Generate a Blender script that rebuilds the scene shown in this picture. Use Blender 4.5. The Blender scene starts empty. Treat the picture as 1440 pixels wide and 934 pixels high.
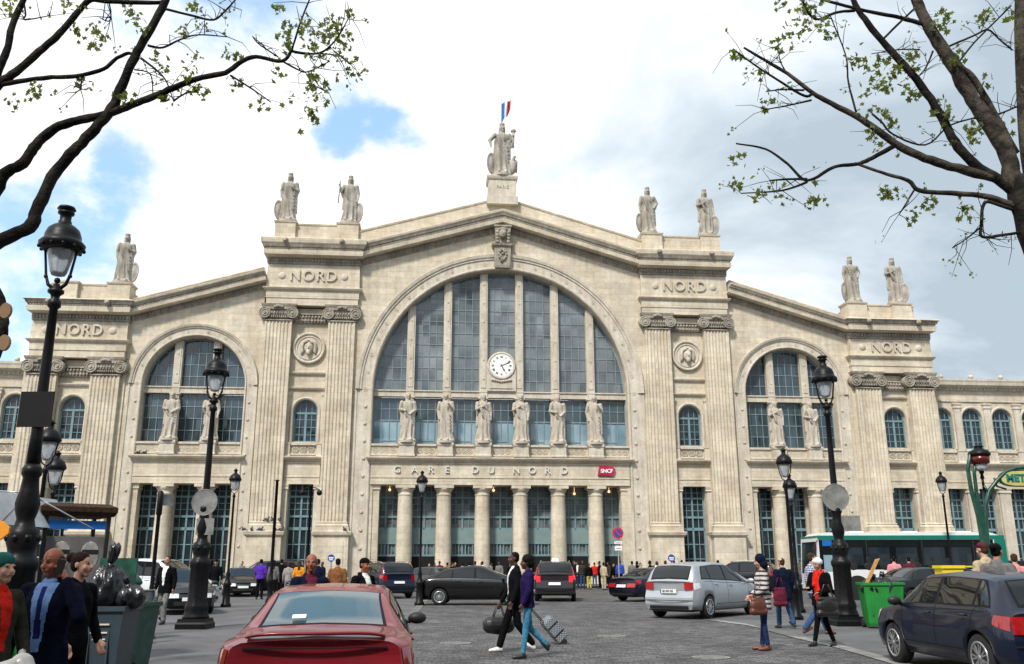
import bpy, math, random
import numpy as np
from mathutils import Vector, Matrix
random.seed(7)
R=math.radians; PI=math.pi
sc=bpy.context.scene; COL=sc.collection
# ---------------------------------------------------------------- camera
CH=1.55; FPX=1252.3; PT=R(14.656); RL=R(0.128); PH=R(5.583)
SK=CH/1.65                      # facade measured in units of a 1.65 m eye height
U0=-0.8735*SK; D0=75.0*SK
cam=bpy.data.objects.new('camera',bpy.data.cameras.new('camera')); COL.objects.link(cam)
cam.matrix_world=Matrix.Translation((0,0,CH))@Matrix.Rotation(PI/2+PT,4,'X')@Matrix.Rotation(-RL,4,'Z')
cam.data.sensor_width=36; cam.data.lens=FPX/1440*36; cam.data.clip_end=3000; cam.data.clip_start=0.05
sc.camera=cam
sc.view_settings.view_transform='Standard'; sc.view_settings.look='None'; sc.view_settings.gamma=1
sc.view_settings.use_curve_mapping=False; sc.view_settings.exposure=0.5
def ray(px,py):
    X=px-720.0;Y=467.0-py;c,s=math.cos(RL),math.sin(RL)
    x=(X*c+Y*s)/FPX;y=(-X*s+Y*c)/FPX
    return Vector((x, math.cos(PT)-y*math.sin(PT), math.sin(PT)+y*math.cos(PT)))
def G(px,py,z=0.0):                 # ground point seen at a photo pixel
    r=ray(px,py); t=(z-CH)/r.z; return Vector((t*r.x,t*r.y,z))
def P(px,py,Y):                     # point seen at a photo pixel, Y metres ahead
    r=ray(px,py); t=Y/r.y; return Vector((t*r.x,Y,CH+t*r.z))
def FW(u,y,z):                      # facade coordinates -> world
    x=u*SK; yy=y*SK
    return Vector((U0+x*math.cos(PH)-yy*math.sin(PH), D0+x*math.sin(PH)+yy*math.cos(PH), z*SK))
# ---------------------------------------------------------------- world
SUN_EL=R(48); SUN_AZ=R(205)         # azimuth clockwise from +Y : behind the camera, a little to the left
w=bpy.data.worlds.new('World'); sc.world=w; w.use_nodes=True
nt=w.node_tree; N=nt.nodes; Lk=nt.links; N.clear()
def nd(t,**k):
    n=N.new(t)
    for a,b in k.items(): setattr(n,a,b)
    return n
out=nd('ShaderNodeOutputWorld'); bg=nd('ShaderNodeBackground'); bg.inputs['Strength'].default_value=0.1
sky=nd('ShaderNodeTexSky',sky_type='NISHITA',sun_disc=False); sky.sun_elevation=SUN_EL; sky.sun_rotation=SUN_AZ
sky.air_density=1.0; sky.dust_density=0.6
tc=nd('ShaderNodeTexCoord')
def vmath(op,a,b=None):
    n=nd('ShaderNodeVectorMath',operation=op)
    for i,v in enumerate((a,b)):
        if v is None: continue
        if hasattr(v,'links') or hasattr(v,'is_linked'): Lk.new(v,n.inputs[i])
        else: n.inputs[i].default_value=v
    return n
def m(op,a,b=0.0,c=None,clamp=False):
    n=nd('ShaderNodeMath',operation=op,use_clamp=clamp)
    for i,v in enumerate((a,b,c)):
        if v is None: continue
        if isinstance(v,(int,float)): n.inputs[i].default_value=v
        else: Lk.new(v,n.inputs[i])
    return n.outputs[0]
nrm=vmath('NORMALIZE',tc.outputs['Generated']).outputs[0]
sep=nd('ShaderNodeSeparateXYZ'); Lk.new(nrm,sep.inputs[0])
zz=m('ADD',m('MAXIMUM',sep.outputs[2],0.0),0.22)
cmb=nd('ShaderNodeCombineXYZ'); Lk.new(m('DIVIDE',sep.outputs[0],zz),cmb.inputs[0]); Lk.new(m('DIVIDE',sep.outputs[1],zz),cmb.inputs[1])
def noise(vec,scale,detail=7,rough=0.55,off=(0,0,0),dist=0.0):
    a=vmath('ADD',vec,off).outputs[0]
    n=nd('ShaderNodeTexNoise'); n.inputs['Scale'].default_value=scale; n.inputs['Detail'].default_value=detail
    n.inputs['Roughness'].default_value=rough; n.inputs['Distortion'].default_value=dist; Lk.new(a,n.inputs['Vector']); return n.outputs[0]
edge=noise(cmb.outputs[0],2.6,9,0.6,(3.1,7.7,0),0.25)
base=noise(cmb.outputs[0],1.1,5,0.5,(9.3,1.2,4.0))
# openings in the cloud layer (world directions), blue shows through
holes=[((500,180),0.040),((560,190),0.040),((160,285),0.055),((70,360),0.085),((170,235),0.045),((120,310),0.05),((60,430),0.04),((330,-60),0.10),((20,480),0.03),((560,-640),0.16),((420,-480),0.10)]
nzc=nd('ShaderNodeTexNoise'); nzc.inputs['Scale'].default_value=9; nzc.inputs['Detail'].default_value=7; nzc.inputs['Roughness'].default_value=0.6; Lk.new(nrm,nzc.inputs['Vector'])
sh=vmath('SUBTRACT',nzc.outputs['Color'],(0.5,0.5,0.5)).outputs[0]; shs=vmath('SCALE',sh); shs.inputs['Scale'].default_value=0.16
wn_=vmath('ADD',nrm,shs.outputs[0]).outputs[0]
tot=None
for (hp,rad) in holes:
    d=ray(*hp).normalized()
    dist=vmath('DISTANCE',wn_,tuple(d)).outputs['Value']
    v=m('SUBTRACT',1.0,m('DIVIDE',dist,rad*1.9),clamp=True)
    tot=v if tot is None else m('MAXIMUM',tot,v)
blue=m('ADD',m('MULTIPLY',tot,1.25),m('MULTIPLY',m('SUBTRACT',edge,0.5),2.6))
behind=m('MULTIPLY',m('SUBTRACT',0.0,sep.outputs[1],clamp=True),m('MULTIPLY',m('SUBTRACT',base,0.46),6.0))
blue=m('MAXIMUM',m('SUBTRACT',blue,0.36),m('SUBTRACT',behind,0.2))
mask=nd('ShaderNodeMapRange',interpolation_type='SMOOTHSTEP'); Lk.new(blue,mask.inputs[0]); mask.inputs[1].default_value=0.0; mask.inputs[2].default_value=0.75
# cloud brightness: white heaps, greyer to the right
gr=m('ADD',m('MULTIPLY',noise(cmb.outputs[0],1.7,7,0.55,(1.5,2.5,0),0.3),1.9),m('MULTIPLY',noise(cmb.outputs[0],0.7,4,0.5,(5,1,2)),0.9))
gr=m('ADD',gr,m('MULTIPLY',sep.outputs[0],-0.95))
cr=nd('ShaderNodeValToRGB'); Lk.new(m('SUBTRACT',gr,0.70),cr.inputs[0])
cr.color_ramp.elements[0].position=0.2; cr.color_ramp.elements[0].color=(0.43,0.51,0.57,1)
cr.color_ramp.elements[1].position=0.74; cr.color_ramp.elements[1].color=(1.0,1.0,1.0,1)
e=cr.color_ramp.elements.new(0.44); e.color=(0.64,0.715,0.765,1)
cl=nd('ShaderNodeMix',data_type='RGBA',blend_type='MULTIPLY'); cl.inputs[0].default_value=1; Lk.new(cr.outputs[0],cl.inputs[6]); cl.inputs[7].default_value=(8.6,8.7,8.9,1)
bs=nd('ShaderNodeMix',data_type='RGBA',blend_type='ADD'); bs.inputs[0].default_value=1; Lk.new(sky.outputs[0],bs.inputs[6]); bs.inputs[7].default_value=(1.9,3.0,3.9,1)
mx=nd('ShaderNodeMix',data_type='RGBA'); Lk.new(mask.outputs[0],mx.inputs[0]); Lk.new(cl.outputs[2],mx.inputs[6]); Lk.new(bs.outputs[2],mx.inputs[7])
Lk.new(mx.outputs[2],bg.inputs[0]); Lk.new(bg.outputs[0],out.inputs[0])
sun=bpy.data.objects.new('sun',bpy.data.lights.new('sun','SUN')); COL.objects.link(sun)
sun.data.energy=3.0; sun.data.angle=R(7); sun.data.color=(1,0.96,0.9)
sd=Vector((math.sin(SUN_AZ)*math.cos(SUN_EL),math.cos(SUN_AZ)*math.cos(SUN_EL),math.sin(SUN_EL)))
sun.rotation_euler=sd.to_track_quat('Z','Y').to_euler(); sun.location=(0,-10,60)
# ---------------------------------------------------------------- materials
MT={}
def bsdf(name):
    mt=bpy.data.materials.new(name); mt.use_nodes=True; MT[name]=mt
    b=mt.node_tree.nodes['Principled BSDF']; return mt,mt.node_tree,b
def plain(name,col,rough=0.6,metal=0.0,var=0.12,scale=6.0,coat=0.0,spec=0.5,bump=0.0,bscale=40.0,emit=None,trans=0.0,sheen=0.0,bdist=0.01):
    mt,t,b=bsdf(name); n=t.nodes; l=t.links
    tcn=n.new('ShaderNodeTexCoord'); ns=n.new('ShaderNodeTexNoise'); ns.inputs['Scale'].default_value=scale; ns.inputs['Detail'].default_value=5
    l.new(tcn.outputs['Object'],ns.inputs['Vector'])
    rp=n.new('ShaderNodeValToRGB'); rp.color_ramp.elements[0].position=0.3; rp.color_ramp.elements[1].position=0.7
    rp.color_ramp.elements[0].color=tuple(c*(1-var) for c in col)+(1,); rp.color_ramp.elements[1].color=tuple(min(1,c*(1+var)) for c in col)+(1,)
    l.new(ns.outputs[0],rp.inputs[0]); l.new(rp.outputs[0],b.inputs['Base Color'])
    b.inputs['Roughness'].default_value=rough; b.inputs['Metallic'].default_value=metal; b.inputs['Specular IOR Level'].default_value=spec
    b.inputs['Coat Weight'].default_value=coat; b.inputs['Coat Roughness'].default_value=0.04
    if trans: b.inputs['Transmission Weight'].default_value=trans
    if emit: b.inputs['Emission Color'].default_value=tuple(emit[:3])+(1,); b.inputs['Emission Strength'].default_value=emit[3]
    if bump:
        n2=n.new('ShaderNodeTexNoise'); n2.inputs['Scale'].default_value=bscale; n2.inputs['Detail'].default_value=4; l.new(tcn.outputs['Object'],n2.inputs['Vector'])
        bp=n.new('ShaderNodeBump'); bp.inputs['Strength'].default_value=bump; bp.inputs['Distance'].default_value=bdist
        l.new(n2.outputs[0],bp.inputs['Height']); l.new(bp.outputs[0],b.inputs['Normal'])
    return mt
def stone(name,c1,c2,blocks=True,bw=1.55,bh=0.52,stain=0.5,bump=0.5,fine=1.0):
    mt,t,b=bsdf(name); n=t.nodes; l=t.links
    tcn=n.new('ShaderNodeTexCoord'); sp=n.new('ShaderNodeSeparateXYZ'); l.new(tcn.outputs['Object'],sp.inputs[0])
    ad=n.new('ShaderNodeMath'); ad.operation='ADD'; l.new(sp.outputs[0],ad.inputs[0]); l.new(sp.outputs[1],ad.inputs[1])
    cb=n.new('ShaderNodeCombineXYZ'); l.new(ad.outputs[0],cb.inputs[0]); l.new(sp.outputs[2],cb.inputs[1])
    def ns(scale,det,vec=None,ro=0.6):
        k=n.new('ShaderNodeTexNoise'); k.inputs['Scale'].default_value=scale; k.inputs['Detail'].default_value=det; k.inputs['Roughness'].default_value=ro
        l.new(vec or tcn.outputs['Object'],k.inputs['Vector']); return k.outputs[0]
    def ramp(v,p0,p1,a,bb):
        k=n.new('ShaderNodeValToRGB'); k.color_ramp.elements[0].position=p0; k.color_ramp.elements[1].position=p1
        k.color_ramp.elements[0].color=a+(1,); k.color_ramp.elements[1].color=bb+(1,); l.new(v,k.inputs[0]); return k.outputs[0]
    def mix(mode,f,a,bb):
        k=n.new('ShaderNodeMix'); k.data_type='RGBA'; k.blend_type=mode
        if isinstance(f,float): k.inputs[0].default_value=f
        else: l.new(f,k.inputs[0])
        for i,v in ((6,a),(7,bb)):
            if isinstance(v,tuple): k.inputs[i].default_value=v+(1,)
            else: l.new(v,k.inputs[i])
        return k.outputs[2]
    colr=ramp(ns(0.45*fine,6),0.32,0.68,c1,c2)
    h=None
    if blocks:
        br=n.new('ShaderNodeTexBrick'); l.new(cb.outputs[0],br.inputs['Vector']); br.inputs['Scale'].default_value=1.0
        br.inputs['Brick Width'].default_value=bw; br.inputs['Row Height'].default_value=bh; br.inputs['Mortar Size'].default_value=0.012
        br.inputs['Color1'].default_value=(1.12,1.08,1.0,1); br.inputs['Color2'].default_value=(0.80,0.79,0.78,1); br.inputs['Mortar'].default_value=(0.66,0.64,0.6,1)
        br.inputs['Bias'].default_value=-0.15
        colr=mix('MULTIPLY',0.5,colr,br.outputs[0]); h=br.outputs['Fac']
    colr=mix('MULTIPLY',0.55,colr,ramp(ns(3.0*fine,8,None,0.7),0.3,0.62,(0.62,0.60,0.57),(1.0,1.0,1.0)))
    # rain streaks: noise stretched along z
    mp=n.new('ShaderNodeMapping'); mp.inputs['Scale'].default_value=(1.6,1.6,0.13); l.new(tcn.outputs['Object'],mp.inputs['Vector'])
    colr=mix('MULTIPLY',stain,colr,ramp(ns(1.3*fine,7,mp.outputs[0],0.65),0.36,0.60,(0.60,0.56,0.50),(1.0,1.0,1.0)))
    l.new(colr,b.inputs['Base Color']); b.inputs['Roughness'].default_value=0.9; b.inputs['Specular IOR Level'].default_value=0.2
    bp=n.new('ShaderNodeBump'); bp.inputs['Strength'].default_value=bump; bp.inputs['Distance'].default_value=0.03
    l.new(ns(9.0*fine,6),bp.inputs['Height'])
    if h:
        b2=n.new('ShaderNodeBump'); b2.invert=True; b2.inputs['Strength'].default_value=0.5; b2.inputs['Distance'].default_value=0.02
        l.new(h,b2.inputs['Height']); l.new(bp.outputs[0],b2.inputs['Normal']); l.new(b2.outputs[0],b.inputs['Normal'])
    else: l.new(bp.outputs[0],b.inputs['Normal'])
    return mt
def glass(name,col,col2,rough=0.05,pw=0.62,ph=1.0,spec=0.5,ior=1.5,wob=0.15,objspace=True):
    # window glass seen from outside by day: dark behind, mirrors the sky; each pane's differing reflection is put into its colour
    mt,t,b=bsdf(name); n=t.nodes; l=t.links
    tcn=n.new('ShaderNodeTexCoord'); dv=n.new('ShaderNodeVectorMath'); dv.operation='DIVIDE'; dv.inputs[1].default_value=(pw,5.0,ph); l.new(tcn.outputs['Object'],dv.inputs[0])
    fl=n.new('ShaderNodeVectorMath'); fl.operation='FLOOR'; l.new(dv.outputs[0],fl.inputs[0])
    wn=n.new('ShaderNodeTexWhiteNoise'); l.new(fl.outputs[0],wn.inputs['Vector'])
    big=n.new('ShaderNodeTexNoise'); big.inputs['Scale'].default_value=0.35; big.inputs['Detail'].default_value=4; l.new(tcn.outputs['Object'],big.inputs['Vector'])
    ma=n.new('ShaderNodeMath'); ma.operation='MULTIPLY_ADD'; l.new(wn.outputs['Value'],ma.inputs[0]); ma.inputs[1].default_value=0.35; 
    mb_=n.new('ShaderNodeMath'); mb_.operation='MULTIPLY_ADD'; l.new(big.outputs[0],mb_.inputs[0]); mb_.inputs[1].default_value=1.6; mb_.inputs[2].default_value=-0.45; l.new(mb_.outputs[0],ma.inputs[2])
    mxn=n.new('ShaderNodeMix'); mxn.data_type='RGBA'; l.new(ma.outputs[0],mxn.inputs[0]); mxn.inputs[6].default_value=col+(1,); mxn.inputs[7].default_value=col2+(1,)
    l.new(mxn.outputs[2],b.inputs['Base Color']); b.inputs['Roughness'].default_value=rough; b.inputs['IOR'].default_value=ior; b.inputs['Specular IOR Level'].default_value=spec
    # pane tilt
    sb=n.new('ShaderNodeVectorMath'); sb.operation='SUBTRACT'; l.new(wn.outputs['Color'],sb.inputs[0]); sb.inputs[1].default_value=(0.5,0.5,0.5)
    scn=n.new('ShaderNodeVectorMath'); scn.operation='SCALE'; scn.inputs['Scale'].default_value=wob; l.new(sb.outputs[0],scn.inputs[0])
    ge=n.new('ShaderNodeNewGeometry'); ad=n.new('ShaderNodeVectorMath'); ad.operation='ADD'; l.new(ge.outputs['Normal'],ad.inputs[0]); l.new(scn.outputs[0],ad.inputs[1])
    nn=n.new('ShaderNodeVectorMath'); nn.operation='NORMALIZE'; l.new(ad.outputs[0],nn.inputs[0]); l.new(nn.outputs[0],b.inputs['Normal'])
    return mt
stone('stone',(0.54,0.47,0.365),(0.73,0.665,0.545),stain=0.35)
stone('stone_carved',(0.54,0.48,0.385),(0.70,0.64,0.535),blocks=False,stain=0.45,fine=1.6)
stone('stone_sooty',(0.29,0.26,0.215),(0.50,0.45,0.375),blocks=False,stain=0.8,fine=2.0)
stone('stone_statue',(0.28,0.26,0.225),(0.60,0.56,0.49),blocks=False,stain=0.9,fine=2.5,bump=0.6)
stone('stone_facade_statue',(0.47,0.42,0.35),(0.62,0.565,0.48),blocks=False,stain=0.7,fine=2.5,bump=0.6)
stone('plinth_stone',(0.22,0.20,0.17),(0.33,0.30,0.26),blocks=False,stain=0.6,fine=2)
glass('glass_arch',(0.02,0.03,0.034),(0.27,0.30,0.31),ior=1.55,wob=0.05)
glass('glass_lower',(0.008,0.016,0.02),(0.07,0.105,0.12),ior=1.6,wob=0.06,ph=0.9)
glass('glass_bright',(0.10,0.19,0.24),(0.36,0.48,0.55),ior=1.6,wob=0.06,ph=2.4,pw=1.1)  # light showing through from behind is painted into this glass colour
glass('glass_dark',(0.006,0.009,0.013),(0.035,0.05,0.06),ior=1.5,wob=0.05,pw=0.4,ph=0.5)
glass('glass_door',(0.008,0.012,0.014),(0.26,0.29,0.29),ior=1.5,wob=0.04,pw=0.45,ph=0.55)  # grey light reflections painted as paler patches in the pane colour
glass('car_glass',(0.004,0.006,0.007),(0.012,0.016,0.017),ior=1.58,wob=0.0,pw=3,ph=3,rough=0.02)
plain('metal_blue',(0.16,0.255,0.275),0.5,var=0.15,scale=2)
plain('metal_bar',(0.20,0.26,0.28),0.5,var=0.15,scale=2)
plain('teal_panel',(0.18,0.255,0.25),0.55,var=0.12,scale=1.5)
plain('letter',(0.62,0.60,0.52),0.7)
plain('zinc',(0.22,0.24,0.25),0.5,var=0.2,scale=1)
plain('clock_white',(0.8,0.8,0.76),0.5,var=0.03)
plain('black_paint',(0.006,0.006,0.006),0.35,var=0.3,scale=10,spec=0.25)
plain('iron',(0.006,0.006,0.007),0.42,var=0.4,scale=14,spec=0.2,bump=0.15,bscale=60)
plain('lamp_glass',(0.62,0.66,0.68),0.15,var=0.12,scale=5,trans=0.55)
plain('interior_dark',(0.003,0.003,0.003),0.9)  # near-black colour stands in for the shade inside the building
plain('warm_lamp',(0.9,0.6,0.3),0.5,emit=(1.0,0.55,0.25,1.6))
def ringmix(a): return a
# ---------------------------------------------------------------- mesh helpers
class MB:
    def __init__(s): s.v=[];s.f=[];s.m=[];s.sm=[]
    def add(s,vs,fs,mi=0,smooth=False):
        o=len(s.v); s.v.extend([tuple(p) for p in vs])
        for f in fs: s.f.append(tuple(i+o for i in f)); s.m.append(mi); s.sm.append(smooth)
    def box(s,x0,x1,y0,y1,z0,z1,mi=0):
        if x0>x1:x0,x1=x1,x0
        if y0>y1:y0,y1=y1,y0
        if z0>z1:z0,z1=z1,z0
        s.add([(x0,y0,z0),(x1,y0,z0),(x1,y1,z0),(x0,y1,z0),(x0,y0,z1),(x1,y0,z1),(x1,y1,z1),(x0,y1,z1)],
              [(0,3,2,1),(4,5,6,7),(0,1,5,4),(1,2,6,5),(2,3,7,6),(3,0,4,7)],mi)
    def rings(s,rs,mi=0,smooth=False,cap0=True,cap1=True,closed=True):
        n=len(rs[0]); o=len(s.v); 
        for r in rs: s.v.extend([tuple(p) for p in r])
        for k in range(len(rs)-1):
            for i in range(n if closed else n-1):
                j=(i+1)%n; s.f.append((o+k*n+i,o+k*n+j,o+(k+1)*n+j,o+(k+1)*n+i)); s.m.append(mi); s.sm.append(smooth)
        if cap0: s.f.append(tuple(o+i for i in reversed(range(n)))); s.m.append(mi); s.sm.append(False)
        if cap1: s.f.append(tuple(o+(len(rs)-1)*n+i for i in range(n))); s.m.append(mi); s.sm.append(False)
    def lathe(s,prof,c=(0,0,0),n=20,mi=0,smooth=True,sx=1,sy=1,rfun=None):
        rs=[]
        for (r,z) in prof:
            ring=[]
            for i in range(n):
                a=2*PI*i/n; rr=max(r,1e-4)*(rfun(a,z) if rfun else 1)
                ring.append((c[0]+rr*math.cos(a)*sx,c[1]+rr*math.sin(a)*sy,c[2]+z))
            rs.append(ring)
        s.rings(rs,mi,smooth)
    def loft(s,u0,u1,y0,y1,prof,mi=0):      # rectangular block following a (z,projection) profile on its four sides
        s.rings([[(u0-p,y0-p,z),(u1+p,y0-p,z),(u1+p,y1+p,z),(u0-p,y1+p,z)] for z,p in prof],mi)
    def disc(s,c,r,y,n=24,mi=0,axis='y'):
        pass
    def cyl_y(s,cx,cz,r,y0,y1,n=20,mi=0,smooth=True,r1=None):   # cylinder whose axis is depth (front y0 nearer)
        r1=r if r1 is None else r1
        A=[(cx+r*math.cos(2*PI*i/n),y0,cz+r*math.sin(2*PI*i/n)) for i in range(n)]
        B=[(cx+r1*math.cos(2*PI*i/n),y1,cz+r1*math.sin(2*PI*i/n)) for i in range(n)]
        s.rings([A,B],mi,smooth)
    def torus_y(s,cx,cz,Rr,r,y,n=28,k=8,mi=0,a0=0,a1=2*PI,sz=1.0):
        full=abs(a1-a0-2*PI)<1e-6; m_=n if full else n+1
        o=len(s.v)
        for i in range(m_):
            a=a0+(a1-a0)*i/n
            for j in range(k):
                b=2*PI*j/k; q=Rr+r*math.cos(b); s.v.append((cx+q*math.cos(a),y+r*math.sin(b)*sz,cz+q*math.sin(a)))
        for i in range(n):
            i2=(i+1)%m_
            for j in range(k):
                j2=(j+1)%k; s.f.append((o+i*k+j,o+i*k+j2,o+i2*k+j2,o+i2*k+j)); s.m.append(mi); s.sm.append(True)
    def tube(s,pts,rad,n=8,mi=0,smooth=True,cap=True,squash=None):
        pts=[Vector(p) for p in pts]; 
        if not hasattr(rad,'__len__'): rad=[rad]*len(pts)
        up=None; rs=[]
        for i,p in enumerate(pts):
            t=(pts[min(i+1,len(pts)-1)]-pts[max(i-1,0)]).normalized()
            if up is None: up=Vector((0,0,1)) if abs(t.z)<0.9 else Vector((1,0,0))
            a=t.cross(up)
            if a.length<1e-5: a=t.orthogonal()
            a.normalize(); b=a.cross(t).normalized(); up=b
            rs.append([p+(a*math.cos(2*PI*j/n)+b*math.sin(2*PI*j/n))*rad[i] for j in range(n)])
        s.rings(rs,mi,smooth,cap,cap)
    def ball(s,c,r,n=12,mi=0,sc_=(1,1,1)):
        k=max(4,n//2); rs=[]
        for i in range(1,k):
            t=PI*i/k; rs.append([(c[0]+r*sc_[0]*math.sin(t)*math.cos(2*PI*j/n),c[1]+r*sc_[1]*math.sin(t)*math.sin(2*PI*j/n),c[2]-r*sc_[2]*math.cos(t)) for j in range(n)])
        o=len(s.v); s.rings(rs,mi,True,False,False)
        b=len(s.v); s.v+= [(c[0],c[1],c[2]-r*sc_[2]),(c[0],c[1],c[2]+r*sc_[2])]
        q=o+(k-2)*n
        for j in range(n):
            s.f.append((b,o+(j+1)%n,o+j)); s.f.append((b+1,q+j,q+(j+1)%n)); s.m+=[mi]*2; s.sm+=[True]*2
    def xf(s,M):
        s.v=[tuple(M@Vector(p)) for p in s.v]; return s
    def join(s,o,M=None):
        vs=o.v if M is None else [tuple(M@Vector(p)) for p in o.v]
        k=len(s.v); s.v+=vs; s.f+=[tuple(i+k for i in f) for f in o.f]; s.m+=o.m; s.sm+=o.sm
    def build(s,name,mats,parent=None,loc=None,rot=None):
        me=bpy.data.meshes.new(name); me.from_pydata(s.v,[],s.f)
        if not isinstance(mats,(list,tuple)): mats=[mats]
        for q in mats: me.materials.append(MT[q] if isinstance(q,str) else q)
        me.polygons.foreach_set('material_index',s.m); me.polygons.foreach_set('use_smooth',s.sm); me.update()
        ob=bpy.data.objects.new(name,me); COL.objects.link(ob)
        if parent: ob.parent=parent
        if loc is not None: ob.location=loc
        if rot is not None: ob.rotation_euler=rot if hasattr(rot,'__len__') else (0,0,rot)
        return ob
def tag(o,label=None,cat=None,group=None,kind=None):
    if label: o['label']=label
    if cat: o['category']=cat
    if group: o['group']=group
    if kind: o['kind']=kind
    return o
def empty(name,loc=(0,0,0),rz=0,label=None,cat=None,group=None,scale=None):
    o=bpy.data.objects.new(name,None); COL.objects.link(o); o.location=loc; o.rotation_euler=(0,0,rz); o.empty_display_size=0.3
    if scale: o.scale=(scale,)*3
    return tag(o,label,cat,group)
def kids(o): return [c for c in KID.get(o.name,[])]
def copy_tree(o,parent=None,loc=None,rz=None,label=None,group=None):
    c=o.copy(); COL.objects.link(c)
    if parent: c.parent=parent
    if loc is not None: c.location=loc
    if rz is not None: c.rotation_euler=(0,0,rz)
    if label: c['label']=label
    if group: c['group']=group
    for ch in list(o.children): copy_tree(ch,c)
    return c
def fontmesh(txt,size,depth,name='lettering',align='CENTER',space=1.0,bold=0.0):
    cu=bpy.data.curves.new('txt','FONT'); cu.body=txt; cu.size=size; cu.extrude=depth; cu.align_x=align; cu.align_y='CENTER'; cu.space_character=space; cu.offset=bold; cu.resolution_u=4
    ob=bpy.data.objects.new('txt',cu); COL.objects.link(ob)
    dg=bpy.context.evaluated_depsgraph_get(); me=bpy.data.meshes.new_from_object(ob.evaluated_get(dg)); bpy.data.objects.remove(ob)
    b=MB(); b.add([tuple(v.co) for v in me.vertices],[tuple(p.vertices) for p in me.polygons]); bpy.data.meshes.remove(me)
    return b
class Multi:
    # collects several separate pieces; cut() begins the next one; build() links each as its own object
    def __init__(s): s.l=[MB()]
    def cut(s): s.l.append(MB())
    def __getattr__(s,k): return getattr(s.__dict__['l'][-1],k)
    @property
    def v(s): return s.l[-1].v
    @property
    def f(s): return s.l[-1].f
    @property
    def m(s): return s.l[-1].m
    @property
    def sm(s): return s.l[-1].sm
    def build(s,name,mats,parent=None,split=False):
        if not split: return [b.build(name,mats,parent) for b in s.l if b.f]
        for b in s.l:
            if not b.f: continue
            par=list(range(len(b.v)))
            def fd(i):
                while par[i]!=i: par[i]=par[par[i]]; i=par[i]
                return i
            for f in b.f:
                r=fd(f[0])
                for k in f[1:]: par[fd(k)]=r
            bx={}
            for i,p in enumerate(b.v):
                r=fd(i); q=bx.get(r)
                if q is None: bx[r]=[p[0],p[1],p[2],p[0],p[1],p[2]]
                else:
                    for k in range(3):
                        if p[k]<q[k]: q[k]=p[k]
                        if p[k]>q[k+3]: q[k+3]=p[k]
            ks=list(bx); g={k:k for k in ks}
            def fg(i):
                while g[i]!=i: i=g[i]
                return i
            for i,a in enumerate(ks):
                A=bx[a]
                for c in ks[i+1:]:
                    B=bx[c]
                    if A[0]<B[3]+.03 and B[0]<A[3]+.03 and A[1]<B[4]+.03 and B[1]<A[4]+.03 and A[2]<B[5]+.03 and B[2]<A[5]+.03:
                        x,y=fg(a),fg(c)
                        if x!=y: g[x]=y
            out={}
            for f,mi,sm_ in zip(b.f,b.m,b.sm):
                o=out.setdefault(fg(fd(f[0])),(MB(),{})); nb,mp=o; idx=[]
                for i in f:
                    if i not in mp: mp[i]=len(nb.v); nb.v.append(b.v[i])
                    idx.append(mp[i])
                nb.f.append(tuple(idx)); nb.m.append(mi); nb.sm.append(sm_)
            for nb,_ in out.values(): nb.build(name,mats,parent)
FRONT=Matrix.Rotation(PI/2,4,'X')       # text lying in XY -> standing, facing -Y
def wall(b,y,xs,top,holes,bot=0.0,mi=0):
    # vertical wall sheet facing -Y with openings; holes=(x0,x1,zbottom,ztop function)
    for a,c in zip(xs[:-1],xs[1:]):
        mid=(a+c)/2; iv=[]
        for (h0,h1,zb,zt) in holes:
            if h0<mid<h1: iv.append((zb,zt))
        iv.sort(key=lambda t:t[0]); lo=(bot,bot)
        for zb,zt in iv:
            if zb>lo[0]+1e-4 or zb>lo[1]+1e-4: b.add([(a,y,lo[0]),(c,y,lo[1]),(c,y,zb),(a,y,zb)],[(0,1,2,3)],mi)
            lo=(zt(a),zt(c))
        b.add([(a,y,lo[0]),(c,y,lo[1]),(c,y,top(c)),(a,y,top(a))],[(0,1,2,3)],mi)
def arcpts(cx,cz,r,a0,a1,n): return [(cx+r*math.cos(a0+(a1-a0)*i/n),cz+r*math.sin(a0+(a1-a0)*i/n)) for i in range(n+1)]
def sweep(b,path,prof,mi=0,smooth=False,close=False):
    # path: (u,z) list; prof: list of (offset along left normal, y). mitred
    n=len(path); rs=[]
    for i in range(n):
        p=Vector(path[i]); 
        d0=(Vector(path[i])-Vector(path[i-1])).normalized() if i>0 else (Vector(path[1])-p).normalized()
        d1=(Vector(path[i+1])-p).normalized() if i<n-1 else d0
        n0=Vector((-d0.y,d0.x)); n1=Vector((-d1.y,d1.x)); nn=(n0+n1); nn.normalize(); k=1/max(0.3,nn.dot(n0))
        rs.append([(p.x+nn.x*o*k,y,p.y+nn.y*o*k) for o,y in prof])
    b.rings(rs,mi,smooth,True,True)
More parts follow.
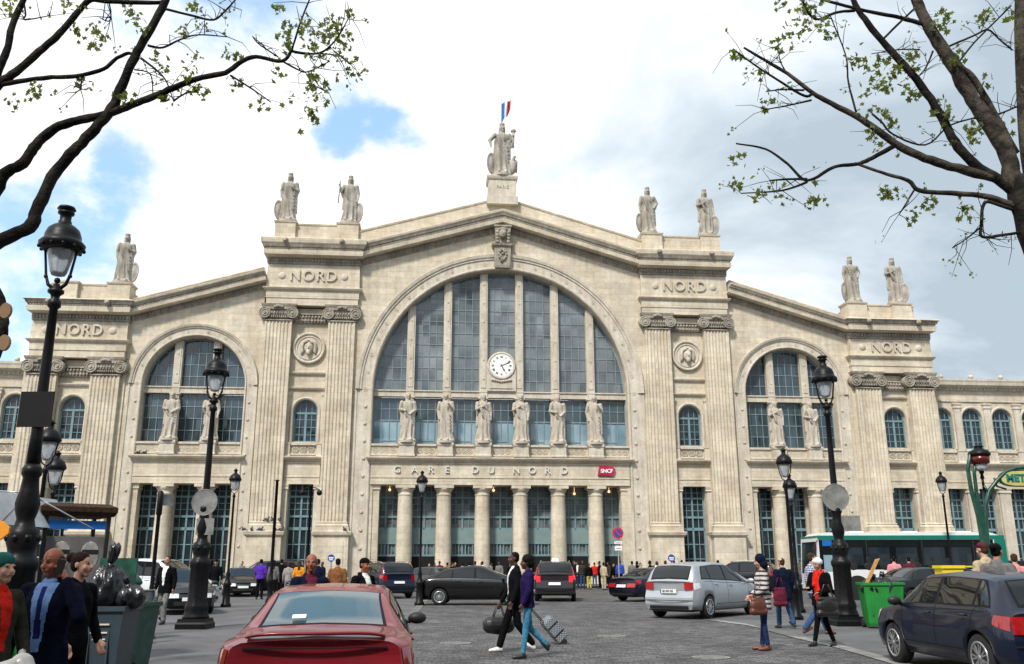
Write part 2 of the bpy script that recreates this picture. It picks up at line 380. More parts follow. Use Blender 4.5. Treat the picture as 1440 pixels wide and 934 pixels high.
# ================================================================ STATION
ST=empty('train_station',(U0,D0,0),PH,'long pale limestone railway terminus with a giant glazed arch, clock and sloping pediments','railway station',scale=SK)
YP=-0.40   # pilaster face
def fluted(b,u,w,z0,z1,yf=YP,yb=0.3,nf=7,dep=0.09,mi=0):
    prof=[(u-w/2,yb),(u-w/2,yf)]; mg=0.10*w/2; pw=(w-2*mg)/nf
    for i in range(nf):
        a=u-w/2+mg+i*pw; g0=a+pw*0.14; g1=a+pw*0.86
        for k in range(6):
            t=k/5; prof.append((g0+(g1-g0)*t, yf+dep*math.sin(PI*t)))
    prof+=[(u+w/2,yf),(u+w/2,yb)]
    b.rings([[(x,y,z0) for x,y in prof],[(x,y,z1) for x,y in prof]],mi,False,False,False,closed=False)
def ionic(b,u,w,z0,zt,yf=YP):
    h=zt-z0; zc=z0+h*0.45; rv=h*0.34
    b.loft(u-w/2,u+w/2,yf,0.3,[(z0-0.05,0.02),(z0,0.09),(z0+0.08,0.09),(z0+0.1,0.02)])
    # necking with beads, egg band
    for i in range(14):
        x=u-w/2+w*(i+0.5)/14; b.ball((x,yf-0.03,z0+h*0.22),0.07,8,sc_=(1,1,1.8))
    b.box(u-w/2-0.02,u+w/2+0.02,yf-0.04,0.3,z0+h*0.33,z0+h*0.86)
    for i in range(10):
        x=u-w/2+w*(i+0.5)/10; b.ball((x,yf-0.08,z0+h*0.45),0.10,8,sc_=(0.9,0.8,1.3))
    for s in (-1,1):
        cx=u+s*(w/2+0.02)
        b.cyl_y(cx,zc,rv,yf-0.16,0.28,24)
        b.torus_y(cx,zc,rv*0.92,rv*0.11,yf-0.17,24,6)
        b.torus_y(cx,zc,rv*0.58,rv*0.10,yf-0.18,20,6)
        b.cyl_y(cx,zc,rv*0.22,yf-0.26,yf-0.1,12)
    # curved band linking the volutes and abacus
    b.box(u-w/2,u+w/2,yf-0.2,0.2,z0+h*0.66,z0+h*0.80)
    b.loft(u-w/2-rv*0.55,u+w/2+rv*0.55,yf-0.12,0.25,[(z0+h*0.82,0),(z0+h*0.9,0.06),(zt,0.1)])
    for dx in (-0.3,-0.15,0,0.15,0.3): b.ball((u+dx,yf-0.26,z0+h*0.84-abs(dx)*0.3),0.14,8)
def star(b,u,z,r,y):
    b.torus_y(u,z,r,r*0.18,y,14,5)
    b.ball((u,y-0.01,z),r*0.22,8)
    for k in range(6):
        a=k*PI/3; b.ball((u+r*0.55*math.cos(a),y,z+r*0.55*math.sin(a)),r*0.26,6)
def balus(b,u0,u1,y,z0=10.45,z1=11.4):
    b.cut()
    b.box(u0,u1,y,y+0.35,z0,z0+0.14); b.box(u0,u1,y-0.05,y+0.4,z1-0.14,z1); b.box(u0,u1,y+0.16,y+0.33,z0+0.14,z1-0.14,1)  # darker back panel carries the shade of the recess in its colour
    n=max(2,int(round((u1-u0-0.2)/0.56))); 
    for i in range(n): star(b,u0+0.1+(u1-u0-0.2)*(i+0.5)/n,(z0+z1)/2,0.25,y+0.10)
def ledge(b,u0,u1,y,z0=9.88,z1=10.35,p=0.4):
    b.loft(u0,u1,y,y+0.5,[(z0,0.0),(z0+0.08,0.10),(z0+0.12,0.10),(z0+0.22,p*0.8),(z0+0.34,p),(z1-0.04,p),(z1,p*0.5)])
# ---- walls
wl=Multi()
RC,ZC=10.9,16.0
xs=sorted(set([-12.4,-10.9,-10.65,0,10.65,10.9,12.4]+[RC*math.sin(PI*k/96) for k in range(-48,49)]))
def arcf(c,r,z): return lambda x: z+math.sqrt(max(0,r*r-(x-c)**2))
flat=lambda z:(lambda x:z)
wall(wl,0.0,xs,lambda x:33.3-0.286*abs(x),[(-RC,RC,11.45,arcf(0,RC,ZC)),(-10.65,10.65,0,flat(8.05))])
SCU,SR,SZ=25.65,4.12,16.2
for s in (-1,1):
    wl.cut(); c=s*SCU; x_=sorted(set([s*20.4,s*31.3,c-4.1,c+4.1]+[c+SR*math.sin(PI*k/60) for k in range(-30,31)]))
    wall(wl,0.1,x_,lambda x:25.9+0.292*(20.22-abs(x)),[(c-SR,c+SR,11.45,arcf(c,SR,SZ)),(c-4.1,c+4.1,0,flat(8.05))])
    for tc,h0 in ((16.45,12.3),(35.18,31.1)):
        # recessed wall between the paired pilasters
        wl.cut(); c=s*tc; hw=1.0; x_=sorted(set([c-4.15,c+4.15,c-1.05,c+1.05,c-hw,c+hw]+[c+hw*math.sin(PI*k/20) for k in range(-10,11)]))
        wall(wl,0.3,x_,flat(23.0 if tc<20 else 18.1),[(c-hw,c+hw,11.55,arcf(c,hw,14.1)),(c-1.05,c+1.05,0,flat(8.1))])
    # wings
    wl.cut()
    x_=[s*39.0]; hs=[]
    for k in range(5):
        c=s*(39.95+2.87*k); hs.append((c-0.95,c+0.95,11.6,arcf(c,0.95,14.35))); x_+= [c+0.95*math.sin(PI*q/20) for q in range(-10,11)]
        c2=s*(40.35+3.0*k); hs.append((c2-0.95,c2+0.95,0,flat(8.3))); x_+=[c2-0.95,c2+0.95]
    x_.append(s*54.5); wall(wl,0.9,sorted(set(x_)),flat(17.05),hs)
wl.build('wall','stone',ST)
# reveals
rv=Multi()
def reveal(b,pts,y0,y1): b.cut(); b.rings([[(u,y0,z) for u,z in pts],[(u,y1,z) for u,z in pts]],0,False,False,False,closed=False)
def archo(c,r,zc,zb,n=60): return [(c-r,zb)]+[(c-r*math.cos(PI*k/n),zc+r*math.sin(PI*k/n)) for k in range(n+1)]+[(c+r,zb)]
reveal(rv,archo(0,RC,ZC,11.45,90),0.0,1.3); reveal(rv,[(-10.9,11.45),(10.9,11.45)],0,1.3)
reveal(rv,[(-10.65,0),(-10.65,8.05),(10.65,8.05),(10.65,0)],0.0,3.0)
for s in (-1,1):
    c=s*SCU; reveal(rv,archo(c,SR,SZ,11.45),0.1,1.3); reveal(rv,[(c-4.2,11.45),(c+4.2,11.45)],0.1,1.3); reveal(rv,[(c-4.1,0),(c-4.1,8.05),(c+4.1,8.05),(c+4.1,0)],0.1,2.2)
    for tc in (16.45,35.18):
        c=s*tc; reveal(rv,archo(c,1.0,14.1,11.55,20)+[(c-1.0,11.55)],0.3,0.9); reveal(rv,[(c-1.05,0),(c-1.05,8.1),(c+1.05,8.1),(c+1.05,0)],0.3,1.3)
    for k in range(5):
        c=s*(39.95+2.87*k); reveal(rv,archo(c,0.95,14.35,11.6,20)+[(c-0.95,11.6)],0.9,1.4)
        c=s*(40.35+3.0*k); reveal(rv,[(c-0.95,0),(c-0.95,8.3),(c+0.95,8.3),(c+0.95,0)],0.9,1.9)
rv.build('window_reveal','stone',ST)
# ---- central bay dressings
def arch_trim(c,ri,ro,zc,yw,name):
    b=MB(); n=96
    path=[(c-ri,0)]+[(c-ri*math.cos(PI*k/n),zc+ri*math.sin(PI*k/n)) for k in range(n+1)]+[(c+ri,0)]
    wd=ro-ri
    # left normal of an upward-then-clockwise path points outwards
    prof=[(-0.0,yw+0.02),(-0.0,yw-0.10),(0.06*wd,yw-0.16),(0.12*wd,yw-0.16),(0.16*wd,yw-0.05),(0.62*wd,yw-0.05),(0.66*wd,yw-0.15),(0.76*wd,yw-0.15),(0.79*wd,yw-0.24),(0.90*wd,yw-0.28),(0.97*wd,yw-0.30),(1.0*wd,yw-0.22),(1.0*wd,yw+0.02)]
    top=[p for p in path if p[1]>=zc-0.01]
    sweep(b,top,prof)
    prof2=[(0,yw+0.02),(0,yw-0.10),(0.06*wd,yw-0.16),(0.12*wd,yw-0.16),(0.16*wd,yw-0.05),(0.86*wd,yw-0.05),(0.9*wd,yw-0.13),(1.0*wd,yw-0.13),(1.0*wd,yw+0.02)]
    sweep(b,[(c-ri,0.0),(c-ri,zc-0.011)],prof2); sweep(b,[(c+ri,zc-0.011),(c+ri,0.0)],prof2)
    # rosette bosses
    rm=ri+0.39*wd; q=0.10*wd+0.01; k=max(8,int(PI*rm/1.45))
    for i in range(k+1):
        a=PI*i/k; x,z=c-rm*math.cos(a),zc+rm*math.sin(a)
        b.torus_y(x,z,q,0.02,yw-0.06,14,5); b.ball((x,yw-0.05,z),q*0.45,8)
    zz_=zc-1.45
    while zz_>2.0:
        for sg in (-1,1):
            x=c+sg*rm; b.cyl_y(x,zz_,q,yw-0.09,yw-0.04,12); b.cyl_y(x,zz_,q*0.55,yw-0.15,yw-0.08,10,r1=q*0.9)
        zz_-=1.45
    return b.build(name,'stone_carved',ST)
arch_trim(0,RC+0.02,12.38,ZC,0.0,'archivolt')
for s in (-1,1): arch_trim(s*SCU,SR+0.02,5.2,SZ,0.1,'archivolt')
def band_front(b,u0,u1,y):
    b.cut()
    b.box(u0,u1,y-0.02,y+0.4,8.08,8.62); b.box(u0,u1,y-0.07,y+0.4,8.62,8.74); b.box(u0,u1,y-0.0,y+0.4,8.74,9.80)
    b.loft(u0,u1,y,y+0.3,[(9.72,0.0),(9.8,0.08),(9.88,0.08)]); ledge(b,u0,u1,y-0.05)
eb=Multi(); band_front(eb,-10.86,10.86,-0.12); bb=Multi()
piers=[-7.95,-4.77,-1.59,1.59,4.77,7.95]
ed=[-10.9]+piers+[10.9]
for i in range(7):
    a=ed[i]+(0.75 if i>0 else 0); c=ed[i+1]-(0.75 if i<6 else 0); balus(bb,a,c,-0.1)
for p in piers: bb.loft(p-0.62,p+0.62,-0.55,0.4,[(10.36,0.06),(10.5,0.06),(10.55,0.0),(11.2,0.0),(11.26,0.05),(11.42,0.08),(11.5,0.04)])
for s in (-1,1):
    c=s*SCU; band_front(eb,c-4.14,c+4.14,0.0); pe=[c-4.14,c-1.6,c+1.6,c+4.14]
    for i in range(3): balus(bb,pe[i]+(0.7 if i>0 else 0),pe[i+1]-(0.7 if i<2 else 0),0.02)
    for p in pe[1:3]: bb.loft(p-0.6,p+0.6,-0.42,0.5,[(10.36,0.06),(10.5,0.06),(10.55,0.0),(11.2,0.0),(11.26,0.05),(11.42,0.08),(11.5,0.04)])
    for tc in (16.45,35.18):
        c=s*tc; band_front(eb,c-1.45,c+1.45,0.12); balus(bb,c-1.05,c+1.05,0.15)
        for q in (-1,1): bb.loft(c+q*1.28-0.2,c+q*1.28+0.2,0.08,0.5,[(10.36,0.04),(10.5,0.0),(11.3,0.0),(11.36,0.05),(11.46,0.05)])
    a,c=sorted((s*39.05,s*54.5)); band_front(eb,a,c,0.75)
    for k in range(-0,5):
        cc=s*(39.95+2.87*k); balus(bb,cc-0.95,cc+0.95,0.78)
        q=cc+s*1.435; bb.loft(q-0.45,q+0.45,0.66,1.2,[(10.36,0.05),(10.5,0.0),(11.3,0.0),(11.38,0.06),(11.48,0.06)])
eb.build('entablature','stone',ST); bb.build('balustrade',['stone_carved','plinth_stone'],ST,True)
# string courses / frames on the tower recess, small window surrounds, wing pilasters and cornice
tr=Multi()
for s in (-1,1):
    for tc,zs in ((16.45,(15.9,17.2)),(35.18,(15.9,))):
        c=s*tc
        tr.cut()
        for z in zs: tr.loft(c-1.5,c+1.5,0.25,0.4,[(z,0.0),(z+0.06,0.14),(z+0.16,0.2),(z+0.24,0.2),(z+0.28,0.05)])
        sweep(tr,[(c-1.02,11.5)]+arcpts(c,14.1,1.02,PI,0,20)+[(c+1.02,11.5)],[(0,0.32),(0,0.24),(0.1,0.18),(0.2,0.22),(0.24,0.32)])
        for q in (-1,1):
            tr.box(c+q*1.42-0.13,c+q*1.42+0.13,0.14,0.4,11.45,15.6); tr.loft(c+q*1.42-0.13,c+q*1.42+0.13,0.14,0.4,[(15.3,0.0),(15.45,0.07),(15.7,0.07)])
            tr.box(c+q*1.3-0.22,c+q*1.3+0.22,0.12,0.45,0,7.6); tr.loft(c+q*1.3-0.22,c+q*1.3+0.22,0.12,0.45,[(7.55,0.0),(7.7,0.1),(7.8,0.05),(8.0,0.1),(8.07,0.1)])
    for k in range(5):
        c=s*(39.95+2.87*k)
        tr.cut()
        sweep(tr,[(c-0.97,11.6)]+arcpts(c,14.35,0.97,PI,0,20)+[(c+0.97,11.6)],[(0,0.92),(0,0.84),(0.1,0.80),(0.16,0.84),(0.2,0.92)])
        q=c+s*1.435; tr.box(q-0.3,q+0.3,0.72,1.1,11.45,15.5); tr.loft(q-0.3,q+0.3,0.72,1.1,[(15.2,0.0),(15.3,0.07),(15.5,0.05),(15.62,0.12),(15.75,0.12)])
        c2=s*(40.35+3.0*k); 
        q=c2+s*1.5; tr.box(q-0.5,q+0.5,0.66,1.2,0,7.75); tr.loft(q-0.5,q+0.5,0.66,1.2,[(7.6,0.0),(7.75,0.09),(7.9,0.04),(8.06,0.1)])
    a,c=sorted((s*39.0,s*54.6))
    tr.cut()
    tr.box(a,c,0.78,1.1,15.9,16.05)
    tr.loft(a,c,0.85,1.2,[(16.9,0.0),(17.0,0.12),(17.1,0.12),(17.25,0.5),(17.35,0.62),(17.6,0.66),(17.75,0.72),(17.9,0.72),(17.93,0.1)])
    i=0
    while 39.6+i*2.87/2<54: 
        q=s*(39.6+i*1.435*1.0+0.4); 
        if i%2==0: tr.ball((q,0.35,18.1),0.22,10)
        i+=1
    k=0
    while 39.2+k*0.36<54.4: q=s*(39.2+k*0.36); tr.box(q-0.09,q+0.09,0.62,0.9,16.98,17.14); k+=1
tr.build('moulding','stone_carved',ST,True)
# ---- columns in the door bays
for s0,ps in ((0,[-7.98,-4.79,-1.6,1.6,4.79,7.98]),(-SCU,[-1.6,1.6]),(SCU,[-1.6,1.6])):
    for p in ps:
        b=MB(); u=s0+p; b.lathe([(0.74,0),(0.74,0.22),(0.70,0.26),(0.76,0.36),(0.70,0.48),(0.66,0.52),(0.655,0.7),(0.655,3.2),(0.63,5.2),(0.59,7.15),(0.59,7.2),(0.63,7.24),(0.63,7.32),(0.59,7.35),(0.59,7.5),(0.62,7.54),(0.74,7.72),(0.76,7.8)],(u,0.55,0),40,rfun=lambda a,z:(1-0.022*abs(math.cos(10*a))) if 0.7<=z<=7.15 else 1)
        b.box(u-0.8,u+0.8,-0.2,1.3,7.8,8.046); b.build('column','stone',ST)
for u in (-10.45,10.45):
    b=MB(); b.box(u-0.35,u+0.35,0.1,1.2,0,7.6); b.loft(u-0.35,u+0.35,0.1,1.2,[(7.55,0.0),(7.72,0.1),(7.8,0.05),(8.04,0.12)]); b.build('pier','stone',ST)
for s in (-1,1):
    for q in (-3.95,3.95):
        u=s*SCU+q; b=MB(); b.box(u-0.28,u+0.28,0.22,1.2,0,7.6); b.loft(u-0.28,u+0.28,0.22,1.2,[(7.55,0.0),(7.72,0.1),(7.8,0.05),(8.04,0.12)]); b.build('pier','stone',ST)
# ---- arch glazing
def glazing(c,r,zc,z0,muls,yg,pitch,zp,name,gm='glass_arch',skip=None):
    fr=MB(); gl=MB(); n=60
    pts=arcpts(c,zc,r,PI,0,n)
    edges=[c-r]+muls+[c+r]
    gl.add([(u,yg,z) for u,z in pts]+[(c+r,yg,z0),(c-r,yg,z0)],[tuple(range(n+3))])
    zt=lambda x: zc+math.sqrt(max(0,r*r-(x-c)**2))
    x=c-r
    for i in range(len(edges)-1):
        a,d=edges[i],edges[i+1]; k=max(2,int(round((d-a-0.6)/pitch)))
        for j in range(1,k):
            x=a+0.33+(d-a-0.66)*j/k if 0<i<len(edges)-2 else a+(d-a)*j/k
            if zt(x)>z0+0.3: fr.box(x-0.025,x+0.025,yg-0.06,yg+0.02,z0,zt(x))
    z=z0+zp
    while z<zc+r-0.4:
        hw=math.sqrt(max(0,r*r-(max(z,zc)-zc)**2)) if z>zc else r
        fr.box(c-hw,c+hw,yg-0.05,yg+0.02,z-0.025,z+0.025); z+=zp
    sweep(fr,[(c-r,z0)]+pts+[(c+r,z0)],[(-0.16,yg+0.02),(-0.16,yg-0.12),(0,yg-0.12),(0,yg+0.02)])
    f=fr.build(name,'metal_bar',ST); gl.build('glass',gm,f); return f
MU=[-7.95*0.985,-4.77*0.985,-1.59*0.985,1.59*0.985,4.77*0.985,7.95*0.985]
glazing(0,RC+0.02,ZC,16.05,MU,1.05,0.62,1.05,'arched_window')
for s in (-1,1): glazing(s*SCU,SR+0.02,SZ,16.05,[s*SCU-1.58,s*SCU+1.58],1.05,0.62,1.0,'arched_window','glass_lower')
def lower(u0,u1,muls,yg,name,bright):
    fr=MB(); gl=MB(); gb=MB(); zb=11.5; zt_=15.5; zm=13.55
    edges=[u0]+muls+[u1]
    for i in range(len(edges)-1):
        a=edges[i]+(0.3 if i else 0); d=edges[i+1]-(0.3 if i<len(edges)-2 else 0)
        gl.add([(a,yg,zm if bright else zb),(d,yg,zm if bright else zb),(d,yg,zt_),(a,yg,zt_)],[(0,1,2,3)])
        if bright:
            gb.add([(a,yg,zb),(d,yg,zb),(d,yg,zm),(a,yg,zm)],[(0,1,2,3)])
        k=4
        for j in range(1,k):
            x=a+(d-a)*j/k; fr.box(x-0.025,x+0.025,yg-0.06,yg+0.02,zm if bright else zb,zt_)
        if bright:
            for q in (0.27,0.5,0.73): x=a+(d-a)*q; fr.box(x-0.035,x+0.035,yg-0.07,yg+0.02,zb,zm)
            fr.box(a+(d-a)*0.27,a+(d-a)*0.73,yg-0.06,yg+0.02,zb+0.3,zb+0.37); fr.box(a,d,yg-0.08,yg+0.02,zm-0.05,zm+0.05); fr.box(a,d,yg-0.05,yg+0.02,14.5,14.55)
        else:
            for z in (12.5,13.5,14.5): fr.box(a,d,yg-0.05,yg+0.02,z-0.03,z+0.03)
        fr.box(a,a+0.07,yg-0.1,yg+0.02,zb,zt_); fr.box(d-0.07,d,yg-0.1,yg+0.02,zb,zt_); fr.box(a,d,yg-0.1,yg+0.02,zb,zb+0.08)
    f=fr.build(name,'metal_bar',ST); gl.build('glass','glass_lower',f)
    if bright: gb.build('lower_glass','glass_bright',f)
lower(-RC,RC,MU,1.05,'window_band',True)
for s in (-1,1): lower(s*SCU-SR,s*SCU+SR,[s*SCU-1.58,s*SCU+1.58],1.05,'window_band',False)
ms=Multi()
def mullion(b,u,w,zt,y0=0.55,y1=1.2,z0=11.5):
    b.cut()
    b.box(u-w/2,u+w/2,y0,y1,z0,zt); b.box(u-w/2+0.12,u+w/2-0.12,y0-0.05,y0+0.1,z0+0.1,15.4); b.box(u-w/2+0.12,u+w/2-0.12,y0-0.05,y0+0.1,16.4,zt-0.15)
    z=17.2
    while z<zt-0.6: b.cyl_y(u,z,0.08,y0-0.1,y0,8); z+=1.7
    b.loft(u-w/2,u+w/2,y0,y1,[(15.35,0.0),(15.45,0.1),(15.55,0.1)])
for u in MU: mullion(ms,u,0.68,ZC+math.sqrt(RC**2-u**2)+0.02)
ms.cut(); ms.box(-RC,RC,0.62,1.25,15.56,16.02); ms.box(-RC,RC,0.52,1.25,16.02,16.12)
for s in (-1,1):
    for q in (-1.58,1.58): mullion(ms,s*SCU+q,0.66,SZ+math.sqrt(SR**2-q**2)+0.02)
    ms.cut(); ms.box(s*SCU-SR,s*SCU+SR,0.62,1.25,15.56,16.02); ms.box(s*SCU-SR,s*SCU+SR,0.52,1.25,16.02,16.12)
ms.build('mullion','stone_carved',ST)
# ---- small arched windows (each a part)
def small_window(u,y,z0,zs,r):
    fr=MB(); gl=MB()
    gl.add([(x,y,z) for x,z in arcpts(u,zs,r,PI,0,20)]+[(u+r,y,z0),(u-r,y,z0)],[tuple(range(23))])
    sweep(fr,[(u-r,z0)]+arcpts(u,zs,r,PI,0,20)+[(u+r,z0)],[(-0.13,y+0.02),(-0.13,y-0.1),(0.0,y-0.1),(0.0,y+0.02)])
    fr.box(u-0.09,u+0.09,y-0.09,y+0.02,z0,zs-0.1); fr.box(u-r,u+r,y-0.1,y+0.02,zs-0.18,zs-0.02); fr.box(u-r,u+r,y-0.1,y+0.02,z0,z0+0.12)
    for q in (-0.48,0.48): fr.box(u+q*r-0.025,u+q*r+0.025,y-0.05,y+0.02,z0,zs+r*0.8)
    fr.box(u-0.03,u+0.03,y-0.05,y+0.02,zs,zs+r*0.95)
    for k in range(1,4): z=z0+(zs-z0)*k/4; fr.box(u-r,u+r,y-0.05,y+0.02,z-0.025,z+0.025)
    f=fr.build('window','metal_blue',ST); gl.build('pane','glass_dark',f)
for s in (-1,1):
    for tc in (16.45,35.18): small_window(s*tc,0.75,11.55,14.1,1.0)
    for k in range(5): small_window(s*(39.95+2.87*k),1.25,11.6,14.35,0.95)
# ---- ground floor glazed doors
def door_bay(u,w,y,zt,central):
    fr=MB(); gl=MB(); pn=MB(); x0,x1=u-w/2,u+w/2
    gl.add([(x0,y,0),(x1,y,0),(x1,y,zt),(x0,y,zt)],[(0,1,2,3)])
    zlo=4.55
    for x in (x0+0.06,x1-0.06,u): fr.box(x-0.07,x+0.07,y-0.1,y+0.02,0,zt)
    for q in (0.26,0.74): x=x0+w*q; fr.box(x-0.03,x+0.03,y-0.06,y+0.02,0,zt)
    z=zlo+0.15
    fr.box(x0,x1,y-0.1,y+0.02,zlo-0.12,zlo+0.12); fr.box(x0,x1,y-0.12,y+0.02,5.45,5.62)
    for k in range(1,5): z=5.6+(zt-5.6)*k/5; fr.box(x0,x1,y-0.05,y+0.02,z-0.025,z+0.025)
    fr.box(x0,x1,y-0.09,y+0.02,7.05,7.2)
    if central:
        pn.box(x0,x1,y-0.14,y+0.02,3.4,4.5); fr.box(x0,x1,y-0.18,y+0.02,3.33,3.43); fr.box(x0,x1,y-0.18,y+0.02,2.35,2.5)
        for q in (0.12,0.38,0.62,0.88): fr.box(x0+w*q-0.05,x0+w*q+0.05,y-0.12,y+0.02,2.4,3.4)
    else:
        for z in (3.3,2.1,1.0): fr.box(x0,x1,y-0.06,y+0.02,z-0.04,z+0.04)
    f=fr.build('door','metal_blue' if central else 'metal_blue',ST); gl.build('pane','glass_door' if central else 'glass_dark',f)
    if central: pn.build('panel','teal_panel',f)
    return f
for i in range(7): door_bay(-9.57+3.19*i,2.3,1.6,8.1,True)
for s in (-1,1):
    for q in (-3.0,0,3.0): door_bay(s*SCU+q,2.3,1.6,8.1,False)
    for tc in (16.45,35.18): door_bay(s*tc,2.1,1.1,8.1,False)
    for k in range(5): door_bay(s*(40.35+3.0*k),1.9,1.7,8.3,False)
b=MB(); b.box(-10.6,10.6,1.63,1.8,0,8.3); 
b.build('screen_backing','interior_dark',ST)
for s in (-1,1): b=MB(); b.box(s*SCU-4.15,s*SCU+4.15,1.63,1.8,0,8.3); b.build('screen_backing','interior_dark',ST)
for u0,k_ in ((0,7),(-SCU,3),(SCU,3)):
    for i in range(k_-1): b=MB(); u=u0+(i-(k_-2)/2)*(3.19 if u0==0 else 3.0); b.box(u-0.5,u+0.5,1.35,1.66,0,8.1); b.build('pier','stone',ST)
# near-black boxes paint the shade of the vestibule openings under the central screens
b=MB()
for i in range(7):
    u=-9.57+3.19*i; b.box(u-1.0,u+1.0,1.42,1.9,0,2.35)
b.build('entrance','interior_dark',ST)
for u,z in ((-9.3,7.75),(-0.6,7.75),(6.3,7.5),(9.3,7.7)):
    b=MB(); b.ball((u,1.25,z),0.11,10); b.tube([(u,1.25,z),(u,1.25,8.04)],0.015,5); b.build('lantern','warm_lamp',ST)
# ---- towers
pl=Multi(); cp=Multi(); tw=Multi(); sooty=Multi()
def dentils(b,u0,u1,y,z,h,n_,dep=0.12,w=0.55):
    k=int((u1-u0)/n_)
    for i in range(k): x=u0+(u1-u0)*(i+0.5)/k; b.box(x-n_*w/2,x+n_*w/2,y-dep,y+0.1,z,z+h)
for s in (-1,1):
    for c,pcs,pw,z1,zc,inner in ((16.33,(13.75,19.05),2.25,21.75,23.2,True),(35.1,(32.65,37.6),2.3,16.75,18.25,False)):
        for p in pcs:
            pl.cut(); cp.cut(); u=s*p; fluted(pl,u,pw,5.05,z1,YP); ionic(cp,u,pw,z1,zc)
            # attic base and panelled pedestal
            pl.loft(u-pw/2,u+pw/2,YP,0.32,[(4.62,0.16),(4.75,0.18),(4.83,0.12),(4.9,0.05),(4.98,0.1),(5.05,0.02)])
            pl.loft(u-pw/2,u+pw/2,YP,0.32,[(0,0.36),(0.7,0.36),(0.75,0.24),(3.85,0.24),(3.9,0.32),(4.02,0.42),(4.2,0.46),(4.28,0.46),(4.34,0.22),(4.62,0.22)])
            pl.loft(u-pw/2+0.15,u+pw/2-0.15,YP-0.28,0.0,[(1.0,0.0),(3.6,0.0)])
        a,d=sorted((s*(c-4.05),s*(c+4.05))) if inner else sorted((s*(c-3.95),s*(c+3.95)))
        tw.cut(); sooty.cut()
        # flank walls of the tower body
        tw.box(a,a+0.35,-0.02 if True else 0,8,0,zc+0.02); tw.box(d-0.35,d,-0.02,8,0,zc+0.02)
        # frieze between capitals
        ic=s*(sum(pcs)/2)
        sooty.box(ic-1.4,ic+1.4,0.05,0.34,z1-0.05,z1+0.4)
        for i in range(10): x=ic-1.35+2.7*(i+0.5)/10; sooty.ball((x,0.02,z1+0.45),0.12,8,sc_=(1,1,1.2)); sooty.ball((x,0.0,z1+0.12),0.12,6)
        sooty.box(ic-1.5,ic+1.5,0.0,0.34,z1+0.66,z1+0.78)
        z=zc
        # entablature: architrave, string course, NORD frieze
        A,B=a+0.2,d-0.2
        top_=28.9 if inner else 22.95; zn=26.75 if inner else 21.25
        h2=0.0 if inner else 0.0
        tw.loft(A,B,-0.32,7.5,[(zc-0.05,0.02),(zc+0.55,0.02),(zc+0.57,0.08),(zc+1.15,0.08),(zc+1.2,0.14),(zc+1.3,0.26),(zc+1.42,0.34),(zc+1.47,0.34),(zc+1.52,0.10),(zn,0.06)])
        cpz=zn
        sooty.loft(A,B,-0.30,7.45,[(cpz,0.08),(cpz+0.12,0.14),(cpz+0.58,0.16)])
        dentils(sooty,A-0.1,B+0.1,-0.46,cpz+0.26,0.22,0.26)
        dentils(sooty,A-0.1,B+0.1,-0.42,cpz+0.05,0.1,0.18,0.08)
        A2,B2=A+.52,B-.52
        tw.loft(A2,B2,-0.32,7.5,[(cpz+0.58,0.3),(cpz+0.66,0.62),(cpz+0.7,0.85),(cpz+0.95+0.15,0.90),(cpz+1.12,0.86)])
        sooty.loft(A2,B2,-0.32,7.5,[(cpz+1.12,0.80),(cpz+1.3,0.86),(cpz+1.34,0.95),(cpz+1.6,1.05)])
        dentils(sooty,A2-0.7,B2+0.7,-0.32-0.82,cpz+1.16,0.14,0.22,0.06)
        tw.loft(A2,B2,-0.32,7.5,[(cpz+1.6,1.06),(cpz+1.7,1.12),(top_-0.08,1.16),(top_-0.02,1.12),(top_+0.02,0.3)])
        for q in (-0.62,0.62): # lion heads on the gutter
            x=(A+B)/2+q*(B-A)/2; sooty.ball((x,-1.5,top_-0.3),0.24,10); sooty.ball((x,-1.66,top_-0.36),0.13,8); 
        # attic with two statue pedestals
        zt=30.75 if inner else 24.72
        at0,at1=(12.62,19.9) if inner else (31.5,37.9)
        e0,e1=sorted((s*at0,s*at1))
        tw.loft(e0+0.05,e1-0.05,-0.15,0.75,[(top_-0.05,0.12),(top_+0.25,0.12),(top_+0.3,0.0),(zt-0.32,0.0),(zt-0.26,0.06),(zt-0.14,0.09),(zt-0.1,0.02)])
        tw.box(e0,e1,0.7,7.2,top_-0.05,zt-0.5)
        for (p0,p1) in ((at0,at0+1.95),(at1-1.85,at1)) if inner else ((31.35,33.3),(35.6,37.55)):
            q0,q1=sorted((s*p0,s*p1))
            tw.loft(q0+0.05,q1-0.05,-0.5,1.0,[(top_-0.02,0.1),(top_+0.28,0.1),(top_+0.34,0.0),(zt-0.22,0.0),(zt-0.14,0.09),(zt-0.02,0.12),(zt+0.0,0.05)])
        # carved inscription, with a round boss either side
        zl=(zc+1.5+zn)/2; cx=(A+B)/2
        t=fontmesh('NORD',1.36 if inner else 1.28,0.10,space=1.18,bold=0.015); t.xf(Matrix.Translation((cx,-0.45,zl))@FRONT@Matrix.Diagonal((0.92,1,1,1))); t.build('inscription','stone_carved',ST)
        for q in (-1,1): b=MB(); b.ball((cx+q*2.65,-0.36,zl),0.34,14,sc_=(1,0.55,1)); b.build('boss','stone_carved',ST)
pl.build('pilaster','stone',ST); cp.build('capital','stone_sooty',ST); tw.build('tower','stone',ST); sooty.build('cornice_carving','stone_sooty',ST)
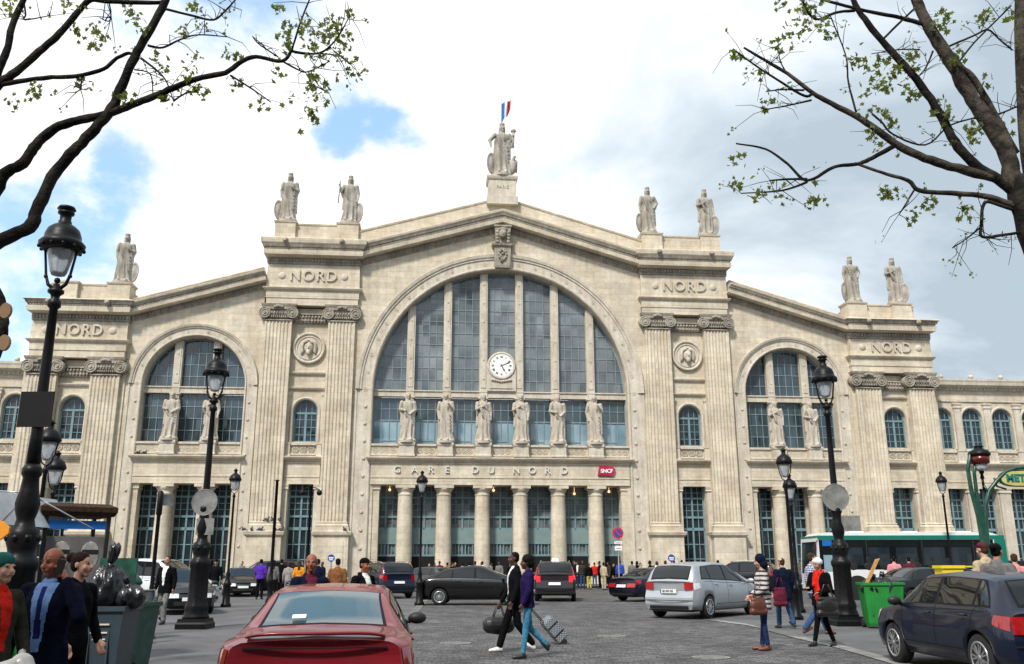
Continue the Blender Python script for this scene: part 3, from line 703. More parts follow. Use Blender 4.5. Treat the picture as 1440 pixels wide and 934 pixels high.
# ---- raking cornices and parapets
rk=Multi(); rs_=Multi()
def rake(u0,z0,u1,z1,h_par,flip=1):
    # underside line of the cornice runs from (u0,z0) to (u1,z1)
    pass
def rprof(b,path,prof): sweep(b,path,prof)
for s in (-1,1):
    # central: path from tower to apex, left normal up for s=-1
    pth=[(-12.55,31.1-0.292*12.55),(0,31.1)] if s==-1 else [(0,31.1),(12.55,31.1-0.292*12.55)]
    cor=[(0,0.1),(0,-0.75),(0.06,-0.95),(0.40,-1.0),(0.42,-0.9)]
    crv=[(0.42,0.1),(0.42,-0.9),(0.62,-0.95),(0.66,-1.04),(0.86,-1.12),(0.86,0.1)]
    crt=[(0.86,0.1),(0.86,-1.13),(0.95,-1.2),(1.12,-1.24),(1.16,-1.2),(1.18,0.1)]
    par=[(1.17,0.35),(1.17,-0.22),(1.5,-0.22),(1.52,-0.12),(2.45,-0.12),(2.5,-0.2),(2.62,-0.24),(2.66,-0.2),(2.66,0.6),(1.17,0.6)]
    den=[(-0.52,0.05),(-0.52,-0.10),(-0.4,-0.16),(-0.1,-0.2),(-0.004,-0.4),(-0.004,0.05)]
    if s==-1:
        full=[(-12.55,31.1-0.292*12.55),(0,31.1),(12.55,31.1-0.292*12.55)]
        for pr in (cor,crt,par): sweep(rk,full,pr); rk.cut()
        for pr in (crv,den): sweep(rs_,full,pr); rs_.cut()
    def dents(pa,pb,off,h,dep,y,stp,w=0.55):
        L=math.hypot(pb[0]-pa[0],pb[1]-pa[1]); k=int(L/stp); dx,dz=(pb[0]-pa[0])/L,(pb[1]-pa[1])/L
        for i in range(k):
            t=(i+0.5)*L/k; x,z=pa[0]+dx*t-dz*off,pa[1]+dz*t+dx*off
            q=stp*w/2
            c4=[(x-dx*q,z-dz*q),(x+dx*q,z+dz*q),(x+dx*q-dz*h,z+dz*q+dx*h),(x-dx*q-dz*h,z-dz*q+dx*h)]
            rs_.add([(a_,y-dep,b_) for a_,b_ in c4]+[(a_,y+0.1,b_) for a_,b_ in c4],[(0,1,2,3),(0,4,5,1),(1,5,6,2),(2,6,7,3),(3,7,4,0)])
    dents(pth[0],pth[1],-0.38,0.24,0.12,-0.17,0.27); dents(pth[0],pth[1],0.45,0.13,0.06,-0.92,0.22)
    rk.cut(); rs_.cut()
    # side
    za=lambda u:25.2+0.298*(20.14-u)
    p2=[(-31.2,za(31.2)),(-20.2,za(20.2))] if s==-1 else [(20.2,za(20.2)),(31.2,za(31.2))]
    f=lambda pr,k:[(o*k,y+0.1) for o,y in pr]
    sweep(rk,p2,f(cor,0.8)); sweep(rs_,p2,f(crv,0.8)); sweep(rk,p2,f(crt,0.8)); sweep(rs_,p2,f(den,0.85))
    sweep(rk,p2,[(0.93,0.4),(0.93,-0.1),(1.35,-0.1),(1.38,-0.16),(1.46,-0.16),(1.48,0.6)])
    dents(p2[0],p2[1],-0.32,0.2,0.12,-0.07,0.27); dents(p2[0],p2[1],0.35,0.12,0.06,-0.82,0.22)
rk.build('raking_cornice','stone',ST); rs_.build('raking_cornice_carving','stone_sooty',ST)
# ---- apex pedestal
b=MB(); b.loft(-1.25,1.25,-0.5,1.3,[(33.0,0.15),(33.75,0.15),(33.8,0.0),(35.35,-0.02),(35.45,0.08),(35.6,0.14),(35.75,0.16),(35.82,0.1)])
b.build('pedestal','stone_carved',ST)
t=fontmesh('PARIS',0.42,0.03,space=1.1); t.xf(Matrix.Translation((0,-0.51,34.7))@FRONT); t.build('inscription','stone_carved',ST)
# ---- keystone with a carved head
b=MB(); b.loft(-0.62,0.62,-0.55,0.1,[(27.0,0.0),(27.2,0.05),(28.9,0.12),(29.0,0.3),(29.15,0.34),(29.2,0.1)])
b.loft(-0.5,0.5,-0.7,0.0,[(29.2,0.1),(30.6,0.2),(30.7,0.3),(30.85,0.3)])
b.ball((0,-0.95,30.0),0.42,16,sc_=(0.85,0.8,1.15)); b.ball((0,-1.28,29.95),0.09,8,sc_=(0.8,0.8,1.5)); b.ball((0,-0.85,30.42),0.42,12,sc_=(1.1,0.8,0.5))
for q in (-1,1):
    for z in (29.3,29.6,29.9,30.2): b.ball((q*0.48,-0.8,z),0.2,8)
    b.ball((q*0.15,-1.24,30.08),0.06,6); 
b.ball((0,-1.2,29.7),0.12,8,sc_=(1.3,0.6,0.4))
for i in range(10): a=i*0.63; b.ball((0.3*math.cos(a),-0.66,28.2+0.45*math.sin(a)),0.15,8)
b.tube([(-0.2,-0.7,27.5),(0.22,-0.72,27.8),(-0.22,-0.74,28.1),(0.22,-0.74,28.4),(-0.15,-0.7,28.75)],0.09,8)
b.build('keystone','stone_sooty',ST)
# ---- medallions
def medallion(u):
    b=MB(); z=19.52; y=0.28
    b.cyl_y(u,z,1.32,y-0.12,y+0.1,40); b.torus_y(u,z,1.26,0.12,y-0.14,40,8); b.torus_y(u,z,1.0,0.07,y-0.12,40,8)
    b.ball((u,y-0.2,z),0.5,16,sc_=(0.8,0.6,1.1)); b.ball((u,y-0.52,z-0.02),0.09,8,sc_=(0.8,1,1.8)); b.ball((u,y-0.42,z-0.42),0.2,10,sc_=(1,0.8,1.4))
    for q in (-1,1): b.ball((u+q*0.16,y-0.46,z+0.12),0.06,6); b.tube([(u+q*0.1,y-0.35,z+0.55),(u+q*0.45,y-0.3,z+0.45),(u+q*0.55,y-0.25,z+0.1),(u+q*0.5,y-0.22,z-0.3),(u+q*0.62,y-0.2,z-0.6)],[0.15,0.17,0.15,0.13,0.05],8)
    for k in range(9): a=PI*(k+0.5)/9; b.ball((u+0.48*math.cos(a),y-0.25,z+0.25+0.42*math.sin(a)),0.14,8)
    b.build('medallion','stone_carved',ST)
medallion(-16.45); medallion(16.45)
# ---- clock in its stone frame
b=MB(); b.box(-1.25,1.25,0.42,1.0,16.13,18.2); b.cyl_y(0,18.35,1.25,0.42,1.0,40)
b.torus_y(0,18.35,1.12,0.11,0.42,40,8)
for i in range(9): b.ball((-0.8+0.2*i,0.38,16.95+0.1*abs(i-4)*0.35),0.12,8)
b.box(-1.0,1.0,0.36,0.5,16.35,16.42); b.build('clock_frame','stone_carved',ST)
b=MB(); b.cyl_y(0,18.35,1.02,0.34,0.5,48); ck=b.build('clock','clock_white',ST)
b=MB()
for i in range(60):
    a=i*PI/30; r0,r1=(0.9,0.94); ww=0.008
    if i%5==0: continue
    b.box(math.sin(a)*0.93-0.012,math.sin(a)*0.93+0.012,0.325,0.345,18.35+math.cos(a)*0.93-0.012,18.35+math.cos(a)*0.93+0.012)
for i,t_ in enumerate(['XII','I','II','III','IIII','V','VI','VII','VIII','IX','X','XI']):
    a=i*PI/6; t=fontmesh(t_,0.24,0.008,bold=0.006); t.xf(Matrix.Translation((math.sin(a)*0.76,0.33,18.35+math.cos(a)*0.76))@Matrix.Rotation(a,4,'Y')@FRONT@Matrix.Diagonal((0.75,1,1,1))); b.join(t)
b.build('numerals','black_paint',ck)
def hand(L,w,ang):
    b=MB(); y=0.315
    pts=[(-w*0.4,-0.15),(w*0.4,-0.15),(w*0.5,L*0.6),(w,L*0.66),(0,L),(-w,L*0.66),(-w*0.5,L*0.6)]
    v=[]
    for yy in (y-0.01,y+0.01):
        for x,z in pts: v.append((x*math.cos(ang)+z*math.sin(ang),yy,18.35-x*math.sin(ang)+z*math.cos(ang)))
    n=7; b.add(v,[tuple(range(n)),tuple(range(2*n-1,n-1,-1))]+[(i,i+n,(i+1)%n+n,(i+1)%n) for i in range(n)]); b.build('clock_hand','black_paint',ck)
hand(0.88,0.05,R(66)); hand(0.62,0.07,R(152))
# ---- lettering over the doors
for ch,px in zip('GAREDUNORD',(560,584,606.5,629,668,690.5,725.5,748,769.5,793.5)):
    # u from photo column at the frieze
    u=(px-705.5)*0.0597
    t=fontmesh(ch,0.80,0.05,bold=0.008); t.xf(Matrix.Translation((u,-0.2,9.28))@FRONT); t.build('letter','letter',ST)
# ---- railway logo sign: pink-red slanted lozenge with white capitals
plain('sign_red',(0.42,0.01,0.05),0.35,var=0.25,scale=1.2); plain('sign_violet',(0.34,0.015,0.16),0.35,var=0.25,scale=1.2); plain('sign_white',(0.85,0.85,0.85),0.4,var=0.03)
b=MB(); pts=[(-0.72,-0.36),(0.60,-0.40),(0.78,0.16),(0.50,0.38),(-0.55,0.42),(-0.62,0.1)]
n=len(pts); b.add([(x,-0.35,z) for x,z in pts]+[(x,-0.14,z) for x,z in pts],[tuple(range(n))]+[(i,(i+1)%n,(i+1)%n+n,i+n) for i in range(n)])
b.xf(Matrix.Translation((8.8,0,9.3))); lg=b.build('logo_sign','sign_red',ST)
t=fontmesh('SNCF',0.44,0.02,space=0.95,bold=0.012); t.xf(Matrix.Translation((8.83,-0.37,9.27))@Matrix.Shear('XY',4,(0,0)) @FRONT@Matrix.Diagonal((1,1.0,1,1))); t.build('lettering','sign_white',lg)
# ---- roofs and the mass behind the facade
b=MB()
b.add([(-12.2,0.5,30.2),(0,0.5,33.3),(12.2,0.5,30.2),(-12.2,40,30.2),(0,40,33.3),(12.2,40,30.2)],[(0,1,4,3),(1,2,5,4)])
for s in (-1,1):
    b.add([(s*20.2,0.6,26.2),(s*31.2,0.6,23.0),(s*31.2,40,23.0),(s*20.2,40,26.2)],[(0,1,2,3)])
    b.add([(s*39,1.0,17.95),(s*54.5,1.0,17.95),(s*54.5,12,20.5),(s*39,12,20.5)],[(0,1,2,3)])
    b.box(s*12.2,s*20.4,7,40,20,26.0); b.box(s*31.2,s*39,7,40,10,22)
    b.box(s*39.2,s*54.5,3.5,12,0,17.8)
b.build('roof','zinc',ST)
# floodlight on the tower shoulder
# ================================================================ GROUND
def tmat(name,c1,c2,scale,cob=None,rough=0.85,bump=0.4):
    mt,t,b=bsdf(name); n=t.nodes; l=t.links
    tcn=n.new('ShaderNodeTexCoord')
    def ns(s,d=6,r=0.6):
        k=n.new('ShaderNodeTexNoise'); k.inputs['Scale'].default_value=s; k.inputs['Detail'].default_value=d; k.inputs['Roughness'].default_value=r; l.new(tcn.outputs['Object'],k.inputs['Vector']); return k.outputs[0]
    def ramp(v,p0,p1,a,bb):
        k=n.new('ShaderNodeValToRGB'); k.color_ramp.elements[0].position=p0; k.color_ramp.elements[1].position=p1
        k.color_ramp.elements[0].color=a+(1,); k.color_ramp.elements[1].color=bb+(1,); l.new(v,k.inputs[0]); return k.outputs[0]
    def mul(f,a,bb):
        k=n.new('ShaderNodeMix'); k.data_type='RGBA'; k.blend_type='MULTIPLY'; k.inputs[0].default_value=f; l.new(a,k.inputs[6]); l.new(bb,k.inputs[7]); return k.outputs[2]
    col=ramp(ns(scale,7),0.32,0.66,c1,c2)
    col=mul(0.6,col,ramp(ns(0.5,6,0.65),0.38,0.58,(0.50,0.49,0.48),(1,1,1)))
    col=mul(0.7,col,ramp(ns(28,4,0.8),0.3,0.7,(0.6,0.6,0.6),(1,1,1)))
    h=ns(60,3)
    if cob:
        sp=n.new('ShaderNodeVectorMath'); sp.operation='MULTIPLY'; sp.inputs[1].default_value=(1,1,0); l.new(tcn.outputs['Object'],sp.inputs[0])
        wp=n.new('ShaderNodeVectorMath'); wp.operation='ADD'; l.new(sp.outputs[0],wp.inputs[0])
        nz=n.new('ShaderNodeTexNoise'); nz.inputs['Scale'].default_value=1.2; nz.inputs['Detail'].default_value=2; l.new(tcn.outputs['Object'],nz.inputs['Vector'])
        sc2=n.new('ShaderNodeVectorMath'); sc2.operation='SCALE'; sc2.inputs['Scale'].default_value=0.35; l.new(nz.outputs['Color'],sc2.inputs[0]); l.new(sc2.outputs[0],wp.inputs[1])
        br=n.new('ShaderNodeTexBrick'); br.inputs['Scale'].default_value=1; br.inputs['Brick Width'].default_value=cob[0]; br.inputs['Row Height'].default_value=cob[1]
        br.inputs['Mortar Size'].default_value=0.014; br.inputs['Mortar Smooth'].default_value=0.6; br.inputs['Color1'].default_value=(1.5,1.5,1.5,1); br.inputs['Color2'].default_value=(0.5,0.5,0.5,1); br.inputs['Mortar'].default_value=(0.2,0.19,0.18,1)
        l.new(wp.outputs[0],br.inputs['Vector']); col=mul(0.85,col,br.outputs[0])
        b2=n.new('ShaderNodeBump'); b2.invert=True; b2.inputs['Strength'].default_value=0.7; b2.inputs['Distance'].default_value=0.02; l.new(br.outputs['Fac'],b2.inputs['Height'])
    bp=n.new('ShaderNodeBump'); bp.inputs['Strength'].default_value=bump; bp.inputs['Distance'].default_value=0.006; l.new(h,bp.inputs['Height'])
    if cob: l.new(b2.outputs[0],bp.inputs['Normal'])
    l.new(bp.outputs[0],b.inputs['Normal']); l.new(col,b.inputs['Base Color']); b.inputs['Roughness'].default_value=rough; b.inputs['Specular IOR Level'].default_value=0.35
tmat('cobbles',(0.105,0.102,0.104),(0.17,0.165,0.168),0.8,(0.19,0.12),0.75,0.5)
tmat('asphalt',(0.115,0.115,0.12),(0.165,0.165,0.17),0.9,None,0.9,0.5)
tmat('earth',(0.10,0.095,0.085),(0.16,0.15,0.14),0.2,None,0.95,0.3)
tmat('granite',(0.20,0.195,0.185),(0.32,0.31,0.295),2.0,(1.0,3.0),0.8,0.3)
def sheet(name,pts,z,mat,kind='structure'):
    b=MB(); n=len(pts); b.add([(p[0],p[1],z) for p in pts]+[(p[0],p[1],z-0.5) for p in pts],[tuple(range(n))]+[(i+n,(i+1)%n+n,(i+1)%n,i) for i in range(n)])
    return tag(b.build(name,mat),kind=kind)
b=MB(); b.add([(-900,-900,-0.02),(900,-900,-0.02),(900,900,-0.02),(-900,900,-0.02)],[(0,1,2,3)]); tag(b.build('ground','earth'),kind='structure')
b=MB(); b.add([(-120,-60,-0.004),(120,-60,-0.004),(120,69,-0.004),(-120,69,-0.004)],[(0,1,2,3)]); tag(b.build('road','cobbles'),kind='structure')
g=lambda *p:(G(*p).x,G(*p).y)
# left pavement: asphalt flush with the cobbles, edged by a granite strip (kerb line runs away from the camera)
k1=g(566,880); k2=g(592,850)
kd=Vector((k2[0]-k1[0],k2[1]-k1[1])).normalized()
A=(k1[0]-kd.x*40,k1[1]-kd.y*40)
LP=[A,k1,k2,g(600,842),g(560,838),g(380,836),g(60,838),(-60,40),(-60,-25),(A[0]-1,-25)]
sheet('pavement',LP,0.0,'asphalt')
def strip(name,pts,w,z,mat):
    b=MB(); pts=[Vector(p) for p in pts]; L=[];Rr=[]
    for i,p in enumerate(pts):
        d=(pts[min(i+1,len(pts)-1)]-pts[max(i-1,0)]).normalized(); nn=Vector((-d.y,d.x))*w/2; L.append(p+nn);Rr.append(p-nn)
    n=len(pts); b.add([(q.x,q.y,z) for q in L]+[(q.x,q.y,z) for q in Rr],[(i,i+1,n+i+1,n+i) for i in range(n-1)]); return tag(b.build(name,mat),kind='structure')
strip('kerb',[A,k1,k2,g(600,842)],0.28,0.006,'granite')
# right pavement round the bins, raised behind its kerb
rp=[g(1000,872),g(1060,880),g(1125,897),g(1190,912),g(1260,932),g(1330,953),g(1500,1010)]
RP=rp+[(60,rp[-1][1]),(60,33),g(1300,860),g(1130,863),g(1040,866)]
sheet('pavement',RP,0.002,'asphalt'); strip('kerb',rp,0.3,0.010,'granite')
# forecourt pavement along the station front
f0=[FW(-60,0.5,0),FW(60,0.5,0),FW(60,-7.5,0),FW(-60,-7.5,0)]
sheet('forecourt',[(p.x,p.y) for p in f0],0.12,'asphalt'); strip('kerb',[(f0[2].x,f0[2].y),(f0[3].x,f0[3].y)],0.3,0.126,'granite')
# ================================================================ FIGURES (voxel-blended bodies)
class Fig:
    def __init__(s): s.b=MB()
    def cap(s,p0,p1,r0,r1=None,n=12,sx=1,sy=1):
        r1=r0 if r1 is None else r1; p0=Vector(p0);p1=Vector(p1); d=p1-p0; L=max(d.length,1e-4); d=d/L
        a=d.cross(Vector((0,1,0))); 
        if a.length<0.2: a=d.cross(Vector((1,0,0)))
        a.normalize(); c=a.cross(d).normalized(); rs=[]
        for k in range(1,4):
            t=PI/2*(1-k/3); rs.append((p0-d*r0*math.sin(t),r0*math.cos(t)))
        for k in range(0,3):
            t=PI/2*k/3; rs.append((p1+d*r1*math.sin(t),r1*math.cos(t)))
        s.b.rings([[q+(a*math.cos(2*PI*i/n)*sx+c*math.sin(2*PI*i/n)*sy)*r for i in range(n)] for q,r in rs],0,True)
        return s
    def ell(s,c,rx,ry,rz,M=None,n=16):
        t=MB(); t.ball((0,0,0),1,n,sc_=(rx,ry,rz)); X=Matrix.Translation(c) if M is None else Matrix.Translation(c)@M
        s.b.join(t,X); return s
    def loft(s,rings,n=28,rip=None):
        rs=[]
        for (x,y,z,rx,ry) in rings:
            rs.append([(x+rx*math.cos(2*PI*i/n)*(1+(rip(2*PI*i/n,z) if rip else 0)),y+ry*math.sin(2*PI*i/n)*(1+(rip(2*PI*i/n,z) if rip else 0)),z) for i in range(n)])
        s.b.rings(rs,0,True); return s
    def chain(s,pts,rad):
        for i in range(len(pts)-1): s.cap(pts[i],pts[i+1],rad[i],rad[i+1])
        return s
    def mesh(s,vox,smooth=2):
        me=bpy.data.meshes.new('t'); me.from_pydata(s.b.v,[],s.b.f); ob=bpy.data.objects.new('t',me); COL.objects.link(ob)
        md=ob.modifiers.new('r','REMESH'); md.mode='VOXEL'; md.voxel_size=vox
        if smooth: m2=ob.modifiers.new('s','SMOOTH'); m2.iterations=smooth; m2.factor=0.5
        dg=bpy.context.evaluated_depsgraph_get(); r=bpy.data.meshes.new_from_object(ob.evaluated_get(dg)); bpy.data.objects.remove(ob); bpy.data.meshes.remove(me)
        r.polygons.foreach_set('use_smooth',[True]*len(r.polygons)); r.materials.clear()
        return r
def meobj(name,me,mats,parent=None,regions=None):
    me.name=name
    for q in (mats if isinstance(mats,(list,tuple)) else [mats]): me.materials.append(MT[q])
    if regions:
        idx=[0]*len(me.polygons)
        for p in me.polygons:
            c=p.center
            for mi,fn in regions:
                if fn(c): idx[p.index]=mi
        me.polygons.foreach_set('material_index',idx)
    o=bpy.data.objects.new(name,me); COL.objects.link(o)
    if parent: o.parent=parent
    return o
# ---------------------------------------------------------------- statues
def statue_mesh(var,shield=0,vox=0.03):
    rnd=random.Random(var*13+5); f=Fig(); ph=[rnd.random()*6 for _ in range(6)]
    def rip(a,z):
        k=min(1,max(0,(1.5-z)/1.2)); return k*(0.125*math.sin(9*a+ph[0]+1.3*math.sin(z*2.1+ph[1]))+0.075*math.sin(17*a+ph[2]+z*2))+0.05*math.sin(6*a+5*z+ph[3])
    sw=0.05*(1 if var%2 else -1)
    f.loft([(0,0,0.0,.31,.26),(0,0,0.1,.29,.25),(sw*0.5,0,0.45,.25,.22),(sw,0,0.85,.235,.20),(sw,0,1.02,.225,.185),(sw*.6,0,1.2,.185,.15),(0,0,1.36,.215,.155),(0,0,1.48,.215,.14),(0,0.0,1.545,.15,.10),(0,0,1.6,.07,.07)],44,rip)
    # cloak swag across the body: diagonal folds
    for k in range(5):
        t=k/4; f.cap((-0.2+0.02*k,-0.15-0.02*k,1.42-0.1*k),( 0.21,-0.13,1.05-0.11*k) if var%2 else (0.2,-0.13,1.0-0.14*k),0.035,0.03)
    f.cap((0.21,0.02,1.25),(0.26,0.04,0.35),0.09,0.06); f.cap((-0.19,0.05,1.3),(-0.25,0.06,0.6),0.08,0.05)
    hz=1.76; yaw=rnd.uniform(-0.4,0.4); M=Matrix.Rotation(yaw,4,'Z')
    f.cap((0,0,1.5),(0,0,1.68),0.065,0.06); f.ell((0,-0.01,hz),0.085,0.10,0.125,M); 
    nz=M@Vector((0,-0.105,0)); f.ell((nz.x,nz.y-0.01,hz-0.02),0.02,0.03,0.035); f.cap(M@Vector((0,-.05,0))+Vector((0,0,hz-.09)),M@Vector((0,-.075,0))+Vector((0,0,hz-.10)),0.04)
    f.ell((0,0.03,hz+0.03),0.11,0.11,0.11); f.ell((0,0.10,hz-0.02),0.06,0.06,0.07)
    for q in (-1,1): f.cap((q*0.085,0.02,hz+0.02),(q*0.09,0.03,hz-0.13),0.035,0.03)
    if var in (0,1,2,3,4): # mural crown
        f.loft([(0,0,hz+0.08,.085,.085),(0,0,hz+0.18,.10,.10),(0,0,hz+0.19,.06,.06)],20)
    # arms
    A={0:[((-.24,0,1.5),(-.30,.02,1.22),(-.29,-.08,1.0)),((.24,0,1.5),(.31,.02,1.22),(.16,-.20,1.24))],
       1:[((-.24,0,1.5),(-.33,-.02,1.28),(-.38,-.1,1.42)),((.24,0,1.5),(.31,.02,1.2),(.31,-.05,.98))],
       2:[((-.24,0,1.5),(-.31,.03,1.2),(-.33,-.03,.98)),((.24,0,1.5),(.37,.05,1.28),(.26,-.08,1.1))],
       3:[((-.24,0,1.5),(-.30,0,1.25),(-.12,-.2,1.27)),((.24,0,1.5),(.31,.02,1.2),(.33,-.02,.98))],
       5:[((-.24,0,1.5),(-.30,.03,1.22),(-.14,-.2,1.16)),((.24,0,1.5),(.30,.02,1.22),(.12,-.21,1.05))],
       6:[((-.24,0,1.5),(-.31,.03,1.2),(-.27,-.1,.95)),((.24,0,1.5),(.30,.0,1.24),(.18,-.2,1.38))],
       7:[((-.24,0,1.5),(-.29,-.05,1.25),(-.05,-.2,1.36)),((.24,0,1.5),(.31,.03,1.2),(.29,-.06,.95))],
       4:[((-.25,0,1.5),(-.42,.0,1.3),(-.40,-.05,1.12)),((.25,0,1.5),(.36,.0,1.28),(.36,-.2,1.32))]}[var]
    for (s_,e_,w_) in A:
        f.cap(s_,e_,.085,.07); f.cap(e_,w_,.06,.042); d=(Vector(w_)-Vector(e_)).normalized(); f.cap(w_,Vector(w_)+d*.08,.042,.03)
        for k in (-1,0,1): f.cap(Vector(w_)+d*.06+Vector((k*.02,0,0)),Vector(w_)+d*.14+Vector((k*.025,-.01,0)),.016,.012)
        f.cap(e_,Vector(e_)+Vector((-0.04 if e_[0]>0 else 0.04,0.03,-0.22)),.05,.03)
    f.cap((-.1,-.2,.03),(-.12,-.31,.03),.05,.04); f.cap((.12,-.2,.03),(.14,-.3,.03),.05,.04)
    f.loft([(0,0,-0.12,.36,.34),(0,0,0.0,.36,.34),(0,0,0.03,.33,.31)],4 if False else 24)
    return f.mesh(vox,1)
SM={v:statue_mesh(v,vox=0.018) for v in range(8)}
def statue(var,u,y,z,h,label,group,shield=0,mat='stone_statue',extra=None,rz=0):
    o=meobj('statue',SM[var].copy(),mat); k=h*SK/1.95; o.scale=(k,k,k); o.location=FW(u,y,z)+Vector((0,0,0.10*k)); o.rotation_euler=(0,0,PH+rz); tag(o,label,'statue',group)
    if shield:
        b=MB(); s_=1 if shield>0 else -1; ox=s_*0.37
        ts=[]
        for i in range(28):
            a=2*PI*i/28; ts.append((0.17*math.cos(a),0.40*math.sin(a)))
        rs=[[(x*q,-yy,z_*q) for x,z_ in ts] for q,yy in ((0.05,0.07),(0.5,0.055),(0.82,0.03),(0.86,0.045),(1.0,0.04),(1.0,0.0),(0.8,-0.02))]
        b.rings(rs,0,True); b.xf(Matrix.Translation((ox,-0.02,0.42))@Matrix.Rotation(s_*-0.35,4,'Z')@Matrix.Rotation(s_*0.05,4,'Y'))
        b.build('shield',mat,o)
    if extra=='sceptre': 
        b=MB(); b.tube([(-.43,-.13,.75),(-.40,-.11,1.4),(-.385,-.1,1.7)],[.022,.022,.03],8); b.build('sceptre',mat,o)
    if extra=='eagle':
        b=Fig(); b.ell((.36,-.05,.3),.13,.14,.28); b.cap((.36,-.08,.5),(.42,-.12,.66),.07,.045); b.cap((.42,-.12,.66),(.5,-.14,.64),.03,.012); b.cap((.45,0,.5),(.5,.05,.15),.09,.03); b.cap((.28,0,.5),(.24,.05,.2),.08,.03)
        meobj('prow',b.mesh(0.02,1),mat,o)
        b=MB(); b.tube([(.36,-.28,.9),(.37,-.24,1.5)],[.03,.05],8); b.ball((.37,-.24,1.56),.1,10,sc_=(1,.8,.8)); b.build('torch',mat,o)
    return o
GU='stone statues standing on the roofline pedestals'
zi,zo=30.75,24.72
statue(4,0,0.1,35.82,5.2,'largest stone statue with oval shield and torch, on the pedestal at the roof apex',None,shield=-1,extra='eagle')
statue(0,-18.9,0.2,zi,4.55,'robed roof statue with lowered shield, left one on the left inner tower',GU,shield=-1)
statue(1,-13.6,0.2,zi,4.5,'roof statue raising a sceptre, right one on the left inner tower',GU,shield=1,extra='sceptre')
statue(2,13.5,0.2,zi,4.5,'roof statue with hand on hip, left one on the right inner tower',GU,shield=-1)
statue(3,18.9,0.2,zi,4.5,'roof statue with folded arm, right one on the right inner tower',GU,shield=1)
statue(0,-32.3,0.2,zo,4.35,'roof statue leaning a long shield, above the left end tower beside the near lantern',GU,shield=1,rz=0.2)
statue(2,32.4,0.2,zo,4.35,'roof statue with arm and shield hanging down, left one on the right end tower',GU,shield=-1)
statue(3,36.5,0.2,zo,4.35,'wrapped roof statue turned aside, right one on the right end tower',GU,shield=1,rz=-0.2)
GF='stone statues on the balustrade piers of the facade'
ordn=['leftmost','second from the left','third from left, left of the clock','fourth from left, right of the clock','fifth from the left','rightmost']
for i,p in enumerate(piers): statue((5,6,7,7,5,6)[i],p,-0.12,11.5,4.15,'draped statue before the giant window, '+ordn[i],GF,mat='stone_facade_statue',rz=(0.1,-0.15,0.2,-0.1,0.1,-0.2)[i])
for s,nm in ((-1,'left'),(1,'right')):
    for q,n2 in ((-1.6,'left'),(1.6,'right')):
        statue(5 if q*s>0 else 7,s*SCU+q,-0.0,11.5,3.95,'draped statue before the %s side window, %s one of its pair'%(nm,n2),GF,mat='stone_facade_statue')
# ---- flag behind the apex statue
fl=empty('flag',FW(0.1,2.2,33.3),PH,'blue white and red flag hanging limp on a thin pole behind the apex statue','flag')
plain('flag_blue',(0.02,0.13,0.42),0.8,var=0.1); plain('flag_white',(0.8,0.8,0.8),0.8,var=0.05); plain('flag_red',(0.45,0.02,0.03),0.8,var=0.1); plain('pole_grey',(0.35,0.36,0.37),0.5)
b=MB(); b.tube([(0,0,0),(0,0,11.1)],[0.07,0.035],8); b.build('pole','pole_grey',fl)
b=MB(); nx,nz=18,10
for i in range(nx+1):
    for j in range(nz+1):
        t=i/nx; s_=j/nz; b.v.append((0.05+0.85*t-0.10*s_*t,0.18*math.sin(t*9+s_*1.5)*(0.3+t),10.5-1.9*s_*(1-0.35*t)+0.55*t+0.08*math.sin(7*t)-0.0))
for i in range(nx):
    for j in range(nz): q=i*(nz+1)+j; b.f.append((q,q+1,q+nz+2,q+nz+1)); b.m.append(0 if i<6 else (1 if i<12 else 2)); b.sm.append(True)
b.build('cloth',['flag_blue','flag_white','flag_red'],fl)
# ================================================================ PEOPLE
for nm,c in dict(skin_light=(0.48,0.27,0.19),skin_tan=(0.36,0.19,0.12),skin_ruddy=(0.26,0.085,0.045),skin_dark=(0.075,0.038,0.025),skin_brown=(0.16,0.08,0.05)).items(): plain(nm,c,0.5,var=0.12,scale=9,spec=0.35)
for nm,c in dict(hair_black=(0.004,0.004,0.004),hair_brown=(0.045,0.025,0.015),hair_auburn=(0.018,0.007,0.006),hair_blond=(0.42,0.27,0.12),hair_grey=(0.10,0.09,0.085)).items(): plain(nm,c,0.7,var=0.5,scale=30,bump=0.8,bscale=70,spec=0.12)
for nm,c in dict(cloth_black=(0.004,0.004,0.005),cloth_navy=(0.006,0.009,0.026),cloth_navy_suit=(0.003,0.004,0.014),denim=(0.035,0.07,0.15),denim_light=(0.05,0.19,0.30),denim_dark=(0.016,0.03,0.085),cloth_grey=(0.15,0.145,0.14),
  cloth_trouser_grey=(0.17,0.165,0.16),cloth_purple=(0.085,0.03,0.35),cloth_orange=(0.70,0.26,0.02),cloth_red=(0.55,0.02,0.012),cloth_brown=(0.20,0.085,0.035),cloth_beige=(0.42,0.34,0.22),cloth_white=(0.72,0.72,0.70),
  cloth_shirt=(0.14,0.24,0.46),cloth_tie=(0.012,0.018,0.10),cloth_violet=(0.014,0.008,0.05),cloth_olive=(0.035,0.034,0.022),cloth_blue=(0.03,0.08,0.42),cloth_yellow=(0.48,0.38,0.08),cloth_pink=(0.6,0.25,0.26),cloth_teal=(0.02,0.10,0.095),cloth_maroon=(0.10,0.015,0.03),cloth_floral=(0.30,0.27,0.26)).items():
    plain(nm,c,0.9,var=0.22,scale=14,bump=1.0,bscale=9,spec=0.08,bdist=0.035)
plain('leather_black',(0.015,0.014,0.014),0.4,bump=0.4); plain('leather_brown',(0.11,0.032,0.018),0.45,bump=0.3,var=0.3); plain('sole_white',(0.7,0.7,0.68),0.6); plain('eye_dark',(0.015,0.012,0.01),0.2); plain('lip',(0.30,0.10,0.08),0.45)
plain('lip_dark',(0.10,0.035,0.03),0.45)
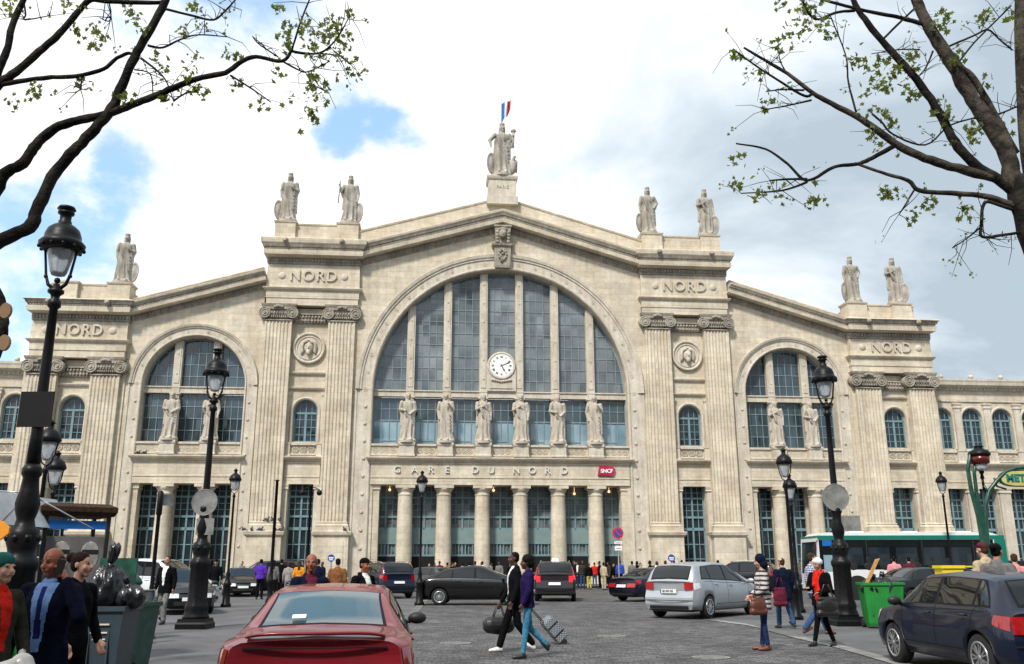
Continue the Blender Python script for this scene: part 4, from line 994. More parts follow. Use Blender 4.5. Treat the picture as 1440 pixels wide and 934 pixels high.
def striped(name,c1,c2,period,axis='z',plaid=False,thick=0.5):
    mt,t,b=bsdf(name); n=t.nodes; l=t.links; tcn=n.new('ShaderNodeTexCoord'); sp=n.new('ShaderNodeSeparateXYZ'); l.new(tcn.outputs['Object'],sp.inputs[0])
    nz=n.new('ShaderNodeTexNoise'); nz.inputs['Scale'].default_value=9; l.new(tcn.outputs['Object'],nz.inputs['Vector'])
    def st(o,per):
        a=n.new('ShaderNodeMath'); a.operation='MULTIPLY_ADD'; l.new(nz.outputs[0],a.inputs[0]); a.inputs[1].default_value=0.03; l.new(sp.outputs[o],a.inputs[2])
        d=n.new('ShaderNodeMath'); d.operation='DIVIDE'; l.new(a.outputs[0],d.inputs[0]); d.inputs[1].default_value=per
        f=n.new('ShaderNodeMath'); f.operation='FRACT'; l.new(d.outputs[0],f.inputs[0]); g_=n.new('ShaderNodeMath'); g_.operation='GREATER_THAN'; l.new(f.outputs[0],g_.inputs[0]); g_.inputs[1].default_value=thick; return g_.outputs[0]
    v=st(2,period)
    if plaid:
        h=st(0,period); q=n.new('ShaderNodeMath'); q.operation='ADD'; l.new(v,q.inputs[0]); l.new(h,q.inputs[1]); q2=n.new('ShaderNodeMath'); q2.operation='MULTIPLY'; q2.inputs[1].default_value=0.5; l.new(q.outputs[0],q2.inputs[0]); v=q2.outputs[0]
    mx_=n.new('ShaderNodeMix'); mx_.data_type='RGBA'; l.new(v,mx_.inputs[0]); mx_.inputs[6].default_value=c1+(1,); mx_.inputs[7].default_value=c2+(1,); l.new(mx_.outputs[2],b.inputs['Base Color']); b.inputs['Roughness'].default_value=0.9
striped('cloth_striped',(0.025,0.02,0.025),(0.50,0.46,0.44),0.085,thick=0.45); striped('cloth_plaid',(0.55,0.55,0.6),(0.03,0.04,0.16),0.05,plaid=True)
def person(loc,rz,h,label,top='cloth_black',bottom='denim',skin='skin_light',hair='hair_black',hairstyle='short',shoes='leather_black',vox=0.018,
           arms=None,legs=None,toplen=0.88,head=(0,0),bulk=1.0,group=None,hat=None,female=False,lean=0.0,scarf=None,open_jacket=None,skirt=None,cat='person',faced=True,inner=None,long_sleeve=True):
    s=h/1.75; fem=0.90 if female else 1.0; sh=0.185*fem*bulk**0.3
    Lg={'L':((.10,-.01,.50),(.11,.03,.085),0.15),'R':((-.10,-.01,.50),(-.11,.03,.085),-0.15)}
    if legs: Lg.update(legs)
    Ar={'L':((.25*fem,.03,1.15),(.27*fem,-.05,.90)),'R':((-.25*fem,.03,1.15),(-.27*fem,-.05,.90))}
    if arms: Ar.update(arms)
    LM=Matrix.Translation((0,0,.93))@Matrix.Rotation(lean,4,'X')@Matrix.Translation((0,0,-.93))
    U=lambda p: LM@Vector(p)
    body=Fig(); H=Vector((0,-.02,1.635)); HM=Matrix.Rotation(head[0],4,'Z')@Matrix.Rotation(head[1],4,'X')
    def hp(x,y,z): return LM@(H+HM@Vector((x,y,z))*.95)
    R3=LM.to_3x3().to_4x4()@HM@Matrix.Scale(.95,4)
    body.ell(hp(0,0.012,.03),.076,.092,.092,R3); body.ell(hp(0,-.02,-.03),.062,.072,.085,R3); body.cap(hp(0,-.05,-.085),hp(0,-.055,-.09),.032)
    body.cap(hp(0,-.088,.005),hp(0,-.108,-.028),.010,.016,8)      # nose
    for q in (-1,1):
        body.ell(hp(q*.078,.012,-.005),.012,.02,.032,R3,8); body.ell(hp(q*.032,-.083,.024),.022,.012,.009,R3,8); body.ell(hp(q*.042,-.06,-.03),.026,.026,.03,R3,8)
    body.cap(hp(-.02,-.086,-.058),hp(.02,-.086,-.058),.010,n=8)
    body.cap(U((0,.02,1.44)),hp(0,.02,-.07),.058*fem,.052*fem)
    tz=[(0,0,.80,.13,.09),(0,0,.88,.155*1.0,.105),(0,0,.96,.155,.105),(0,0,1.05,.135,.095),(0,-.005,1.2,.15,.105),(0,0,1.33,.16,.105),(0,.01,1.42,.13,.08),(0,.015,1.47,.07,.06)]
    def tor(f,k,z0,z1,ex=0,flare=0):
        rs=[]
        for (x,y,z,a,c) in tz:
            if z0-1e-3<=z<=z1+1e-3: rs.append((x,y,z,(a*k+ex)*fem,(c*k+ex)*fem))
        t=MB(); n=28; ring=[]
        for (x,y,z,a,c) in rs: ring.append([U((x+a*math.cos(2*PI*i/n),y+c*math.sin(2*PI*i/n),z)) for i in range(n)])
        t.rings(ring,0,True); f.b.join(t)
    tor(body,1,.8,1.5); body.cap(U((-sh,0.01,1.41)),U((sh,0.01,1.41)),.05)
    for k,sg in (('L',1),('R',-1)):
        S=U((sg*sh,.01,1.405)); E=U(Ar[k][0]); W=U(Ar[k][1]); body.cap(S,E,.046*fem,.037*fem); body.cap(E,W,.036*fem,.025*fem)
        d=(W-E).normalized(); sd=Vector((0,-1,0))-d*d.dot(Vector((0,-1,0))); sd=sd.normalized() if sd.length>.1 else Vector((0,0,1)); nn=d.cross(sd).normalized()*(sg)
        # palm, four curled fingers of unequal length, thumb from the side of the palm
        body.cap(W+sd*.018,W+d*.075+sd*.025,.020,.017,8); body.cap(W-sd*.012,W+d*.075-sd*.022,.019,.016,8)
        for i,(o,L_) in enumerate(((.032,.068),(.011,.078),(-.010,.072),(-.030,.056))):
            b0=W+d*.078+sd*o; b1=b0+d*L_*.5-nn*.006; b2=b1+d*L_*.38-nn*.022; body.cap(b0,b1,.0092,.0085,8); body.cap(b1,b2,.0085,.007,8)
        t0=W+d*.02+sd*.03; t1=t0+d*.03+sd*.025-nn*.008; body.cap(t0,t1,.012,.010,8); body.cap(t1,t1+d*.03+sd*.004-nn*.008,.010,.008,8)
    for k,sg in (('L',1),('R',-1)):
        K,A=Lg[k][:2]; hip=Vector((sg*.09,0,.88)); K=Vector(K);A=Vector(A); body.cap(hip,K,.072*fem,.048); body.cap(K,K+(A-K)*.35,.047,.050); body.cap(K+(A-K)*.35,A,.050,.033)
    reg=[]
    e1,e2=hp(.032,-.085,.008),hp(-.032,-.085,.008); lp=hp(0,-.095,-.058); br1,br2=hp(.033,-.092,.032),hp(-.033,-.092,.032)
    def near(c,p,rx): return (c-p).length<rx
    reg=[(1,lambda c: near(c,e1,.0095) or near(c,e2,.0095)),(2,lambda c: abs((R3.inverted()@(c-lp)).z)<.009 and abs((R3.inverted()@(c-lp)).x)<.024 and near(c,lp,.035)),(3,lambda c: any(abs((R3.inverted()@(c-q)).z)<.006 and abs((R3.inverted()@(c-q)).x)<.019 and near(c,q,.03) for q in (br1,br2)))] if faced else None
    o=meobj('person',body.mesh(vox if vox<.012 else max(vox*.75,.012),1),[skin,'eye_dark','lip_dark' if 'dark' in skin or 'brown' in skin else 'lip',hair if hair else 'hair_black'],None,reg)
    o.location=loc; o.rotation_euler=(0,0,rz); o.scale=(s,s,s); tag(o,label,cat,group)
    # --- hair
    if hair:
        f=Fig(); 
        if hairstyle=='short': f.ell(hp(0,.028,.052),.084,.092,.082,R3); f.ell(hp(0,.055,0.0),.072,.062,.075,R3)
        elif hairstyle=='bald':
            for q in (-1,1): f.ell(hp(q*.07,.03,0.01),.018,.05,.045,R3,10)
            f.ell(hp(0,.075,-.01),.065,.035,.045,R3)
        elif hairstyle=='bun': f.ell(hp(0,.025,.05),.086,.096,.084,R3); f.ell(hp(0,.05,0.0),.078,.07,.08,R3); f.ell(hp(0,.12,.07),.06,.06,.055,R3)
        elif hairstyle=='afro': f.ell(hp(0,.04,.06),.115,.12,.105,R3); f.ell(hp(0,.075,0),.11,.09,.11,R3)
        elif hairstyle=='long': f.ell(hp(0,.025,.05),.088,.096,.086,R3); f.ell(hp(0,.06,-.03),.088,.065,.11,R3); f.cap(hp(0,.07,-.05),U((0,.09,1.38)),.085,.06,sx=1,sy=.6)
        elif hairstyle=='bob':
            f.ell(hp(0,.025,.05),.09,.098,.088,R3); f.ell(hp(0,.06,-.02),.088,.065,.10,R3)
            for q in (-1,1): f.cap(hp(q*.075,.0,.02),hp(q*.075,.01,-.09),.028,.03)
        meobj('hair',f.mesh(vox if vox<.012 else .014,1),hair,o)
    if hat:
        f=Fig()
        if hat[1]=='beanie': f.ell(hp(0,.02,.06),.094,.103,.085,R3); f.cap(hp(-.05,.02,.045),hp(.05,.02,.045),.075); 
        elif hat[1]=='cap': f.ell(hp(0,.015,.065),.09,.10,.07,R3); f.ell(hp(0,-.12,.055),.06,.06,.010,R3,12)
        elif hat[1]=='hood': f.ell(hp(0,.03,.03),.105,.11,.125,R3); f.ell(hp(0,.06,-.08),.12,.09,.08,R3)
        elif hat[1]=='wrap': f.ell(hp(0,.025,.055),.10,.11,.085,R3); f.ell(hp(0,.10,.01),.07,.06,.08,R3)
        meobj({'beanie':'beanie','cap':'cap','hood':'hood','wrap':'headscarf'}[hat[1]],f.mesh(vox if vox<.012 else .014,1),hat[0],o)
    # --- trousers or skirt
    f=Fig(); tor(f,1.03,.80,.97,.012)
    for k,sg in (('L',1),('R',-1)):
        K,A=Lg[k][:2]; K=Vector(K);A=Vector(A); slim=.0 if female else .012
        f.cap((sg*.085,0,.89),K,.088*fem,.060+slim); f.cap(K,K+(A-K)*.92,.060+slim,.045+slim*1.6)
    meobj('trousers',f.mesh(vox,1),bottom,o)
    # --- shoes
    for k,sg in (('L',1),('R',-1)):
        K,A,ta=Lg[k][:3]; A=Vector(A); pit=0
        tilt=Lg[k][3] if len(Lg[k])>3 else 0
        f=Fig(); F=Matrix.Rotation(ta,4,'Z')@Matrix.Rotation(tilt,4,'X'); 
        f.cap(A+F@Vector((0,.035,-.04)),A+F@Vector((0,-.06,-.045)),.040,.042); f.cap(A+F@Vector((0,-.06,-.045)),A+F@Vector((0,-.17,-.056)),.043,.028); f.cap(A,A+F@Vector((0,0,-.03)),.042,.042)
        f.b.v=[tuple((Vector(p) if Vector(p).z>0.0 or tilt else Vector((p[0],p[1],0.0)))) for p in f.b.v]
        meobj('shoe',f.mesh(vox*.8,1),shoes,o)
    # --- top garment
    f=Fig()
    if toplen<.88:
        t=MB(); n=30; hw=[( toplen,.185*bulk,.135*bulk),(.93,.178*bulk,.128*bulk),(1.05,.155*bulk,.118*bulk)]
        t.rings([[U((a*fem*math.cos(2*PI*i/n)*(1+.03*math.sin(7*2*PI*i/n)),c*fem*math.sin(2*PI*i/n)*(1+.03*math.sin(7*2*PI*i/n)),z)) for i in range(n)] for z,a,c in hw],0,True); f.b.join(t)
    tor(f,1.06*bulk,max(.88,toplen),1.5 if not open_jacket else 1.47,.015)
    f.cap(U((-sh*.97,.01,1.405)),U((sh*.97,.01,1.405)),.066)
    for k,sg in (('L',1),('R',-1)):
        S=U((sg*sh,.01,1.40)); E=U(Ar[k][0]); W=U(Ar[k][1]); f.cap(S,E,.067*bulk,.054*bulk)
        if long_sleeve: f.cap(E,W-(W-E).normalized()*.02,.053*bulk,.042*bulk)
    if hat is None or hat[1]!='hood': f.cap(U((-.03,.03,1.46)),U((.03,.03,1.46)),.068)
    rg=None; mm=[top]
    if open_jacket:
        mm=[top,open_jacket,inner or open_jacket]; LI=LM.inverted(); vb=.042 if inner else .02
        def inV(c): c=LI@c; return c.y<-.03 and (.93 if inner else 1.0)<c.z<1.5 and abs(c.x)<vb+(c.z-1.0)*.11
        def inT(c): c=LI@c; return c.y<-.03 and 1.03<c.z<1.44 and abs(c.x)<(.030-(c.z-1.03)*.03)
        rg=[(1,inV)]+([(2,inT)] if inner else [])
    tp=meobj('jacket' if open_jacket else 'top',f.mesh(min(vox,.011) if open_jacket else vox,1),mm,o,rg)
    if open_jacket:    # shirt collar; the shirt front shows in the V between the lapels
        f=Fig(); f.cap(U((-.015,-.012,1.46)),U((.015,-.012,1.46)),.058); meobj('collar',f.mesh(min(vox,.012),1),open_jacket,o)
    if scarf:
        f=Fig(); n=10
        for i in range(n): a=2*PI*i/n; a2=2*PI*(i+1)/n; f.cap(U((.085*math.cos(a),.01+.085*math.sin(a),1.47+.02*math.sin(2*a))),U((.085*math.cos(a2),.01+.085*math.sin(a2),1.47+.02*math.sin(2*a2))),.034)
        f.cap(U((.03,-.10,1.45)),U((.06,-.145,1.1)),.032,.045,sy=.5); f.cap(U((-.02,-.10,1.45)),U((-.04,-.15,1.22)),.03,.04,sy=.5)
        if scarf[1]: f.cap(U((.06,-.145,1.1)),U((.10,-.17,.66)),.06,.085,sy=.5)
        meobj('scarf',f.mesh(min(vox,.014),1),scarf[0],o)
    return o
def face(px,Yd,extra=0.0): return math.atan2(P(px,800,Yd).x,Yd)*-1+extra   # rz that turns a figure (facing -Y) to the camera
def walk(a=1,st=.25,sg=1):   # stride legs
    A='L' if sg>0 else 'R'; B='R' if sg>0 else 'L'; xa=.09 if sg>0 else -.09
    return {A:((xa,-.14,.52),(xa,-st,.085),0.0),B:((-xa,.03,.50),(-xa,st+.05,.13),0.0,-.5)}
def upon(px,Y): v=P(px,800,Y); return Vector((v.x,v.y,0))
# --- near left group
person(upon(75,7.5),0,P(75,771,7.5).z,'balding man in navy suit and blue tie talking on a mobile phone',top='cloth_navy_suit',bottom='cloth_navy_suit',skin='skin_ruddy',hair='hair_brown',hairstyle='bald',vox=.0085,bulk=1.12,
  arms={'L':((.33,-.10,1.20),(.155,-.05,1.49)),'R':((-.27,.0,1.13),(-.26,-.1,.88))},open_jacket='cloth_shirt',inner='cloth_tie',head=(-0.30,0.15),toplen=.80).rotation_euler=(0,0,R(-4))
PH_O=None
person(upon(113,8.4),0,P(113,777,8.4).z,'dark haired woman in black jacket and beige top behind the man in the suit',top='cloth_black',bottom='cloth_black',skin='skin_light',hair='hair_auburn',hairstyle='bun',vox=.010,female=True,arms={'L':((.24,.03,1.15),(.20,-.12,.93)),'R':((-.24,.03,1.15),(-.20,-.12,.93))},head=(0.2,0)).rotation_euler=(0,0,R(70))
person(upon(2,7.0),R(70),P(2,779,7.0).z,'blond woman in teal headscarf, red scarf and olive coat at the left edge',top='cloth_olive',bottom='cloth_black',skin='skin_light',hair='hair_blond',hairstyle='long',vox=.010,female=True,hat=('cloth_teal','wrap'),open_jacket='cloth_red',toplen=.72,bulk=1.1,arms={'L':((.25,-.02,1.15),(.20,-.15,.93)),'R':((-.25,-.0,1.15),(-.22,-.12,.93))})
# --- walkers on the left pavement
person(G(228,878),R(-12),1.80,'man in black jacket and grey trousers walking by the signpost',top='cloth_black',bottom='cloth_trouser_grey',skin='skin_tan',hair='hair_brown',hairstyle='short',vox=.014,bulk=1.12,toplen=.80,legs=walk(1,.10,1),open_jacket='cloth_white')
person(G(300,848),R(5),1.80,'man in black hoodie, cap and jeans behind the middle lamp post',top='cloth_black',bottom='denim_dark',skin='skin_tan',hair='hair_black',hat=('cloth_black','cap'),shoes='sole_white',vox=.018,bulk=1.05,legs=walk(1,.12,-1))
PB='people waiting beyond the red car'
def back(px,Y,label,top,bottom,hair='hair_black',hs='short',h=1.72,rz=180,skin='skin_tan',**k):
    return person(upon(px,Y),R(rz),h,label,top=top,bottom=bottom,hair=hair,hairstyle=hs,skin=skin,vox=.022,group=PB,faced=abs(rz)<120,**k)
back(367,44,'man in a purple t-shirt seen from behind','cloth_purple','cloth_black',long_sleeve=False,skin='skin_brown',bulk=1.15,h=1.84)
back(385,43,'dark haired woman in dark grey top beside the purple t-shirt','cloth_grey','cloth_black',hs='long',female=True,h=1.78)
back(396,46,'tall man in black jacket behind the dark haired woman','cloth_black','cloth_black',h=1.85)
back(406,42,'woman in a pale floral top with brown hair','cloth_floral','cloth_trouser_grey','hair_brown','bob',female=True,h=1.7)
back(421,40,'person in a bright orange top','cloth_orange','denim','hair_brown','long',female=True,h=1.75)
person(upon(437,11.5),R(28),1.69,'nearly bald man in dark coat with red collar, his head above the red car',top='cloth_navy',bottom='cloth_black',skin='skin_ruddy',hair='hair_grey',hairstyle='bald',vox=.011,head=(-.35,0),open_jacket='cloth_maroon')
back(447,33,'man in dark jacket behind the nearly bald man','cloth_navy','cloth_black',h=1.77)
back(475,27,'person in a rusty brown jacket seen from behind','cloth_brown','denim','hair_black','short',bulk=1.15,h=1.74)
person(upon(512,15),R(55),1.66,'man in black coat and cap crossing behind the red car',top='cloth_black',bottom='cloth_black',skin='skin_ruddy',hair='hair_black',hat=('cloth_black','cap'),vox=.013,open_jacket='cloth_white',bulk=1.08)
# --- couple crossing in the middle
cw=G(742,926)
front_w=person(cw,R(-78),1.70,'woman in purple-navy hoodie and light blue jeans striding left across the cobbles',top='cloth_violet',bottom='denim_light',skin='skin_dark',hair='hair_black',hairstyle='afro',shoes='leather_black',vox=.0125,female=True,toplen=.86,bulk=1.08,
  legs={'L':((.08,-.05,.50),(.08,-.10,.085),0.0),'R':((-.08,.06,.50),(-.09,.40,.20),0.0,-.9)},arms={'L':((.22,-.03,1.15),(.20,-.12,.92)),'R':((-.23,.06,1.15),(-.25,.10,.90))})
cm=G(724,917)
back_p=person(cm,R(-78),1.78,'tall short-haired person in black with white shoes carrying a holdall',top='cloth_black',bottom='cloth_black',skin='skin_dark',hair='hair_black',hairstyle='short',shoes='sole_white',vox=.0125,toplen=.80,bulk=1.05,legs=walk(1,.27,-1),arms={'L':((.25,.0,1.14),(.25,-.10,.88)),'R':((-.25,-.06,1.12),(-.24,-.20,.86))},open_jacket='cloth_white')
# --- right group
person(G(1078,915),R(-95),1.72,'woman in a striped jumper and blue jeans with a hooded dark scarf',top='cloth_striped',bottom='denim_dark',skin='skin_light',hair='hair_black',hairstyle='long',shoes='leather_brown',vox=.0125,female=True,toplen=.74,bulk=1.22,hat=('cloth_navy','hood'),
  legs={'L':((.07,-.03,.5),(.07,.02,.085),0.1),'R':((-.07,0,.5),(-.08,-.06,.085),-.1)},arms={'L':((.25,.0,1.14),(.20,-.2,1.0)),'R':((-.26,-.0,1.14),(-.25,-.18,.98))},head=(0,.25))
person(G(1106,884),R(200),1.70,'person in a beige cap and long navy coat walking away',top='cloth_navy',bottom='denim',skin='skin_light',hair='hair_brown',hairstyle='short',hat=('cloth_beige','cap'),shoes='leather_black',vox=.015,toplen=.72,bulk=1.25,legs=walk(1,.16,1),faced=False)
person(G(1150,893),R(100),1.80,'man in a blue plaid shirt and jeans striding behind the red scarf',top='cloth_plaid',bottom='denim',skin='skin_tan',hair='hair_brown',hairstyle='short',shoes='leather_brown',vox=.014,legs=walk(1,.30,1))
person(G(1160,909),R(-55),1.66,'woman in white beanie, long red scarf and black coat holding a handbag',top='cloth_black',bottom='cloth_black',skin='skin_tan',hair=None,hat=('cloth_white','beanie'),scarf=('cloth_red',True),vox=.0115,bulk=1.22,toplen=.80,female=True,open_jacket='cloth_red',inner='cloth_red',
  legs={'L':((.09,-.03,.5),(.12,.16,.09),0.2),'R':((-.08,-.06,.5),(-.10,-.18,.085),-.1)},arms={'L':((.26,-.02,1.13),(.16,-.26,1.06)),'R':((-.25,-.04,1.14),(-.10,-.26,1.16))},head=(-.1,.25))
person(upon(1386,16.5),R(200),1.92,'person in a maroon cap and beige top beyond the dark hatchback',top='cloth_beige',bottom='denim',skin='skin_light',hair='hair_brown',hat=('cloth_maroon','cap'),vox=.013,faced=False)
person(upon(1404,14.5),R(130),1.86,'dark haired person with a bun in grey jacket beyond the dark hatchback',top='cloth_grey',bottom='cloth_black',skin='skin_tan',hair='hair_black',hairstyle='bun',vox=.013,faced=False)
for px,Y,lb,tp,hr in ((1428,22,'brown haired person in pink top at the right edge','cloth_pink','hair_brown'),(1258,38.3,'person in a pink top between the saloon and the bus','cloth_pink','hair_black'),(1279,38.3,'person in a dark top just in front of the bus','cloth_maroon','hair_black')):
    person(upon(px,Y),R(160),1.84 if Y>30 else 1.78,lb,top=tp,bottom='denim',hair=hr,vox=.02,faced=False)
# --- crowd by the doors, individuals
CR='people standing by the station doors'
crowd=[(812,62,'cloth_white','denim_dark','short','person in white and blue sportswear holding a red bag by the doors'),(828,60,'cloth_black','cloth_yellow','short','person in black jacket and yellow trousers by the doors'),
(843,62,'cloth_black','cloth_black','short','person in black between the yellow trousers and the beige jacket'),(849,58,'cloth_beige','cloth_beige','short','person in a beige jacket left of the no-parking sign'),
(862,61,'cloth_black','denim','long','dark haired person right under the no-parking sign'),(618,62,'cloth_maroon','denim','short','dark haired person beyond the black car, left of the third column'),(629,63,'cloth_brown','denim','short','person in brown beyond the black car by the third column'),
(650,62,'cloth_pink','denim','bob','person in pink behind the black car roof'),(678,61,'cloth_white','denim','short','fair person in front of a door column beyond the black car'),(690,64,'cloth_grey','cloth_black','short','person in grey at the middle door'),
(889,61,'cloth_grey','denim','short','person in grey right of the dark blue saloon'),(901,60,'cloth_floral','denim','short','person in pale top left of the parking plate'),(914,60,'cloth_black','denim_dark','bob','person in black under the right parking plate'),
(948,58,'cloth_red','denim','short','person in red beyond the silver car'),(959,58,'cloth_brown','cloth_black','short','person in brown beyond the silver car roof'),(604,62,'cloth_blue','denim','short','person in a blue jacket by the second column'),
(640,66,'cloth_navy','denim','short','person in navy at the third door'),(745,64,'cloth_grey','denim','short','person in grey at the fourth door behind the couple'),(800,64,'cloth_navy','cloth_black','short','person in navy at the sixth door'),
(836,66,'cloth_red','denim','short','person in red deep in the doorway behind the yellow trousers'),(453,52,'cloth_black','denim','short','distant person in black left of the round parking plate'),(430,56,'cloth_grey','cloth_black','bob','distant person in grey against the pilaster base'),(986,52,'cloth_pink','denim','bob','person in pink beside the pink taxi sign'),(1062,50,'cloth_navy','cloth_black','short','person in navy by the tower left of the striped jumper')]
cn={'cloth_black':'black','cloth_navy':'navy blue','cloth_grey':'mid grey','cloth_red':'red','cloth_brown':'brown','cloth_blue':'bright blue','cloth_olive':'olive','cloth_white':'white'}
r5=random.Random(21)
for i,px in enumerate((556,566,578,592,611,636,660,668,702,716,762,770,783,807,819,856,872,896,924,936,1010,1030,412,340)):
    t_=r5.choice(list(cn)); near=min(((v,n) for v,n in ((568,'first door column'),(623,'second door column'),(678,'third door column'),(731,'fourth door column'),(785,'fifth door column'),(839,'sixth door column'),(926,'third inner tower pilaster'),(1015,'fourth inner tower pilaster'),(391,'first inner tower pilaster'))),key=lambda q:abs(q[0]-px))
    lab_=lambda c:'distant person in %s just %s of the %s'%(cn[c],'left' if px<near[0] else 'right',near[1])
    while any(q[5]==lab_(t_) for q in crowd): t_=r5.choice(list(cn))
    crowd.append((px,r5.uniform(59,65),t_,r5.choice(['denim','cloth_black','denim_dark']),r5.choice(['short','short','bob']),lab_(t_)))
rr=random.Random(3); cache={}
for i,(px,Y,tp,bt,hs,lb) in enumerate(crowd):
    person(upon(px,Y),R(rr.uniform(-180,180)),rr.uniform(1.64,1.84),lb,top=tp,bottom=bt,hair=rr.choice(['hair_black','hair_brown','hair_black']),hairstyle=hs,skin=rr.choice(['skin_light','skin_tan','skin_dark','skin_brown']),vox=.03,bulk=rr.uniform(1.0,1.2),group=CR,faced=False,female=hs in('long','bob'))
# ================================================================ VEHICLES
def paint(name,col,metal=0.0,rough=0.35): return plain(name,col,rough,metal=metal,var=0.06,scale=1.5,coat=0.55,spec=0.3)
paint('paint_burgundy',(0.23,0.010,0.018),0.15,0.3); paint('paint_black',(0.003,0.003,0.004)); paint('paint_silver',(0.42,0.45,0.47),0.55,0.4); paint('paint_navy',(0.003,0.005,0.018)); paint('paint_midnight',(0.002,0.006,0.024))
paint('paint_white',(0.62,0.64,0.65)); paint('paint_grey',(0.06,0.065,0.07),0.3); paint('paint_plum',(0.020,0.016,0.020),0.2)
plain('tyre',(0.012,0.012,0.012),0.9,bump=0.3); plain('alloy',(0.50,0.51,0.52),0.3,metal=0.8,var=0.1); plain('alloy_dull',(0.25,0.25,0.26),0.4,metal=0.7); plain('trim_black',(0.012,0.012,0.012),0.55); plain('seam',(0.002,0.002,0.002),0.9)
plain('lens_red',(0.35,0.006,0.008),0.12,coat=1.0,var=0.3,scale=12); plain('lens_clear',(0.65,0.67,0.68),0.1,coat=1.0,var=0.25,scale=14); plain('plate_white',(0.75,0.75,0.73),0.4,var=0.05); plain('plate_blue',(0.01,0.06,0.42),0.4); plain('chrome',(0.6,0.6,0.6),0.15,metal=1.0)
plain('brake_glow',(0.5,0.01,0.02),0.3,emit=(1.0,0.04,0.05,.5)); plain('taxi_white',(0.8,0.8,0.78),0.4); plain('taxi_pink',(0.75,0.35,0.36),0.4); plain('paper',(0.8,0.8,0.78),0.8); glass('mirror_glass',(0.02,0.05,0.05),(0.06,0.10,0.10),ior=2.7,wob=0.0,pw=3,ph=3,rough=0.02); plain('seat_fabric',(0.03,0.03,0.032),0.9)
mt,t,b=bsdf('car_window'); b.inputs['Base Color'].default_value=(0.35,0.42,0.42,1); b.inputs['Roughness'].default_value=0.02; b.inputs['Transmission Weight'].default_value=0.0; b.inputs['IOR'].default_value=1.5
def sm(x): x=max(0,min(1,x)); return x*x*(3-2*x)
def itp(x,pts): return float(np.interp(x,[p[0] for p in pts],[p[1] for p in pts]))
